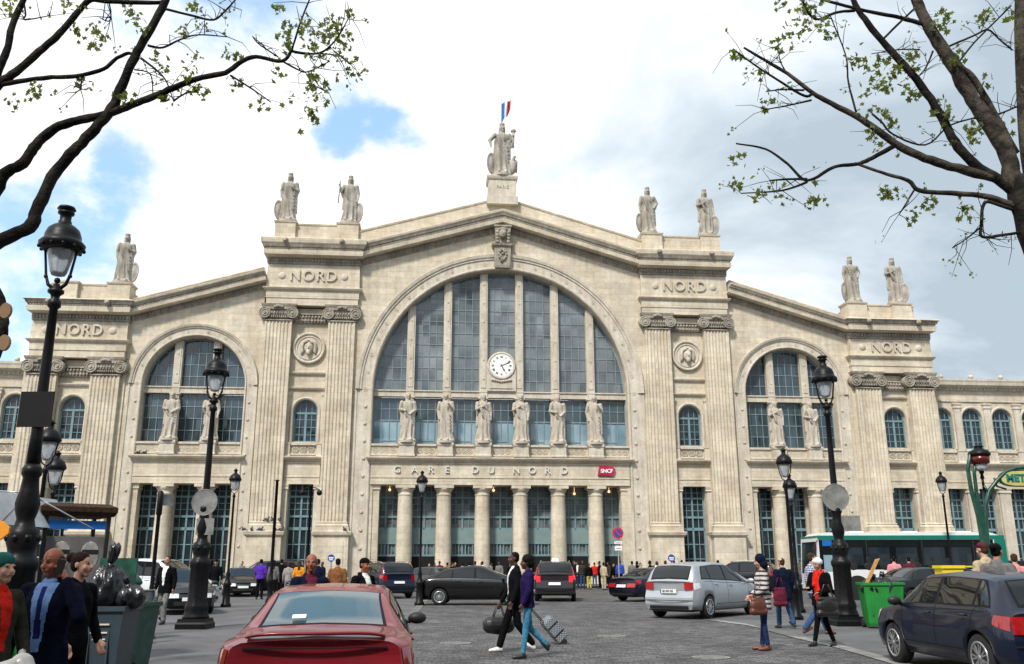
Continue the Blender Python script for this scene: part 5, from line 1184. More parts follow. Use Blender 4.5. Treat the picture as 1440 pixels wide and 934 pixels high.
class Car:
    # local frame: rear bumper at x=0, nose at x=L, wheels at z=0
    def __init__(s,L,W,top,belt,wr,wheels,rw,edge=None,rear=((0,0.0),(0.5,-0.02),(0.9,0.0)),front=None,sill=0.24,rr=0.35,fr_=0.5,hood=None,crown=0.05):
        s.L,s.W,s.top,s.belt,s.wr,s.wheels,s.rw,s.sill=L,W,top,belt,wr,wheels,rw,sill; s.rear=rear; s.front=front or ((0,0.0),(0.5,0.02),(0.9,-0.1)); s.rr,s.fr=rr,fr_; s.crown=crown
        s.X=sorted(set([round(v,3) for v in list(np.linspace(0,L,64))+[w_+d for w_ in wheels for d in np.linspace(-rw-.06,rw+.06,15)]+[0.01,.03,.07,.13,L-.01,L-.03,L-.07,L-.13] if 0<=v<=L]))
        s._smooth()
    def _smooth(s):
        xs=np.linspace(-0.3,s.L+0.3,300); k=np.ones(9)/9
        def smo(pts): 
            y=np.interp(xs,[p[0] for p in pts],[p[1] for p in pts]); yp=np.pad(y,8,mode='edge'); yp=np.convolve(np.convolve(yp,k,'same'),k,'same'); return yp[8:-8]
        s._xs=xs; s._t=smo(s.top); s._b=smo(s.belt); s._w=smo(s.wr)
    def zt(s,x): return float(np.interp(x,s._xs,s._t))
    def zb(s,x): return min(float(np.interp(x,s._xs,s._b)),s.zt(x)-0.02)
    def plan(s,x):       # half-width factor from the rounded corners
        a=1.0
        if x<s.rr: a*=1-0.13*(1-x/s.rr)**2.2
        if x>s.L-s.fr: a*=1-0.20*(1-(s.L-x)/s.fr)**2.2
        return a
    def zbot(s,x):
        z=s.sill+0.02*(1 if x<.3 or x>s.L-.3 else 0)
        for w_ in s.wheels:
            d=abs(x-w_); q=s.rw+0.045
            if d<q: z=max(z,s.rw+math.sqrt(q*q-d*d)-0.0)
        return z
    def sec(s,x):
        h=s.W/2*s.plan(x); zl=s.zbot(x); zb_=s.zb(x); zt_=s.zt(x); wr_=min(float(np.interp(x,s._xs,s._w)),0.97)*s.W/2*s.plan(x)**0.5
        m=lambda z: max(z,zl)
        g=max(0,zt_-zb_); cr=min(s.crown,g*0.6)
        wb=h*0.955; f=min(1,g/0.35)
        ze=zt_-cr
        return [(h*0.93,m(zl)),(h*0.985,m(0.40)),(h*1.0,m(0.58)),(h*0.995,m(max(0.6,zb_-0.22))),(h*0.975,m(zb_-0.07)),(wb,zb_),(wb-(wb-wr_)*0.10,zb_+(ze-zb_)*0.12),(wb-(wb-wr_)*0.55,zb_+(ze-zb_)*0.6),(wr_+(0.02 if f>.5 else 0),ze-(ze-zb_)*0.07),(wr_-0.05,ze+cr*0.35),(wr_*0.6,zt_-cr*0.28),(0,zt_)]
    def P(s,x,k):        # k: fractional index along the half section
        q=s.sec(x); i=min(int(k),len(q)-2); t=k-i; y=q[i][0]*(1-t)+q[i+1][0]*t; z=q[i][1]*(1-t)+q[i+1][1]*t
        return s.warp(x,y,z)
    def warp(s,x,y,z):
        wr_=max(0,1-x/0.9)**1.0 if x<0.9 else 0; wf=max(0,1-(s.L-x)/0.9) if x>s.L-0.9 else 0
        xr=itp(z,s.rear)*wr_; xf=itp(z,s.front)*wf; yy=(y/(s.W/2))**2
        return Vector((x+xr+xf+0.10*yy*max(0,1-x/0.5)-0.16*yy*max(0,1-(s.L-x)/0.6),y,z))
    def shell(s):
        b=MB(); K=12; rs=[]
        for x in s.X:
            half=[s.P(x,i) for i in range(K)]
            inn=s.warp(x,s.sec(x)[0][0]-0.12,s.sec(x)[0][1]+0.01)
            full=[inn]+half+[Vector((p.x,-p.y,p.z)) for p in reversed(half[:-1])]+[Vector((inn.x,-inn.y,inn.z))]
            rs.append(full)
        b.rings(rs,0,True,False,False,closed=False)
        # end caps: bridge left to right
        for e in (0,-1):
            r=rs[e]; n=len(r)
            for i in range(1,n//2):
                q=(i,i+1,n-2-i,n-1-i)
                if len(set(q))>=3:
                    b.add([r[j] for j in q],[(0,1,2,3)] if e==0 else [(3,2,1,0)],0,False)
        return b
    def norm(s,x,k):
        a=s.P(min(x+.02,s.L),k)-s.P(max(x-.02,0),k); c=s.P(x,min(k+.15,11))-s.P(x,max(k-.15,0)); n=a.cross(c)
        return n.normalized() if n.length>1e-9 else Vector((0,0,1))
    def patch(s,c,off=0.004,nx=10,nk=6,sides=(1,-1),mb=None,join=False,thick=True):
        # c: four (x,k) corners bl,br,tr,tl on the shell, pushed out by off
        out=[]
        for sg in sides:
            b=mb or MB(); o=len(b.v)
            for j in range(nk+1):
                for i in range(nx+1):
                    u,v=i/nx,j/nk
                    x=(c[0][0]*(1-u)+c[1][0]*u)*(1-v)+(c[3][0]*(1-u)+c[2][0]*u)*v; k=(c[0][1]*(1-u)+c[1][1]*u)*(1-v)+(c[3][1]*(1-u)+c[2][1]*u)*v
                    n=s.norm(x,k); 
                    if n.y<-0.2 and s.P(x,k).y>0.2: n=-n
                    if n.z<-0.3: n=-n
                    p=s.P(x,k)+n*off; b.v.append((p.x,p.y*sg,p.z))
            for j in range(nk):
                for i in range(nx):
                    q=o+j*(nx+1)+i; b.f.append((q,q+1,q+nx+2,q+nx+1) if sg>0 else (q+nx+1,q+nx+2,q+1,q)); b.m.append(0); b.sm.append(True)
            out.append(b)
        return out
    def span(s,x0,x1,k0,off=0.005,k0b=None,nx=8,ny=14):   # patch across the centre line (screens, boot lid)
        b=MB(); 
        for j in range(nx+1):
            x=x0+(x1-x0)*j/nx; kk=k0+((k0b if k0b is not None else k0)-k0)*j/nx
            for i in range(ny+1):
                v=-1+2*i/ny; k=11-abs(v)*(11-kk); n=s.norm(x,k); n=n if n.z>0 else -n; p=s.P(x,k)+n*off; b.v.append((p.x,p.y*(1 if v<0 else -1),p.z))
        for j in range(nx):
            for i in range(ny): q=j*(ny+1)+i; b.f.append((q,q+1,q+ny+2,q+ny+1)); b.m.append(0); b.sm.append(True)
        return b
    def endx(s,z,y,rear=True):
        x=0.0 if rear else s.L; return s.warp(x,abs(y),z).x
def wheel(parent,x,y,r,w,rim='alloy',spokes=9,sg=1,two=False):
    b=MB(); prof=[(r*.60,-w/2),(r*.93,-w/2),(r*.985,-w/2+.02),(r,-w/2+.05),(r,w/2-.05),(r*.985,w/2-.02),(r*.93,w/2),(r*.60,w/2)]
    n=36; rs=[[(q*math.cos(2*PI*i/n),yy,q*math.sin(2*PI*i/n)) for i in range(n)] for q,yy in prof]; b.rings(rs,0,True,True,True)
    o=b.build('wheel','tyre',parent,(x,y,r))
    b=MB(); yo=sg*(w/2+.004); R0=r*.66
    b.rings([[(q*math.cos(2*PI*i/n),yy*sg,q*math.sin(2*PI*i/n)) for i in range(n)] for q,yy in ((R0*1.04,w/2-.005),(R0*1.04,w/2+.010),(R0*.90,w/2+.008),(R0*.86,w/2-.05))],0,True,False,False)
    b.rings([[(q*math.cos(2*PI*i/12),yy*sg,q*math.sin(2*PI*i/12)) for i in range(12)] for q,yy in ((R0*.2,w/2-.03),(R0*.2,w/2+.006),(R0*.1,w/2+.012))],0,True,False,True)
    for i in range(spokes):
        for dd in ((-.09,.09) if two else (0,)):
            a=2*PI*i/spokes; ww=.55*R0/spokes*(0.8 if two else 1.5); p=[(R0*.12,-ww),(R0*.93,-ww*.7),(R0*.93,ww*.7),(R0*.12,ww)]
            vs=[]
            for yy in (w/2-.02,w/2+.006):
                for q,t_ in p: aa=a+(dd*q/R0*2.0); vs.append((q*math.cos(aa)-t_*math.sin(aa),yy*sg,q*math.sin(aa)+t_*math.cos(aa)))
            b.add(vs,[(4,5,6,7),(0,1,5,4),(1,2,6,5),(2,3,7,6),(3,0,4,7)])
    b.build('rim',rim,o)
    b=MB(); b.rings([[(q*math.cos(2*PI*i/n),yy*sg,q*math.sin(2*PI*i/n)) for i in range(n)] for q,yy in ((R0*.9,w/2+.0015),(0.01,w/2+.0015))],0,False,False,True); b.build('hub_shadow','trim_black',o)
    return o
def ybox(c,x,y,z,w,h,d,rear=True):
    pass
def vehicle(kind,loc,heading,label,paintm,cat='car',group=None,sign=None,brake=False,rim='alloy',scale=1.0,plate=None,rack=False,reg=None):
    K=dict(
     saloon=dict(L=4.55,W=1.74,top=[(0,.98),(.12,1.02),(.62,1.05),(.80,1.07),(1.45,1.37),(1.75,1.42),(2.4,1.44),(2.8,1.40),(3.50,1.00),(3.65,.97),(4.3,.86),(4.55,.70)],belt=[(0,.90),(.6,.95),(2,.92),(3.5,.90),(4.2,.80),(4.55,.66)],wr=[(0,.84),(.7,.82),(1.35,.68),(2,.66),(2.8,.68),(3.5,.80),(4.55,.80)],wheels=(.95,3.55),rw=.315,rear=((.2,.0),(.45,-.06),(.62,-.05),(.72,.0),(1.0,.03)),rw0=(.80,1.47),fw=(2.78,3.50),sw=(1.05,1.35,2.25,2.75,3.35)),
     hatch=dict(L=4.15,W=1.74,top=[(0,.92),(.06,.98),(.12,1.02),(.42,1.36),(.70,1.42),(1.7,1.46),(2.4,1.42),(3.10,1.01),(3.3,.98),(3.9,.86),(4.15,.68)],belt=[(0,.88),(.4,.93),(2,.91),(3.1,.91),(3.9,.80),(4.15,.64)],wr=[(0,.86),(.12,.80),(.45,.70),(1.5,.68),(2.4,.70),(3.1,.82),(4.15,.80)],wheels=(.75,3.25),rw=.315,rear=((.2,.0),(.45,-.05),(.62,-.03),(.75,.02),(1.0,.0),(1.4,.0)),rw0=(.14,.42),fw=(2.40,3.08),sw=(.50,.85,1.85,2.35,2.95)),
     prius=dict(L=4.45,W=1.74,top=[(0,.96),(.08,1.06),(.35,1.13),(1.0,1.34),(1.9,1.47),(2.35,1.47),(3.4,1.06),(3.6,1.0),(4.2,.86),(4.45,.66)],belt=[(0,.92),(.6,.98),(2,.93),(3.4,.90),(4.2,.78),(4.45,.60)],wr=[(0,.84),(.3,.76),(1.0,.68),(2,.66),(2.5,.68),(3.4,.82),(4.45,.80)],wheels=(.80,3.52),rw=.31,rear=((.2,.0),(.45,-.05),(.62,-.03),(.8,.04),(1.1,.0)),rw0=(.36,1.05),fw=(2.40,3.36),sw=(.75,1.30,2.15,2.75,3.30)),
     mpv=dict(L=4.62,W=1.78,top=[(0,1.0),(.05,1.06),(.16,1.24),(.28,1.40),(.42,1.50),(1.6,1.58),(2.3,1.56),(3.55,1.08),(3.75,1.02),(4.3,.88),(4.62,.66)],belt=[(0,.98),(.5,1.03),(2,.97),(3.5,.93),(4.3,.80),(4.62,.62)],wr=[(0,.86),(.15,.80),(.45,.70),(1.5,.68),(2.4,.70),(3.5,.83),(4.62,.80)],wheels=(.82,3.60),rw=.32,rear=((.2,.0),(.42,-.07),(.60,-.06),(.70,.01),(1.0,.0),(1.5,.0)),rw0=(.09,.36),fw=(2.38,3.50),sw=(.55,1.05,1.95,2.75,3.40)),
     suv=dict(L=4.6,W=1.84,top=[(0,1.12),(.05,1.18),(.16,1.38),(.28,1.56),(.42,1.66),(1.6,1.72),(2.4,1.68),(3.25,1.20),(3.45,1.16),(4.3,1.06),(4.6,.86)],belt=[(0,1.10),(.5,1.13),(2,1.08),(3.2,1.07),(4.3,.98),(4.6,.80)],wr=[(0,.88),(.15,.84),(.45,.76),(1.5,.74),(2.4,.75),(3.2,.86),(4.6,.84)],wheels=(.85,3.62),rw=.35,sill=.30,rear=((.2,.0),(.45,-.06),(.66,-.05),(.76,.01),(1.1,.0),(1.6,.0)),rw0=(.10,.34),fw=(2.42,3.20),sw=(.45,1.0,1.9,2.45,3.10)),
     van=dict(L=4.4,W=1.80,top=[(0,1.12),(.02,1.30),(.05,1.72),(.15,1.80),(1.6,1.83),(2.5,1.78),(3.35,1.22),(3.5,1.16),(4.1,1.0),(4.4,.80)],belt=[(0,1.10),(.5,1.12),(2,1.10),(3.2,1.08),(4.1,.92),(4.4,.74)],wr=[(0,.90),(.15,.86),(.45,.84),(1.5,.84),(2.5,.82),(3.3,.86),(4.4,.84)],wheels=(.80,3.50),rw=.32,rear=((.2,.0),(.45,-.04),(.6,-.02),(1.1,.0),(1.8,.0)),rw0=(.03,.05),fw=(2.55,3.30),sw=(.35,1.1,1.95,2.5,3.20)))[kind]
    sw,rw0,fw=K.pop('sw'),K.pop('rw0'),K.pop('fw'); c=Car(**K); L,W=c.L,c.W
    root=empty('parked_car' if cat=='car' else cat.replace(' ','_'),loc,heading,label,cat,group,scale=scale)
    piv=MB()
    off=Matrix.Translation((-L/2,0,0))
    def bl(b,name,mat,par=None): 
        b.xf(off); return b.build(name,mat,par or root)
    body=bl(c.shell(),'body',paintm)
    b=MB(); b.box(.12,L-.15,-W/2+.09,W/2-.09,c.sill-.06,.50) if False else None
    b.box(.15,L-.18,-W/2+.28,W/2-.28,c.sill-.05,c.sill+.30); b.box(.25,c.wheels[0]-c.rw-.08,-W/2+.1,W/2-.1,c.sill-.03,.48); b.box(c.wheels[0]+c.rw+.08,c.wheels[1]-c.rw-.08,-W/2+.08,W/2-.08,c.sill-.03,.5)
    bl(b,'underbody','trim_black')
    # glass
    kg0,kg1=6.05,7.93
    x0,x1,x2,x3,x4=sw   # rear tip, C pillar, B pillar, A top, A foot
    def win(nm,cs):
        bs=c.patch(cs,.006)
        for q in bs: bl(q,nm,'car_glass',body if False else root)
    hi=7.9; 
    if kind in('mpv','prius','hatch','suv','saloon'): win('quarter_window',[(x0-.05,6.15),(x1-.04,6.1),(x1-.04,hi),(x0+.22 if kind!='suv' else x0+.03,hi-.15)]) if kind!='saloon' else None
    ra=x1+.02 if kind!='saloon' else x0
    win('side_window',[(ra,6.1),(x2-.03,6.08),(x2-.03,hi),(ra+(.35 if kind=='saloon' else 0.0),hi)])
    win('side_window',[(x2+.06,6.08),(x4,6.08),(x3+.02,hi),(x2+.06,hi)])
    if kind=='van':
        for sg in (1,-1):
            b=MB(); b.box(-.02,.0,sg*.10 if sg>0 else -.70,sg*.70 if sg>0 else -.10,1.15,1.62); bl(b,'rear_window','car_glass')
    else: bl(c.span(rw0[0],rw0[1],9.35,.006,9.2),'rear_window','mirror_glass' if paintm=='paint_burgundy' else 'car_glass')
    bl(c.span(fw[1],fw[0],9.2,.006,9.2),'windscreen','car_glass')
    bl(c.span(fw[1]+.035,fw[0]-.03,9.08,.003,9.08),'window_seal','seam')
    if kind!='van': bl(c.span(rw0[0]-.03,rw0[1]+.03,9.2,.003,9.08),'window_seal','seam')
    xa_=(x0-.10) if kind!='saloon' else x0-.04
    for q in c.patch([(xa_,6.0),(x4+.05,6.0),(x3+.04,7.99),(xa_+(.30 if kind!='suv' else .06),7.99)],.003,16,6): bl(q,'window_surround','seam')
    # door seams, sills, belt trim
    b=MB()
    def seam(x,k0,k1,dx=0): c.patch([(x-.006,k0),(x+.006,k0),(x+dx+.006,k1),(x+dx-.006,k1)],.003,1,10,mb=b)
    for x,dx in ((x2+.015,0),(x4-.10,.05),(x1+.05 if kind!='saloon' else x0+.12,-.12 if kind!='suv' else 0)): 
        if kind=='saloon' and x<x2-.5: seam(x+.18,2.6,5.0,-.15)
        else: seam(x,1.1 if abs(x-c.wheels[0])>.45 else 3.0,5.9,dx)
    c.patch([(x0+.05,5.0),(x4+.05,5.0),(x4+.05,5.12),(x0+.05,5.12)],.005,20,1,mb=b)
    c.patch([(c.wheels[0]+c.rw+.08,.95),(c.wheels[1]-c.rw-.08,.95),(c.wheels[1]-c.rw-.08,1.02),(c.wheels[0]+c.rw+.08,1.02)],.004,10,1,mb=b)
    bl(b,'seam','seam')
    for x in (x2-.22 if kind!='saloon' else x2-.18, x3+.0 if False else x2+.9*(0)+ (x4-.0 - 1.0)*1.0*0 + x2+ .0):
        pass
    for sg in (1,-1):
        for x in (x1+.22 if kind!='saloon' else x0+.38,x2+.22):
            p=c.P(x,4.1); b=MB(); b.tube([(x-.09,sg*(p.y+.012),p.z),(x-.06,sg*(p.y+.018),p.z+.004),(x+.06,sg*(p.y+.018),p.z+.004),(x+.09,sg*(p.y+.012),p.z)],.013,6); bl(b,'door_handle','chrome' if paintm in('paint_silver','paint_navy') else paintm)
        p=c.P(x4-.02,6.1); b=MB(); b.ball((x4-.05,sg*(p.y+.13),p.z+.05),.1,12,sc_=(.65,1.15,.75)); b.tube([(x4+.0,sg*(p.y-.01),p.z-.0),(x4-.03,sg*(p.y+.09),p.z+.02)],.03,6); bl(b,'wing_mirror',paintm if paintm in('paint_silver','paint_white') else 'trim_black')
    for xw in c.wheels:
        for sg in (1,-1): wheel(root,xw-L/2,sg*(W/2-.115),c.rw,.20,rim,9 if kind!='hatch' else 7,sg,two=(kind in('hatch','prius')))
    b=MB()
    for xw in c.wheels:
        for sg in (1,-1): b.box(xw-c.rw-.03,xw+c.rw+.03,sg*(W/2-.30),sg*(W/2-.24),.2,c.rw*2+.06)
    bl(b,'wheel_well','seam')
    # tail lights wrapping the corner, bumpers, plates
    zl=c.zb(.1)
    def rearbox(y0,y1,z0,z1,d,mat,nm,rear=True,n=6,sg_=1):
        b=MB(); o=0
        for j in (0,1):
            for i in range(n+1):
                y=y0+(y1-y0)*i/n; z=z0 if j==0 else z1; x=c.endx(z,y,rear)
                b.v.append((x-(d if rear else -d),y,z))
        for j in (0,1):
            for i in range(n+1):
                y=y0+(y1-y0)*i/n; z=z0 if j==0 else z1; b.v.append((c.endx(z,y,rear)+(.03 if rear else -.03),y,z))
        m_=n+1
        for i in range(n): b.f+= [(i,i+1,m_+i+1,m_+i),(2*m_+i,2*m_+i+1,i+1,i),(m_+i,m_+i+1,3*m_+i+1,3*m_+i)]; b.m+=[0]*3; b.sm+=[False]*3
        b.f+= [(0,m_,3*m_,2*m_),(n,m_+n,3*m_+n,2*m_+n)]; b.m+=[0]*2; b.sm+=[False]*2
        return bl(b,nm,mat)
    hw=W/2*.87
    red='brake_glow' if brake else 'lens_red'
    tz0,tz1={'saloon':(.60,.76),'hatch':(.66,.88),'prius':(.74,.92),'mpv':(.80,1.0),'suv':(.82,1.08),'van':(.75,1.10)}[kind]
    tw_={'saloon':.42,'hatch':.20,'prius':.22,'mpv':.26,'suv':.18,'van':.12}[kind]
    for sg in (1,-1):
        rearbox(sg*(hw-tw_),sg*(hw-.005),tz0,tz1,.012,red if kind not in ('prius',) else 'lens_clear','tail_light')
        if kind in('mpv','suv','saloon','hatch'):
            kk=4.2 if kind!='suv' else 4.6
            bs=c.patch([(.02,3.2),(.30,3.5),(.26,4.7),(.02,4.9)],.008,6,3,sides=(sg,)); bl(bs[0],'tail_light','lens_clear' if (kind=='mpv' and paintm=='paint_silver') else red)
        if kind=='suv': bs=c.patch([(.04,6.0),(.10,6.0),(.30,7.9),(.22,8.3)],.01,3,6,sides=(sg,)); bl(bs[0],'tail_light',red)
    rearbox(-.26,.26,.60 if kind=='saloon' else .64+.06*(kind in('mpv','suv','van')),.71 if kind=='saloon' else .75+.06*(kind in('mpv','suv','van')),.016,'plate_white','number_plate')
    zp=(.655 if kind=='saloon' else .695)+.06*(kind in('mpv','suv','van'))
    b=MB(); xb=c.endx(zp,.25)-.019
    b.box(xb,xb+.002,.222,.258,zp-.05,zp+.05); bl(b,'plate_band','plate_blue')
    if reg: t=fontmesh(reg,.085,.001,bold=.002); t.xf(Matrix.Translation((c.endx(zp,0)-.020,0,zp))@Matrix.Rotation(-PI/2,4,'Z')@FRONT@Matrix.Diagonal((.85,1,1,1))); bl(t,'plate_number','seam')
    rearbox(-hw,hw,.50,.515,.006,'seam','bumper_gap',n=16); rearbox(-hw*.8,hw*.8,c.sill+.03,c.sill+.12,.008,'trim_black','bumper_insert',n=12)
    if kind=='saloon': rearbox(-.62,.62,.90,.912,.004,'seam','boot_gap',n=14)
    # front
    for sg in (1,-1):
        zc=c.zb(L-.1); rearbox(sg*(hw*.88-.30),sg*(hw*.88),zc-.17,zc-.03,.01,'lens_clear','headlight',rear=False)
        bs=c.patch([(L-.40,3.6),(L-.03,3.3),(L-.03,4.6),(L-.52,4.9)],.008,6,3,sides=(sg,)); bl(bs[0],'headlight','lens_clear')
    zc=c.zb(L-.1); rearbox(-.36,.36,zc-.18,zc-.06,.006,'trim_black','grille',rear=False,n=8); rearbox(-.5,.5,.30,.42,.006,'trim_black','grille',rear=False,n=8); rearbox(-.26,.26,.44,.55,.012,'plate_white','number_plate',rear=False)
    if rack or kind=='suv':
        for sg in (1,-1):
            b=MB(); pts=[]
            for i in range(8):
                x=.7+(2.35-.7)*i/7; p=c.P(x,9.0); pts.append((x,sg*(p.y-.0),p.z+(.05 if 0<i<7 else .01)))
            b.tube(pts,.016,6); bl(b,'roof_rail','alloy')
    if sign:
        b=MB(); zt=c.zt(1.9); b.loft(1.84,1.94,-.16,.16,[(zt-.01,.02),(zt+.03,.02),(zt+.05,0),(zt+.12,-.02),(zt+.14,-.04)]); s_=bl(b,'roof_sign',sign)
        
    if kind!='saloon': b=MB(); b.tube([(.75,0,c.zt(.75)-.01),(.60,0,c.zt(.75)+.16)],.006,5); bl(b,'aerial','trim_black')
    return root,c,bl
def place(px,py,dy=0): v=G(px,py); return (v.x,v.y,0.0)
# near burgundy saloon, seen over its boot
rt,c,bl=vehicle('saloon',(-1.98,10.35,0),R(97),'burgundy saloon in the foreground, nearest car, seen from behind',"paint_burgundy",scale=1.0,rim='alloy'); rt.scale=(1,1,.945)
b=MB(); n=24; rs=[]
for i in range(n+1):
    y=-.60+1.20*i/n; k_=(abs(y)/.60)**6; x_=.05+.05*(y/.6)**2; z_=1.0; rs.append([(x_-.03,y,z_+.035-.03*k_),(x_+.10,y,z_+.055-.04*k_),(x_+.12,y,z_+.03-.03*k_),(x_+.0,y,z_+.018-.03*k_)])
b.rings(rs,0,True); bl(b,'spoiler','paint_burgundy')
b=MB(); q=c.P(.86,10.6); b.add([(q.x-.01,.30,q.z+.030),(q.x-.01,.17,q.z+.034),(q.x+.06,.17,q.z+.066),(q.x+.06,.30,q.z+.062)],[(0,1,2,3)]); bl(b,'parking_paper','paper')
# silver taxi MPV
v=G(986,869); vehicle('mpv',(v.x+.50,v.y+1.35,0),R(50),'silver estate taxi with dark rear window in the right lane','paint_silver',scale=1.04,reg='BC-907-DK',rim='alloy')
v=G(678,851); vehicle('prius',(v.x-.2,v.y+.7,0),R(-2),'black hatchback passing side-on behind the walking couple','paint_black',rim='alloy',scale=1.04)
v=G(785,846); vehicle('suv',(v.x,v.y+2.0,0),R(86),'dark plum people carrier with lit brake lights and a taxi sign','paint_plum',sign='taxi_white',brake=True,rim='alloy_dull')
v=G(545,842); vehicle('suv',(v.x-.5,v.y+1.8,0),R(118),'black sport utility car with a pale roof and roof rails, seen from behind','paint_midnight',rack=True,rim='alloy_dull')
v=G(588,833); vehicle('hatch',(v.x+.2,v.y+2.0,0),R(140),'dark grey hatchback half hidden behind the black hatchback','paint_grey')
v=G(880,846); vehicle('saloon',(v.x+1.5,v.y+1.4,0),R(42),'dark navy saloon with red tail lights left of the silver taxi','paint_navy',rim='alloy')
# near dark hatchback on the right
v1=G(1263,931); v2=G(1402,962); d=Vector((v1.x-v2.x,v1.y-v2.y)); hd=math.atan2(d.y,d.x)
mid=(v1+v2)/2; nrm_=Vector((math.sin(hd),-math.cos(hd))); 
cc=Vector((mid.x,mid.y))+Vector((math.cos(hd),math.sin(hd)))*0.08+nrm_*0.75
rt,c,bl=vehicle('hatch',(cc.x,cc.y,0),hd,'dark midnight blue hatchback at the right edge, parked by the bins','paint_midnight',rim='alloy')
# right background
v=P(1292,800,36.3); vehicle('saloon',(v.x,v.y,0),R(22),'black saloon in front of the bus','paint_black',rim='alloy')
v=P(1335,800,39.6); vehicle('saloon',(v.x,v.y,0),R(10),'black saloon partly hidden behind another one near the bus','paint_black')
v=G(1176,832); vehicle('van',(v.x-.2,v.y+3.5,0),R(-160),'grey people carrier behind the right lamp post','paint_grey')
v=G(1045,838); vehicle('suv',(v.x+.4,v.y+3,0),R(155),'black off-road car beyond the silver taxi','paint_black',rim='alloy')
v=G(985,832); vehicle('mpv',(v.x,v.y+6,0),R(10),'grey taxi with a pink roof sign beyond the silver taxi','paint_grey',sign='taxi_pink')
v=G(1420,822); vehicle('van',(v.x+1,v.y+3,0),R(170),'dark blue people carrier at the right edge before the station wing','paint_navy')
# left background
v=P(228,800,35.5); vehicle('van',(v.x,v.y,0),R(-12),'white van with a blue roof light left of the middle lamp','paint_white',cat='van')
v=P(258,800,32.0); vehicle('hatch',(v.x,v.y,0),R(-62),'black car with a chrome grille, nose towards the camera','paint_black',rim='alloy')
v=G(176,848); vehicle('mpv',(v.x-.6,v.y+2.6,0),R(-22),'black estate car behind the litter basket','paint_black',rack=True,rim='alloy')
v=G(345,838); vehicle('van',(v.x+.2,v.y+2.6,0),R(190),'black minivan side-on behind the purple t-shirt','paint_black',cat='van')
v=G(318,840); vehicle('hatch',(v.x+.1,v.y+2.0,0),R(-70),'small dark car with a white bonnet beside the man in the cap','paint_black')
v=G(196,836); vehicle('hatch',(v.x-2.6,v.y+6,0),R(-15),'white hatchback glimpsed beyond the black estate','paint_white')
# ================================================================ STREET FURNITURE
plain('metro_green',(0.012,0.06,0.04),0.35,var=0.4,scale=8,spec=0.5); plain('bin_green',(0.015,0.22,0.035),0.45,var=0.15,scale=3); plain('bin_grey',(0.030,0.048,0.065),0.5,var=0.15,scale=3); plain('bag_black',(0.008,0.009,0.011),0.25,bump=1.0,bscale=14,spec=0.6)
plain('sign_back',(0.20,0.20,0.19),0.55,metal=0.1,var=0.35,scale=5); plain('plate_dark',(0.010,0.009,0.011),0.6,spec=.2); plain('glass_bowl',(0.55,0.60,0.62),0.1,var=0.1,trans=0.6); plain('red_lens',(0.13,0.01,0.008),0.25,trans=0.3); plain('metro_yellow',(0.48,0.45,0.15),0.5,var=0.2,scale=5); plain('metro_letters',(0.01,0.16,0.13),0.5)
plain('bus_white',(0.70,0.71,0.70),0.3,coat=0.5,var=0.04); plain('bus_teal',(0.006,0.16,0.115),0.3,coat=0.5,var=0.05); plain('wood',(0.50,0.27,0.09),0.7,var=0.3,scale=20); plain('yellow_box',(0.75,0.58,0.02),0.5); plain('basket_grey',(0.26,0.27,0.27),0.4,bump=0.8,bscale=10); plain('basket_metal',(0.07,0.09,0.08),0.5)
plain('canvas_white',(0.62,0.64,0.66),0.8,bump=0.4,bscale=5); plain('poster_grey',(0.16,0.155,0.15),0.3,var=0.3,scale=3); plain('poster_pale',(0.36,0.34,0.31),0.4,var=0.3,scale=8); plain('sky_blue_panel',(0.01,0.13,0.42),0.35); plain('orange_sign',(0.75,0.28,0.02),0.5); plain('bike_grey',(0.36,0.35,0.32),0.35,coat=0.4); plain('pigeon',(0.05,0.05,0.06),0.7)
plain('sign_ring',(0.55,0.02,0.03),0.4); plain('sign_blue',(0.02,0.06,0.32),0.4); plain('blue_lamp',(0.05,0.25,0.7),0.3)
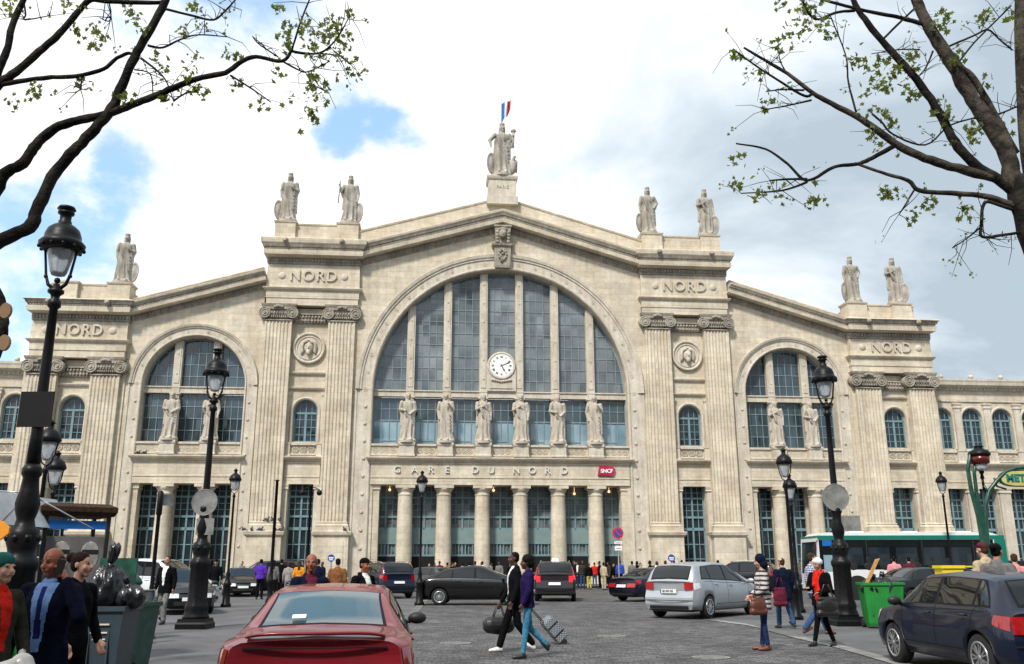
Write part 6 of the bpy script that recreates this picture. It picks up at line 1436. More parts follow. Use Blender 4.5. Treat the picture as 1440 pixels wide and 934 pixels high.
def lamp_big(x,y,H,label,rz=0,group='tall cast iron lamp posts on the square'):
    o=empty('street_lamp',(x,y,0),rz,label,'street lamp',group); k=H/7.05
    b=MB(); b.loft(-.34,.34,-.34,.34,[(0,.03),(.12,.03),(.16,0),(.24,-.01)])
    fl_=lambda a,z:1+0.05*math.cos(8*a) if .3<z<1.6 else 1
    b.lathe([(.33,.24),(.31,.30),(.27,.42),(.29,.48),(.27,.56),(.235,.66),(.225,1.45),(.25,1.50),(.26,1.58),(.23,1.64),(.18,1.70),(.19,1.78),(.23,1.90),(.21,2.0),(.20,2.05),(.14,2.10),(.12,2.2),(.15,2.3),(.17,2.42),(.13,2.62),(.11,2.8),(.14,2.85),(.14,2.93),(.10,3.0)],(0,0,0),32,rfun=fl_)
    for i in range(8): a=i*PI/4; b.ball((.20*math.cos(a),.20*math.sin(a),1.93),.06,8)
    b.build('base','iron',o)
    b=MB(); b.lathe([(.10,2.98),(.088,3.4),(.085,3.45),(.075,4.6),(.062,5.40),(.10,5.44),(.10,5.52),(.06,5.56),(.07,5.62),(.12,5.66),(.12,5.70),(.05,5.74),(.05,5.80)],(0,0,0),20); b.build('post','iron',o)
    b=MB()
    for s in (-1,1): b.tube([(s*.02,0,5.70),(s*.14,0,5.80),(s*.19,0,5.95),(s*.22,0,6.15),(s*.255,0,6.38)],[.032,.028,.022,.02,.02],8); b.ball((s*.19,0,5.93),.035,8)
    b.ball((0,0,5.86),.05,8); b.build('yoke','iron',o)
    b=MB(); b.lathe([(.03,5.93),(.10,5.95),(.125,6.0),(.205,6.36),(.21,6.42)],(0,0,0),24); b.build('lantern_glass','lamp_glass',o)
    b=MB(); b.lathe([(.25,6.34),(.29,6.36),(.33,6.40),(.345,6.46),(.31,6.50),(.275,6.53),(.27,6.60),(.235,6.70),(.17,6.76),(.10,6.80),(.10,6.84),(.085,6.86),(.085,6.95),(.12,6.97),(.125,7.0),(.09,7.01),(.09,7.03),(.14,7.05),(.12,7.09),(.04,7.11),(.0,7.12)],(0,0,0),28)
    for i in range(12): a=i*PI/6; b.ball((.32*math.cos(a),.32*math.sin(a),6.39),.035,6)
    b.build('lantern_hood','iron',o)
    o.scale=(k,k,k); return o
def lamp_small(x,y,H,label,lant=1.0):
    o=empty('street_lamp',(x,y,0),0,label,'street lamp','smaller lamp posts in front of the station'); 
    b=MB(); b.lathe([(.20,0),(.20,.1),(.15,.15),(.13,.8),(.17,.85),(.12,.92),(.07,1.1),(.09,1.2),(.05,1.35),(.042,H-1.15),(.07,H-1.1),(.05,H-1.05),(.03,H-.98)],(0,0,0),14); b.build('post','iron',o)
    z=H-1.0; b=MB()
    for s in (-1,1): b.tube([(0,0,z),(s*.10,0,z+.08),(s*.16,0,z+.25),(s*.2,0,z+.5)],.016,6)
    b.build('yoke','iron',o)
    b=MB(); b.lathe([(.06,z+.12),(.10,z+.16),(.17,z+.50),(.17,z+.53)],(0,0,0),16); b.build('lantern_glass','lamp_glass',o)
    b=MB(); b.lathe([(.21,z+.50),(.25,z+.55),(.23,z+.62),(.19,z+.72),(.09,z+.80),(.06,z+.82),(.06,z+.90),(.09,z+.92),(.06,z+.96),(.02,z+1.0)],(0,0,0),16); b.build('lantern_hood','iron',o)
    return o
def solveY(px,py,z):
    lo,hi=3,90
    for _ in range(50):
        m_=(lo+hi)/2
        if P(px,py,m_).z<z: lo=m_
        else: hi=m_
    return lo
y1=solveY(94,295,7.1); q=P(94,295,y1); L1=lamp_big(q.x,q.y,7.1,'tallest-looking lamp post at the left edge, with a square plate on its shaft')
gb=G(274,884); zt2=P(302,493,gb.y).z; L2=lamp_big(gb.x,gb.y,zt2,'tall lamp post left of the red car carrying the back of a round sign')
gr_=G(1191,880); zt3=P(1158,503,gr_.y).z; L3=lamp_big(gr_.x,gr_.y,zt3,'tall lamp post beside the green bins carrying the back of a round sign')
def disc_sign(o_,z,dx,r,mat,label,name='road_sign',y=-.12,plate=None,rz=0,cat='road sign'):
    base=o_.location; e=empty(name,(base.x,base.y,z),rz,label,cat)
    b=MB(); b.rings([[(dx+r*math.cos(2*PI*i/28),yy,r*math.sin(2*PI*i/28)) for i in range(28)] for yy in (y,y+.015)],0,False); b.torus_y(dx,0,r*.98,.012,y,28,6); b.build('disc',mat,e)
    b=MB(); b.box(-.10,.10,y+.02,y+.06,.10,.14); b.box(-.10,.10,y+.02,y+.06,-.14,-.10); b.tube([(0,y+.04,-.6),(0,y+.04,.3)],.02,6); b.build('bracket','sign_back',e)
    if plate: 
        w_,h_,z_,px_=plate; b=MB(); b.box(px_-w_/2,px_+w_/2,y,y+.015,z_-h_/2,z_+h_/2); b.build('plate',mat,e)
    return e
zs=P(287,707,gb.y).z; disc_sign(L2,zs,.02,.34,'sign_back','back of a round sign and square plate on the left-centre lamp post',plate=(.46,.42,-.62,.08))
zs=P(1175,700,gr_.y).z; disc_sign(L3,zs,-.03,.36,'sign_back','back of a round sign and square plate on the right lamp post',plate=(.5,.4,-.68,.32))
v=P(62,577,L1.location.y); e=empty('road_sign',(L1.location.x,L1.location.y,v.z),0,'back of a square sign clamped high on the leftmost lamp post','road sign'); b=MB(); b.box(-.27,.24,-.10,-.085,-.27,.27); b.build('plate','plate_dark',e); b=MB(); b.box(-.1,.1,-.08,.09,.16,.19); b.box(-.1,.1,-.08,.09,-.19,-.16); b.build('bracket','sign_back',e)
for px,pt,Y,lb in ((332,659,36,'small lamp post before the side arch, right of the tall middle lamp'),(594,662,37,'small lamp post in front of the glazed doors'),(1101,630,27,'taller of the twin small lamps behind the striped jumper'),(1109,666,31,'lower of the twin small lamps behind the striped jumper'),
        (1322,663,40,'slim lamp post rising behind the bus roof'),(73,590,19,'lamp post directly behind the leftmost tall lamp'),(82,634,23,'lower lamp post behind the leftmost tall lamp')):
    v=P(px,pt,Y); lamp_small(v.x,Y,v.z,lb)
# plain posts and small signs
def post(px,Y,ptop,r,label,name='post',cat='post',mat='iron'):
    v=P(px,ptop,Y); b=MB(); H=v.z; b.lathe([(r*2.6,0),(r*2.4,.25),(r*1.6,.35),(r*1.5,.9),(r*2,.95),(r*1.1,1.05),(r,1.3),(r*.8,H-.05),(r*1.3,H-.04),(r*1.2,H)],(0,0,0),12)
    e=empty(name,(v.x,Y,0),0,label,cat); b.build('pole',mat,e); return e,H
post(390,36,675,.07,'plain black pole without lantern in front of the left tower')
e,H=post(438,37,682,.055,'black pole with twin camera heads before the left tower')
for s in (-1,1): b=MB(); b.tube([(0,0,H-.1),(s*.2,0,H-.12),(s*.32,0,H-.2)],.02,6); b.ball((s*.34,0,H-.32),.12,10); b.build('camera_head','iron',e)
g_=G(207,893); v=P(220,690,g_.y); e=empty('signpost',(g_.x,g_.y,0),0,'slim black signpost with a small street plate beside the litter basket','signpost'); H=v.z
b=MB(); b.lathe([(.10,0),(.09,.3),(.05,.4),(.045,H-.6),(.07,H-.55),(.07,H-.05),(.03,H)],(0,0,0),12); b.build('pole','iron',e)
b=MB(); b.box(-.02,.30,-.02,.0,-.13,.13); b.xf(Matrix.Translation((.04,0,H-.22))@Matrix.Rotation(.9,4,'Z')); b.build('plate','sign_back',e)
g_=G(862,826); e=empty('no_parking_sign',(g_.x,g_.y-4,0),0,'round red and blue no-parking sign with two white plates under it','road sign'); Y=g_.y-4; z0=P(861,750,Y).z
b=MB(); b.lathe([(.14,0),(.12,.6),(.05,.8),(.045,z0+.3)],(0,0,0),10); b.build('pole','sign_back',e)
b=MB(); b.cyl_y(0,z0,.38,-.08,-.06,32); b.build('ring','sign_ring',e); b=MB(); b.cyl_y(0,z0,.27,-.09,-.075,32); b.build('disc','sign_blue',e)
b=MB(); b.box(-.30,.30,-.10,-.085,-.045,.045); b.xf(Matrix.Translation((0,0,z0))@Matrix.Rotation(R(45),4,'Y')); b.build('bar','sign_ring',e)
for k,(h_,w_) in enumerate(((.18,.52),(.30,.5))): b=MB(); zc=z0-.62-.36*k; b.box(-w_/2,w_/2,-.08,-.065,zc-h_/2,zc+h_/2); b.build('plate','plate_white',e); b=MB(); b.box(-w_*.36,w_*.36,-.084,-.079,zc-.03,zc+.0); b.build('plate_line','seam',e)
for px,nm in ((466,'left'),(944,'right')):
    v=P(px,785,46); e=empty('round_sign',(v.x,46,0),0,'small round blue sign with white marks in front of the %s tower'%nm,'road sign','small round blue signs'); b=MB(); b.tube([(0,0,0),(0,0,v.z+.2)],.035,8); b.build('pole','sign_back',e)
    b=MB(); b.cyl_y(0,v.z,.18,-.06,-.045,24); b.build('disc','sign_blue',e); b=MB(); b.box(-.12,.12,-.066,-.06,v.z-.02,v.z+.05); b.box(-.10,.10,-.066,-.06,v.z-.10,v.z-.05); b.build('marks','plate_white',e)
# ---- metro entrance: curved green stems, lantern and name board
Y=21.0; MP=lambda px,py: P(px,py,Y)-Vector((MX,Y,0)); MX=P(1385,800,Y).x
e=empty('metro_entrance',(MX,Y,0),0,'green cast iron metro entrance frame with lantern and METRO board at right edge','metro entrance')
b=MB(); b.tube([Vector((0,0,0)),MP(1384,790),MP(1384,760),MP(1376,725),MP(1366,690),MP(1361,660),MP(1364,640),MP(1374,636)],[.11,.10,.09,.06,.05,.045,.045,.04],10); b.build('stem','metro_green',e)
b=MB(); b.tube([Vector((.05,0.05,0)),MP(1387,780)+Vector((0,.05,0)),MP(1383,740),MP(1374,700),MP(1370,665),MP(1372,645)],[.10,.09,.06,.045,.04,.035],10); b.build('stem','metro_green',e)
b=MB(); b.tube([Vector((.1,0,0)),MP(1388,780),MP(1386,740),MP(1386,710),MP(1391,690),MP(1402,676),MP(1414,664),MP(1428,659),MP(1445,657),MP(1470,660)],[.11,.09,.06,.05,.05,.045,.045,.04,.04,.04],10); b.tube([MP(1383,683),MP(1390,692),MP(1397,686)],.035,8); b.tube([MP(1398,672),MP(1402,684),MP(1415,688)],.025,8); b.build('stem','metro_green',e)
c0=MP(1377,640); b=MB(); b.lathe([(.05,-.55),(.03,-.45),(.06,-.40),(.03,-.30)],tuple(c0),12); b.tube([c0+Vector((0,0,-.42)),c0+Vector((-.14,0,-.25)),c0+Vector((-.18,0,0))],.02,6); b.tube([c0+Vector((0,0,-.42)),c0+Vector((.14,0,-.25)),c0+Vector((.18,0,0))],.02,6); b.tube([c0+Vector((0,0,-.5)),MP(1384,690)],.03,8)
b.lathe([(.24,-.02),(.25,.03),(.20,.10),(.10,.14),(.09,.18),(.12,.20),(.03,.24)],tuple(c0),16); b.build('lantern_frame','iron',e)
b=MB(); b.lathe([(.12,-.22),(.20,-.20),(.22,-.02)],tuple(c0),16); b.build('lantern_lens','red_lens',e)
b=MB(); b.lathe([(.05,-.38),(.13,-.34),(.15,-.22)],tuple(c0),16); b.build('lantern_bowl','lamp_glass',e)
cA=MP(1428,673); W_=.52
pts=[]
for i in range(24):
    a=2*PI*i/24; x=W_*math.copysign(abs(math.cos(a))**.6,math.cos(a)); z=.17*math.copysign(abs(math.sin(a))**.8,math.sin(a)); pts.append((x,z))
def lozenge(k,y0_,y1_,nm,mat): bb_=MB(); bb_.rings([[(cA.x+.17+x*k,y0_,cA.z+z*(k if k<1.05 else k+.06)) for x,z in pts],[(cA.x+.17+x*k,y1_,cA.z+z*(k if k<1.05 else k+.06)) for x,z in pts]],0); bb_.build(nm,mat,e)
lozenge(1.07,-.02,.05,'board_frame','metro_green'); lozenge(1.0,-.035,.0,'name_board','metro_yellow')
t=fontmesh('METRO',.235,.006,space=1.0,bold=.010); t.xf(Matrix.Translation((cA.x+.15,-.045,cA.z+.0))@FRONT); t.build('lettering','metro_letters',e)
# ---- bus
v=P(1150,800,41.5); e=empty('city_bus',(v.x,41.5,0),R(0),'green and white single-deck city bus facing left before the right wing','bus')
Lb,Hb,Wb=8.6,2.95,2.4
b=MB(); b.rings([[(x,y,z) for (x,z) in ((.0,.45),(.0,1.2),(.10,2.7),(.25,2.80),(Lb-.1,2.80),(Lb,2.6),(Lb,.45))] for y in (0,Wb)],0); 
b.build('body','bus_white',e)
def sidebox(nm,mat,x0,x1,z0,z1,d=.012): b=MB(); b.box(x0,x1,-d,Wb+d,z0,z1); b.build(nm,mat,e)
sidebox('window_band','car_glass',.14,Lb-.55,1.32,2.62,.010); sidebox('stripe','bus_teal',.1,Lb-.02,2.64,2.81,.016); sidebox('stripe','bus_teal',Lb-.5,Lb+.012,1.2,2.63,.012)
b=MB(); b.rings([[(x,y,z) for x,z in ((.2,2.80),(.5,2.95),(Lb-.6,2.95),(Lb-.15,2.80))] for y in (.12,Wb-.12)],0); b.build('roof','bus_white',e)
for x in (1.9,4.4,6.9): b=MB(); b.loft(x,x+.7,.9,1.5,[(2.94,0),(3.03,-.03)]); b.build('roof_hatch','bus_white',e)
for x in (1.15,2.35,3.6,4.85,6.05,7.2): b=MB(); b.box(x,x+.95,-.016,-.009,1.50,2.28); b.build('window','glass_dark',e)
for x in (2.28,4.8,7.12,.95): b=MB(); b.box(x-.03,x+.03,-.022,-.009,1.34,2.6); b.build('pillar','trim_black',e)
b=MB(); b.box(.30,.72,-.02,-.008,2.35,2.60); b.build('route_display','sky_blue_panel',e)
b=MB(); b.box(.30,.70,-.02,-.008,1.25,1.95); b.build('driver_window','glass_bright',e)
b=MB(); b.add([(-.012,.15,1.15),(-.012,Wb-.15,1.15),(.088,Wb-.15,2.55),(.088,.15,2.55)],[(0,1,2,3)]); b.build('windscreen','car_glass',e)
rr2=random.Random(5)
for i in range(9): b=MB(); x=1.6+.72*i; b.ball((x,-.013,1.72+rr2.uniform(-.05,.06)),.12,10,sc_=(1,.05,1.2)); b.ball((x,-.013,1.46),.24,10,sc_=(1,.03,.7)); b.build('passenger_silhouette','trim_black',e)
for x in (1.75,6.75):
    for y,sg in ((.14,-1),(Wb-.14,1)): wheel(e,x,y,.46,.26,'alloy_dull',8,sg)
    b=MB(); b.cyl_y(x,.5,.56,-.012,.0,24); b.build('wheel_arch','trim_black',e)
b=MB(); b.box(-.18,-.12,-.25,-.08,1.9,2.35); b.tube([(-.15,-.15,2.35),(.1,0,2.6)],.02,6); b.build('wing_mirror','trim_black',e)
# ---- wheelie bins and bags
def bin_(x,y,rz,mat,label,lid=None,sc_=1.0,group='wheelie bins'):
    e=empty('wheelie_bin',(x,y,0),rz,label,'wheelie bin',group,scale=sc_)
    b=MB(); b.rings([[(-w_,-d_,z),(w_,-d_,z),(w_,d_,z),(-w_,d_,z)] for z,w_,d_ in ((.06,.21,.24),(.12,.22,.26),(.95,.28,.33),(.96,.31,.36),(1.02,.31,.36),(1.02,.27,.32),(.9,.26,.31))],0,False,True,False)
    for s in (-1,1): b.box(s*.12-.012,s*.12+.012,-.315,-.25,.30,.94)
    b.tube([(-.22,.40,.98),(.22,.40,.98)],.02,8); b.box(-.24,-.2,.33,.41,.95,1.0); b.box(.2,.24,.33,.41,.95,1.0); b.build('body',mat,e)
    for s in (-1,1): b=MB(); b.rings([[(s*.24+dx,.24+.1*math.cos(a),.1+.1*math.sin(a)) for a in [2*PI*i/16 for i in range(16)]] for dx in (-.03,.03)],0,True); b.build('wheel','tyre',e)
    if lid:
        b=MB(); b.rings([[(-.30,y_,z_),(.30,y_,z_)] + [(.30,y_+.03,z_+.0),(-.30,y_+.03,z_+.0)] for y_,z_ in ((.37,1.0),(.42,1.35),(.40,1.66))],0,False); b.build('lid',mat,e)
    return e
def bag(loc,r,label,seed,group=None,parent=None,sc_=(1,1,1)):
    rnd=random.Random(seed); f=Fig(); 
    for i in range(6): f.ell((rnd.uniform(-.25,.25)*r,rnd.uniform(-.25,.25)*r,rnd.uniform(.35,.75)*r),r*rnd.uniform(.5,.72)*sc_[0],r*rnd.uniform(.5,.72)*sc_[1],r*rnd.uniform(.45,.6)*sc_[2])
    f.cap((0,0,r*1.15*sc_[2]),(r*.12,0,r*1.45*sc_[2]),r*.12,r*.2); me=f.mesh(.02,1)
    for v_ in me.vertices:
        a=math.atan2(v_.co.y,v_.co.x); v_.co=v_.co*(1+.035*math.sin(13*a+4*v_.co.z/r)+.03*math.sin(7*a-6*v_.co.z/r))
    o=meobj('rubbish_bag',me,'bag_black'); o.location=loc; o.rotation_euler=(0,0,rnd.random()*6); return tag(o,label,'rubbish bag',group)
g_=G(1238,884); bin_(g_.x,g_.y+.2,R(-8),'bin_green','bright green wheelie bin stuffed with black bags, beside the right lamp post',sc_=1.08)
g2=G(1262,880); bin_(g2.x+.22,g2.y+1.0,R(10),'bin_green','second green wheelie bin half hidden behind the dark hatchback',sc_=1.05)
bag((g_.x-.05,g_.y+.1,.72),.36,'lumpy black bag filling the front green bin',3); bag((g_.x+.42,g_.y+.7,.80),.34,'black bag bulging out of the second green bin',4); pass
b=MB(); b.rings([[(x-.035,y,z) for x,y,z in ((-.28,-.02,1.0),(-.28,.02,1.0),(.06,.02,1.62),(.06,-.02,1.62))],[(x+.05,y,z) for x,y,z in ((-.28,-.02,1.0),(-.28,.02,1.0),(.08,.02,1.64),(.08,-.02,1.64))]],0); o=b.build('wooden_plank','wood',None,(g_.x-.02,g_.y-.12,.05)); tag(o,'orange-brown wooden plank sticking out of the green bin','plank')
g3=P(1290,800,20.5); 
v=P(1303,790,19.5); b=MB(); b.box(-.22,.22,-.18,.18,0,1.50); b.loft(-.22,.22,-.18,.18,[(1.48,.03),(1.54,.03)]); b.box(.25,.45,-.14,.14,1.50,1.53); b.rings([[(x,-.03,z) for x,z in ((-.2,.4),(.2,.4),(.2,.9),(-.2,.9))],[(x,-.19,z) for x,z in ((-.2,.4),(.2,.4),(.2,.9),(-.2,.9))]],0); o=b.build('yellow_cabinet','yellow_box',None,(v.x+.45,v.y,-.02)); tag(o,'yellow cabinet showing just above the dark hatchback bonnet','cabinet')
v=P(150,900,12.4); BX=v.x; GB=bin_(BX,12.4,R(4),'bin_grey','dark grey wheelie bin with white lettering, heaped with black bags',sc_=1.02)
for i,(t_,z_) in enumerate((('',.80),('',.70),('',.62))):
    t=MB(); t.box(-.13+.03*i,.13-.02*i,-.34+(.8-z_)*.14,-.30,z_-.008,z_+.010); t.build('printed_line','letter',GB)
bag((BX-.10,12.5,.98),.40,'big black bag heaped on the grey bin',11,sc_=(1,1,1.35)); bag((BX+.25,12.3,1.0),.26,'small black bag slumping over the right rim of the grey bin',12); bag((BX-.8,12.9,0),.5,'black bag on the ground left of the grey bin',13)
bin_(BX-.38,14.0,R(170),'metro_green','dark-lidded green wheelie bin standing open behind the black bags',lid=True,sc_=1.0)
v=P(48,815,9.5); bin_(v.x,9.5,R(30),'bin_green','green wheelie bin behind the man in the navy suit',sc_=1.18)
# transparent-bag litter basket, green bollard on its stone base
g_=G(194,899); e=empty('litter_basket',(g_.x,g_.y,0),0,'wire litter basket with a clear grey bag beside the signpost','litter bin')
b=MB(); b.tube([(.26,0,0),(.26,0,1.05)],.025,8); b.torus_y(0,0,.25,.02,0,24,6); b.v=[(x,z,y+1.02) if i>=16 else (x,y,z) for i,(x,y,z) in enumerate(b.v)]; b.tube([(.1,0,.02),(.36,0,.02)],.06,8); b.build('frame','basket_metal',e)
b=MB(); b.lathe([(.10,.12),(.16,.2),(.21,.45),(.19,.7),(.23,.98),(.25,1.02)],(0,0,0),28,rfun=lambda a,z:1+.06*math.sin(7*a+6*z)+.04*math.sin(13*a)); b.build('clear_bag','basket_grey',e)
g_=G(181,907); e=empty('bollard',(g_.x,g_.y,0),0,'dark green cast iron bollard flaring onto a pale stone base','bollard')
b=MB(); b.lathe([(.36,0),(.34,.05),(.27,.36),(.26,.38)],(0,0,0),24); b.build('base','plinth_stone',e)
b=MB(); b.lathe([(.28,.38),(.24,.45),(.13,.60),(.10,.75),(.12,.78),(.10,.82),(.10,1.15),(.15,1.2),(.13,1.26),(.10,1.30),(.02,1.40)],(0,0,0),24,rfun=lambda a,z:1+.04*math.cos(10*a)); b.build('shaft','metro_green',e)
# phone kiosk with poster, white canopy
v=P(92,800,15.5); e=empty('kiosk',(v.x,15.5,0),R(38),'glazed kiosk with a grey portrait poster and blue headband behind the man in the suit','kiosk')
b=MB(); 
for x in (-.48,.48):
    for y in (-.48,.48): b.box(x-.03,x+.03,y-.03,y+.03,0,2.35)
b.box(-.45,.45,-.5,.5,0,.35); b.build('frame','trim_black',e)
b=MB(); b.loft(-.55,.55,-.55,.55,[(2.35,0),(2.42,.04),(2.50,.04),(2.56,-.08)]); b.build('roof','hair_brown',e)
for s,(x0_,x1_,y0_,y1_) in enumerate(((-.44,.44,-.5,-.485),(-.5,-.485,-.44,.44))): b=MB(); b.box(x0_,x1_,y0_,y1_,2.14,2.28); b.build('headband','sky_blue_panel',e)
b=MB(); b.box(-.44,.44,-.49,-.47,.4,2.02); b.build('poster','poster_grey',e)
for x in (-.2,.24): b=MB(); b.ball((x,-.492,1.72),.15,14,sc_=(1,.02,1.5)); b.build('poster_portrait','poster_pale',e); b=MB(); b.box(x-.13,x+.13,-.50,-.494,1.74,1.81); b.build('poster_band','trim_black',e)
b=MB(); b.box(-.488,-.472,-.44,.44,.4,2.0); b.build('side_glass','car_window',e)
b=MB(); b.tube([(-.5,-.3,2.0),(-.75,-.2,1.7),(-.5,.1,1.66)],.015,6); b.box(-.8,-.5,-.2,.15,1.70,1.9); b.build('shade','canvas_white',e)
v=P(12,800,14); e=empty('market_canopy',(v.x,14.0,0),0,'white canvas canopy on a metal frame at the left edge','canopy')
b=MB(); b.rings([[(x,y,z) for x,z in ((-1.6,2.1),(-1.0,2.66),(-.10,2.64),(.12,2.15))] for y in (-.6,1.4)],0,False,True,True,closed=False); b.build('canvas','canvas_white',e)
b=MB()
for x in (-1.5,.08):
    for y in (-.55,1.35): b.tube([(x,y,0),(x,y,2.15)],.025,6)
b.tube([(.08,-.55,2.15),(.45,-.55,2.60),(1.40,-.4,2.08)],.014,6); b.tube([(.45,-.55,2.60),(-.10,-.55,2.64)],.014,6); b.build('frame','alloy',e)
v=P(-4,746,12.6); b=MB(); b.rings([[(x,yy,z) for x,z in ((-.5,-.13),(.06,-.13),(.17,-.04),(.17,.04),(.06,.13),(-.5,.13))] for yy in (-.02,.02)],0); o=b.build('arrow_sign','orange_sign',None,tuple(v)); tag(o,'orange arrow-shaped sign at the left edge below the white canopy','sign')
b=MB(); b.box(-.40,-.08,-.024,-.021,-.03,.03); b.build('marks','seam',o); b=MB(); b.tube([(-.35,.04,-2.2),(-.35,.04,.1)],.03,6); b.build('pole','iron',o)
# ---- bicycle at the lower left corner (only its front shows)
v=P(55,918,4.9); e=empty('bicycle',(v.x-.15,4.9,0),R(-25),'grey shared city bicycle with plastic mudguard and handlebar at the lower left','bicycle')
for x in (0,-1.08): b=MB(); b.torus_y(x,.34,.31,.022,0,36,8); b.build('wheel','tyre',e)
b=MB(); b.tube([(0,0,.34),(-.12,0,.78),(-.18,0,1.02)],[.02,.025,.02],8); b.tube([(-.12,0,.75),(-.45,0,.42),(-.62,0,.36),(-.80,0,.9)],[.04,.045,.04,.02],8); b.tube([(-1.08,0,.34),(-.62,0,.34)],.02,6); b.build('frame','bike_grey',e)
b=MB(); b.tube([(-.30,-.30,1.08),(-.18,-.22,1.06),(-.14,0,1.03),(-.18,.22,1.06),(-.30,.30,1.08)],[.02,.018,.018,.018,.02],8); b.build('handlebar','bike_grey',e)
f=Fig(); f.cap((-.10,0,.98),(.10,0,1.06),.07,.05); f.cap((.10,0,1.06),(.22,0,.95),.06,.03); f.ell((.0,0,.95),.14,.12,.08); meobj('head_cover',f.mesh(.01,1),'bike_grey',e)
b=MB(); b.torus_y(0,.34,.37,.045,0,24,6,a0=.3,a1=2.6); b.build('mudguard','bike_grey',e); b=MB(); b.ball((-.85,0,.98),.13,12,sc_=(1.1,.7,.3)); b.build('saddle','leather_black',e)
# ---- bags and luggage
g_=G(711,906); f=Fig(); f.cap((-.2,0,.22),(.2,0,.22),.17,.17); f.ell((0,0,.2),.33,.16,.17); o=meobj('holdall',f.mesh(.015,1),'leather_black'); tag(o,'black holdall hanging from the hand of the walker in black','bag'); o.location=(cm.x-.30,cm.y+.19,.26); o.scale=(.85,.85,.92); o.rotation_euler=(0,0,R(15))
b=MB(); 
for y in (-.06,.06): b.tube([(-.14,y,.34),(-.05,y,.58),(.05,y,.60),(.14,y,.34)],.012,6)
b.build('handle','leather_black',o)
striped('suitcase_pattern',(0.02,0.022,0.025),(0.32,0.36,0.40),0.035,plaid=True)
g_=G(783,905); e=empty('wheeled_suitcase',(g_.x+.12,g_.y,0),R(12),'small patterned black and white suitcase on wheels pulled behind the woman','suitcase')
M=Matrix.Translation((0,0,.08))@Matrix.Rotation(R(-42),4,'Y')
b=MB(); b.loft(-.12,.12,-.19,.19,[(.02,-.02),(.04,0),(.50,0),(.53,-.02)]); b.xf(M); b.build('case','suitcase_pattern',e)
b=MB(); b.loft(-.124,.124,-.194,.194,[(.16,0),(.19,0)]); b.loft(-.124,.124,-.194,.194,[(.36,0),(.39,0)]); b.xf(M); b.build('strap','leather_black',e)
b=MB(); b.tube([(-.08,-.1,.5),(-.08,-.1,.98),(-.08,.1,.98),(-.08,.1,.5)],.010,6); b.xf(M); b.build('handle','trim_black',e)
for s in (-1,1): b=MB(); b.cyl_y(0,.05,.05,s*.16-.02,s*.16+.02,12); b.build('wheel','tyre',e)
def handbag(px,py,Y,w_,h_,mat,label,rz=0):
    v=P(px,py,Y); f=Fig(); f.cap((-w_/2+.06,0,.0),(w_/2-.06,0,.0),.07,.07); f.cap((-w_/2+.08,0,h_-.10),(w_/2-.08,0,h_-.10),.05,.05); f.ell((0,0,h_/2-.05),w_/2,.08,h_/2)
    o=meobj('handbag',f.mesh(.012,1),mat); o.location=v-Vector((0,0,h_/2)); o.rotation_euler=(0,0,R(rz)); tag(o,label,'handbag')
    b=MB(); b.tube([(-w_/2+.08,0,h_-.08),(-.04,-.02,h_+.18),(.04,-.02,h_+.18),(w_/2-.08,0,h_-.08)],.011,6); b.build('strap',mat,o)
gs=G(1078,915).y; handbag(1066,848,gs-.25,.36,.30,'leather_brown','reddish brown handbag held by the woman in the striped jumper',20)
gs=G(1160,909).y; handbag(1163,849,gs-.30,.46,.36,'leather_black','black handbag on the arm of the woman with the red scarf',10)
gs=G(1106,884).y; handbag(1097,836,gs-.28,.36,.44,'cloth_maroon','maroon shoulder bag on the back of the walker in navy',0)
v=P(83,795,6.33); b=MB(); b.loft(-.025,.025,-.005,.005,[(0,-.003),(.006,0),(.10,0),(.105,-.003)]); b.xf(Matrix.Rotation(R(14),4,'Y')); o=b.build('mobile_phone','trim_black',None,(v.x,v.y,v.z-.06)); tag(o,'black mobile phone held to the ear of the man in the navy suit','phone')
# ---- pigeons on the pedestal mouldings
def pigeon(u,y,z,rz,label):
    f=Fig(); f.ell((0,0,.09),.07,.13,.07,Matrix.Rotation(.4,4,'X')); f.ell((0,-.12,.19),.035,.04,.045); f.cap((0,-.08,.13),(0,-.115,.18),.04,.03); f.cap((0,.1,.08),(0,.24,.04),.04,.02)
    o=meobj('pigeon',PM.copy() if PM else f.mesh(.02,1),'pigeon'); o.location=FW(u,y,z); o.rotation_euler=(0,0,rz); o.scale=(1.5,)*3; return tag(o,label,'pigeon','pigeons resting on the left tower mouldings')
PM=None
rp_=random.Random(8)
for i,(u,z) in enumerate(((-18.9,5.07),(-18.4,5.07),(-17.9,5.07),(-20.6,4.30),(-20.0,4.30),(-19.3,4.30),(-18.2,4.30),(-17.7,4.30),(-12.7,4.30))):
    pigeon(u,YP-.12 if z>5 else YP-.36,z,rp_.uniform(0,6),'dark pigeon on the left inner tower, %s'%['first of the top three','second','third on the top moulding','leftmost on the lower moulding','second on the lower moulding','third on the lower moulding','fourth on the lower moulding','rightmost on the left pedestal','alone on the right pedestal'][i])
for i,u in enumerate((-31.1,-30.6,-29.4,-28.9)): o=pigeon(u+1.6,-.12,10.34,rp_.uniform(0,6),'dark pigeon on the ledge under the left side window, %s of four'%['first','second','third','last'][i]); o['group']='pigeons on the left side window ledge'
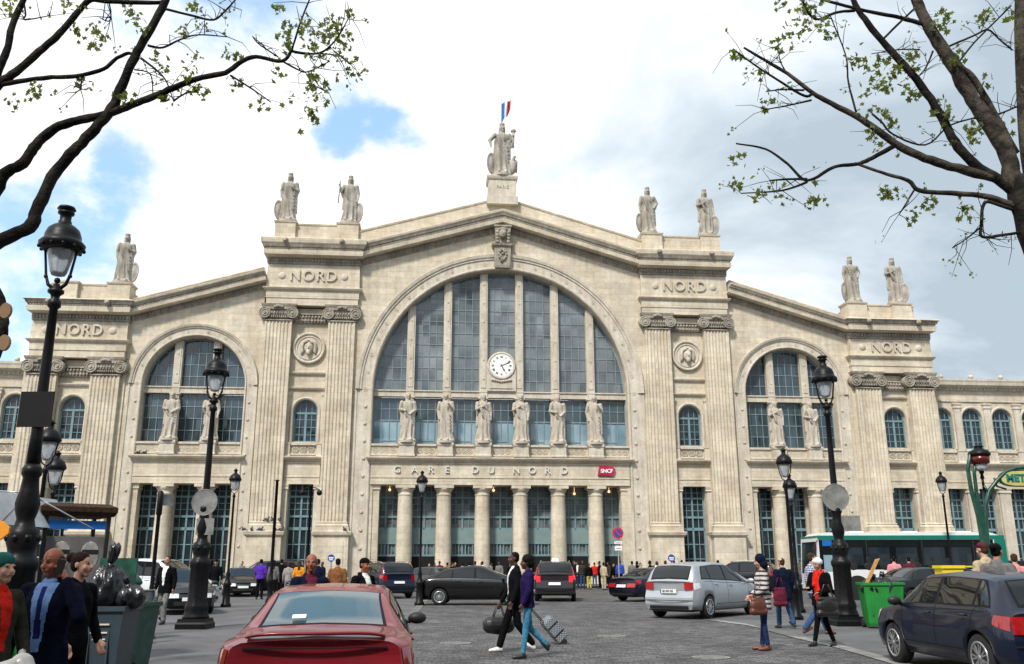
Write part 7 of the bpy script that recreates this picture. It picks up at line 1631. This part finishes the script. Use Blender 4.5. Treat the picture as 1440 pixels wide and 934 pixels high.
# ================================================================ TREES
def bark(name,c1,c2):
    mt,t,b=bsdf(name); n=t.nodes; l=t.links; tcn=n.new('ShaderNodeTexCoord'); ns=n.new('ShaderNodeTexNoise'); ns.inputs['Scale'].default_value=7; ns.inputs['Detail'].default_value=6; l.new(tcn.outputs['Object'],ns.inputs['Vector'])
    rp=n.new('ShaderNodeValToRGB'); rp.color_ramp.elements[0].position=.42; rp.color_ramp.elements[1].position=.6; rp.color_ramp.elements[0].color=c1+(1,); rp.color_ramp.elements[1].color=c2+(1,); l.new(ns.outputs[0],rp.inputs[0]); l.new(rp.outputs[0],b.inputs['Base Color']); b.inputs['Roughness'].default_value=.9; b.inputs['Specular IOR Level'].default_value=.15
    bp=n.new('ShaderNodeBump'); bp.inputs['Strength'].default_value=.8; bp.inputs['Distance'].default_value=.02; n2=n.new('ShaderNodeTexNoise'); n2.inputs['Scale'].default_value=25; l.new(tcn.outputs['Object'],n2.inputs['Vector']); l.new(n2.outputs[0],bp.inputs['Height']); l.new(bp.outputs[0],b.inputs['Normal'])
bark('bark',(0.010,0.009,0.008),(0.032,0.028,0.022)); bark('bark_pale',(0.028,0.024,0.019),(0.085,0.073,0.058)); plain('cut_wood',(0.33,0.2,0.11),.8)
mt,t,b=bsdf('leaf'); b.inputs['Base Color'].default_value=(0.075,0.095,0.016,1); b.inputs['Roughness'].default_value=.5
tr_=t.nodes.new('ShaderNodeBsdfTranslucent'); tr_.inputs[0].default_value=(0.24,0.29,0.035,1); mxs=t.nodes.new('ShaderNodeMixShader'); mxs.inputs[0].default_value=.45; ou=t.nodes['Material Output']
t.links.new(b.outputs[0],mxs.inputs[1]); t.links.new(tr_.outputs[0],mxs.inputs[2]); t.links.new(mxs.outputs[0],ou.inputs[0])
def crv(pts,sub=5):
    pts=[Vector(p) for p in pts]; out=[]
    for i in range(len(pts)-1):
        p0=pts[max(i-1,0)];p1=pts[i];p2=pts[i+1];p3=pts[min(i+2,len(pts)-1)]
        for k in range(sub):
            t_=k/sub; out.append(0.5*((2*p1)+(p2-p0)*t_+(2*p0-5*p1+4*p2-p3)*t_**2+(3*p1-p0-3*p2+p3)*t_**3))
    out.append(pts[-1]); return out
def tree(label,base,Y,limbs,leaves,trunk,matm,seed,pale=()):
    rnd=random.Random(seed); e=empty('plane_tree',base,0,label,'tree','budding plane trees framing the square'); B=Vector(base)
    b=MB(); pts=crv([p for p,_ in trunk],6); rr_=np.interp(np.linspace(0,len(trunk)-1,len(pts)),range(len(trunk)),[r for _,r in trunk]); b.tube([p-B for p in pts],[r*(1+.06*math.sin(i*1.7)) for i,r in enumerate(rr_)],14); b.build('trunk',matm,e)
    lf=MB()
    def leaf(c,s):
        n=Vector((rnd.gauss(0,1),rnd.gauss(0,1),rnd.gauss(0,.8))).normalized(); a=n.orthogonal().normalized(); q=n.cross(a); a0=rnd.random()*6.3; vs=[c]; 
        for k,(ang,rd) in enumerate(((-2.7,.45),(-2.0,.9),(-1.5,.5),(-.8,1.0),(-.4,.55),(0,1.2),(.4,.55),(.8,1.0),(1.5,.5),(2.0,.9),(2.7,.45))):
            w_=ang+a0; vs.append(c+(a*math.cos(w_)+q*math.sin(w_))*s*rd+n*s*.15*rnd.uniform(-1,1))
        lf.add(vs,[(0,k,k+1) for k in range(1,11)]+[(0,11,1)])
    def cluster(c,n_,rad,s):
        for _ in range(n_): 
            p=c+Vector((rnd.gauss(0,rad),rnd.gauss(0,rad),rnd.gauss(0,rad*.9))); leaf(p,s*rnd.uniform(.6,1.15))
    for k,(pl,w0,w1) in enumerate(limbs):
        dep=[Y+ (p[2] if len(p)>2 else 0) for p in pl]; W=[P(p[0],p[1],d_) for p,d_ in zip(pl,dep)]
        pts=crv(W,5); n_=len(pts); k0=Y/FPX/2*.84
        b=MB(); rad=[(w0+(w1-w0)*i/(n_-1))*k0*(1+.04*math.sin(i*1.3+k)) for i in range(n_)]
        jit=[p-B+Vector((rnd.gauss(0,1),rnd.gauss(0,1),rnd.gauss(0,1)))*rad[i]*.06 for i,p in enumerate(pts)]
        b.tube(jit,rad,8 if w0>5 else 6)
        # twigs
        if w0<9:
            for _ in range(int(n_*.6)):
                i=rnd.randrange(n_//3,n_); d_=Vector((rnd.gauss(0,1),rnd.gauss(0,.5),rnd.gauss(.1,1))).normalized(); L_=rnd.uniform(.10,.38)*Y/8; p0=jit[i]; p1=p0+d_*L_*.5+Vector((0,0,.02)); p2=p0+d_*L_+Vector((rnd.gauss(0,.05),0,rnd.gauss(0,.05)))
                b.tube([p0,p1,p2],[.0045,.0035,.002],4)
                if rnd.random()<.45: cluster(p2,rnd.randint(3,6),.03,.022)
        b.build('limb',matm if k not in pale else 'bark_pale',e)
    for (px,py) in leaves:
        c=P(px,py,Y+rnd.uniform(-.15,.15))-B; cluster(c,rnd.randint(8,15),.045*Y/8,.040*Y/8); 
        b=MB(); 
    lf.build('foliage','leaf',e); return e
YL=7.0
limbsL=[([(-40,372),(0,339),(40,320),(55,288),(73,251),(98,218),(127,189),(157,153),(171,120),(189,80),(208,47),(233,0),(255,-60)],26,14),
([(-40,320),(-5,268),(7,244),(33,229),(47,208),(69,186),(95,173),(127,166),(160,158),(189,146),(218,135),(248,122),(277,111),(317,102),(339,87),(360,80),(397,86),(411,69)],22,6),
([(-45,170),(0,117),(22,102),(55,73),(84,47),(109,18),(127,0),(153,2),(218,4),(232,1)],17,7),([(-20,128),(0,120),(36,113),(73,109),(109,107),(146,97),(164,82),(182,75),(190,82)],10,6),([(-20,140),(0,95),(11,66),(18,33),(33,0),(45,-40)],15,10),
([(208,64),(229,67),(255,55),(280,49),(320,52)],5,2),([(233,13),(270,22),(300,28),(317,15),(331,0)],5,3),([(198,82),(218,97),(233,113),(244,142)],5,2),([(189,98),(211,104),(215,131)],3,2),([(324,106),(357,127),(381,144)],4,2),([(411,69),(422,33),(435,0)],4,3),
([(397,86),(419,98),(433,101),(464,86)],4,2),([(391,80),(364,62),(355,51)],3,2),([(408,72),(448,75),(473,55),(492,22)],5,2),([(448,75),(480,80),(500,98)],3,1.5),([(433,101),(448,120),(462,132)],2,1),([(115,107),(113,125),(105,130)],3,2),([(153,2),(156,20),(153,30),(140,25)],3,2),([(33,0),(36,20),(35,28),(70,22)],4,2),
([(-30,560),(-8,500),(2,470),(3,440),(-6,410),(-30,385)],22,18),([(244,142),(262,131),(280,130)],4,2)]
leavesL=[(8,12),(15,8),(95,8),(100,40),(110,45),(125,42),(140,55),(132,64),(185,20),(195,35),(180,12),(270,10),(257,42),(320,75),(330,80),(45,130),(20,145),(115,118),(222,90),(262,105),(268,100),(275,125),(285,130),(230,140),(175,138),(335,120),(362,152),(410,140),(440,160),(436,165),(455,138),(462,118),(440,105),(445,118),(400,50),(405,35),(400,60),(430,30),(440,40),(430,45),(460,40),(470,50),(478,60),(490,20),(485,45),(490,60),(440,70),(452,80),(495,88),(503,100),(388,98),(392,12),(472,38),(460,60),(482,72),(465,28)]
base=Vector((P(-150,600,YL).x-1.0,YL+.3,0))
tL=[(base,.26),(base+Vector((0,0,.5)),.21),(base+Vector((.05,0,2.0)),.19),(P(-90,420,YL),.17),(P(-52,345,YL),.15)]
E1=tree('bare plane tree with dark limbs and young leaves reaching in from the left',tuple(base),YL,limbsL,leavesL,tL,'bark',5)
for (px,py,rz_) in ((8,437,.2),(6,482,.0)):
    v=P(px,py,YL-.12)-base; b=MB(); b.rings([[(v.x+.045*math.cos(2*PI*i/14),v.y+yy,v.z+.065*math.sin(2*PI*i/14)) for i in range(14)] for yy in (-.012,.02)],0); b.build('cut_face','cut_wood',E1)
YR=9.0
limbsR=[([(1440,300),(1424,250),(1416,216),(1385,166),(1358,123),(1335,85),(1308,42),(1289,0),(1275,-50)],34,17),([(1428,216),(1401,166),(1370,112),(1347,89),(1320,50)],15,9),([(1425,270),(1412,258),(1370,231),(1343,200),(1320,158),(1289,112),(1247,65),(1216,27),(1200,0),(1190,-40)],22,9),
([(1430,275),(1408,254),(1347,237),(1301,223),(1262,204),(1231,181),(1204,164),(1170,146),(1143,131),(1108,104),(1069,81),(1046,67)],20,4),([(1143,131),(1131,135),(1096,114),(1062,92),(1031,69)],6,3),([(1256,206),(1227,222),(1204,231),(1173,235),(1135,254),(1108,231),(1077,210),(1035,202)],9,3),([(1135,252),(1110,252),(1083,254)],5,3),([(1135,256),(1100,268),(1042,272)],5,2),
([(1440,300),(1420,287),(1385,276),(1339,272),(1293,268),(1277,254),(1247,245),(1212,233),(1202,229)],13,4),([(1239,58),(1266,31),(1285,13)],5,4),([(1301,35),(1266,25),(1216,15),(1158,0)],9,5),([(1204,158),(1193,116),(1189,77),(1166,19)],4,2),([(1141,141),(1110,148),(1077,154)],4,2),([(1131,127),(1100,126),(1077,129)],4,2),([(1104,100),(1097,85),(1094,67)],3,1.5),
([(1440,300),(1410,290),(1385,285),(1380,316),(1381,333),(1408,331),(1440,326)],7,5),([(1381,318),(1360,335),(1339,349)],4,2),([(1226,160),(1240,172),(1256,189),(1301,204),(1335,177),(1370,166)],4,3),([(1335,65),(1370,50),(1389,42),(1405,55),(1424,71)],4,3),([(1202,15),(1175,18),(1146,27),(1127,0)],6,4),([(1370,166),(1400,162),(1430,150)],5,3),([(1293,70),(1262,70),(1225,76)],3,1.5),([(1312,72),(1302,95),(1291,108)],4,2),([(1285,268),(1275,285),(1264,302)],4,2),([(1347,89),(1370,60),(1400,30),(1422,8)],4,3)]
leavesR=[(1155,3),(1097,4),(1130,10),(1140,15),(1135,5),(1125,35),(1112,50),(1100,60),(1168,50),(1160,33),(1196,85),(1200,88),(1222,95),(1232,115),(1228,110),(1250,110),(1255,122),(1240,85),(1276,78),(1270,85),(1290,75),(1285,95),(1260,100),(1280,130),(1284,135),(1325,20),(1330,30),(1318,35),(1385,25),(1390,20),(1418,28),(1348,80),(1385,117),(1220,155),(1242,157),(1255,170),(1220,190),(1232,195),(1320,148),(1330,163),(1370,180),(1372,190),(1415,172),(1250,275),(1243,272),(1285,305),(1303,288),(1355,290),(1363,305),(1040,228),(1036,262),(1065,275),(1090,272),(1148,275),(1146,285),(1078,142),(1058,106),(1037,79),(1222,132),(1244,122)]
# out-of-view plane tree added left of the camera so its crown shades the near corner
rnd3=random.Random(31); e=empty('plane_tree',(-6.6,.6,0),0,'added unseen plane tree left of the viewpoint, crown shading the near left corner','tree','budding plane trees framing the square')
b=MB(); b.tube(crv([(0,0,0),(.05,.1,.5),(.1,.2,2.2),(.4,.5,4.0),(.9,1.0,5.2)],5),[.26-.006*i for i in range(21)],12); b.build('trunk','bark',e)
lf3=MB()
for k in range(9):
    a=k*.7; tip=Vector((1.9+2.3*math.cos(a),1.9+2.0*math.sin(a),7.4+.9*math.sin(k*2.3))); m1=Vector((.9,1.0,5.2)); pts=crv([m1,m1.lerp(tip,.35)+Vector((0,0,.5)),m1.lerp(tip,.7)+Vector((0,0,.35)),tip],5)
    b=MB(); b.tube(pts,[.10*(1-.85*i/(len(pts)-1)) for i in range(len(pts))],7)
    for q in range(14):
        p=pts[rnd3.randrange(4,len(pts))]; d=Vector((rnd3.gauss(0,.6),rnd3.gauss(0,.6),rnd3.gauss(.15,.4))); b.tube([p,p+d*.5+Vector((0,0,.05)),p+d],[.012,.008,.003],4)
        for c_ in range(3):
            cc_=p+d*rnd3.uniform(.5,1.1)
            for _ in range(9):
                c=cc_+Vector((rnd3.gauss(0,.12),rnd3.gauss(0,.12),rnd3.gauss(0,.10))); n_=Vector((rnd3.gauss(0,1),rnd3.gauss(0,1),rnd3.gauss(0,1))).normalized(); u_=n_.orthogonal().normalized(); v_=n_.cross(u_); s_=rnd3.uniform(.05,.09)
                lf3.add([c+(u_*math.cos(w_)+v_*math.sin(w_))*s_*r_ for w_,r_ in ((0,1.2),(.5,.6),(1.0,1.0),(1.7,.5),(2.4,.9),(3.14,.3),(-2.4,.9),(-1.7,.5),(-1.0,1.0),(-.5,.6))],[tuple(range(10))])
    b.build('limb','bark',e)
lf3.build('foliage','leaf',e)
base=Vector((P(1560,600,YR).x+.5,YR+.2,0))
tR=[(base,.34),(base+Vector((0,0,.5)),.28),(base+Vector((-.1,0,2.2)),.25),(P(1495,420,YR),.23),(P(1450,310,YR),.16),(P(1428,250,YR),.11)]
E2=tree('plane tree with a thick mottled limb spreading in from the right',tuple(base),YR,limbsR,leavesR,tR,'bark',9,pale=(0,1,3,8))
b=MB(); pts=crv([P(1470,330,YR)-base,P(1448,220,YR)-base,P(1440,120,YR)-base,P(1436,20,YR)-base,P(1440,-80,YR)-base],5); b.tube(pts,[.10-.002*i for i in range(len(pts))],12); b.build('limb','bark_pale',E2)
# ================================================================ BUILDINGS ACROSS THE SQUARE (behind the camera; mirrored in glass and paint)
plain('facade_cream',(0.36,0.33,0.28),0.85,var=0.15,scale=.6); plain('facade_grey',(0.28,0.26,0.235),0.85,var=0.15,scale=.6); plain('slate',(0.06,0.065,0.075),0.6,var=.2,scale=2)
def block(x0,x1,y0,H,matb,label):
    e=empty('apartment_building',((x0+x1)/2,y0,0),0,label,'building','apartment buildings across the square behind the camera'); w_=(x1-x0)/2
    b=MB(); b.box(-w_,w_,-12,0,0,H); b.build('wall',matb,e)
    b=MB(); b.rings([[(-w_-.1,-12,H),(w_+.1,-12,H),(w_+.1,.3,H),(-w_-.1,.3,H)],[(-w_,-12,H+.3),(w_,-12,H+.3),(w_,.3,H+.3),(-w_,.3,H+.3)],[(-w_,-11,H+3),(w_,-11,H+3),(w_,-1.3,H+3),(-w_,-1.3,H+3)]],0); b.build('roof','slate',e)
    n_=int((2*w_)/2.6); fl_=int((H-4)/3.1)
    for f_ in range(fl_):
        b=MB()
        for i in range(n_): x=-w_+(i+.5)*2*w_/n_; b.box(x-.55,x+.55,0.0,.03,4.6+f_*3.1,6.7+f_*3.1)
        b.build('window_row','glass_dark',e); b=MB(); b.box(-w_,w_,0,.35,4.1+f_*3.1,4.35+f_*3.1); b.build('balcony','facade_grey',e)
    b=MB(); b.box(-w_+.3,w_-.3,0,.05,.2,3.4); b.build('shop_front','glass_dark',e)
x=-66
for i,(w_,H) in enumerate(((24,19),(20,21),(26,18.5),(22,20.5),(20,19.5),(22,21))):
    block(x,x+w_-.02,-17,H,'facade_cream' if i%2 else 'facade_grey','apartment block with shops, %s of the row behind the camera'%['first from the left','second from the left','third from the left','fourth from the left','fifth from the left','last'][i]); x+=w_
# iron covers and repair patches in the paving
for i,(px,py) in enumerate(((640,905),(860,895),(1000,925),(470,862))):
    g_=G(px,py); b=MB(); n=28; b.rings([[(.33*math.cos(2*PI*i_/n),.33*math.sin(2*PI*i_/n),z) for i_ in range(n)] for z in (-.01,.012)],0); 
    for k in range(-2,3): b.box(-.25,.25,k*.11-.015,k*.11+.015,.012,.017)
    o=b.build('manhole_cover','sign_back',None,(g_.x,g_.y,0)); tag(o,['iron manhole cover left of the walking couple','iron manhole cover right of the couple towards the silver taxi','iron manhole cover nearest the right kerb line','iron manhole cover beside the red car on the left pavement'][i],'manhole cover')
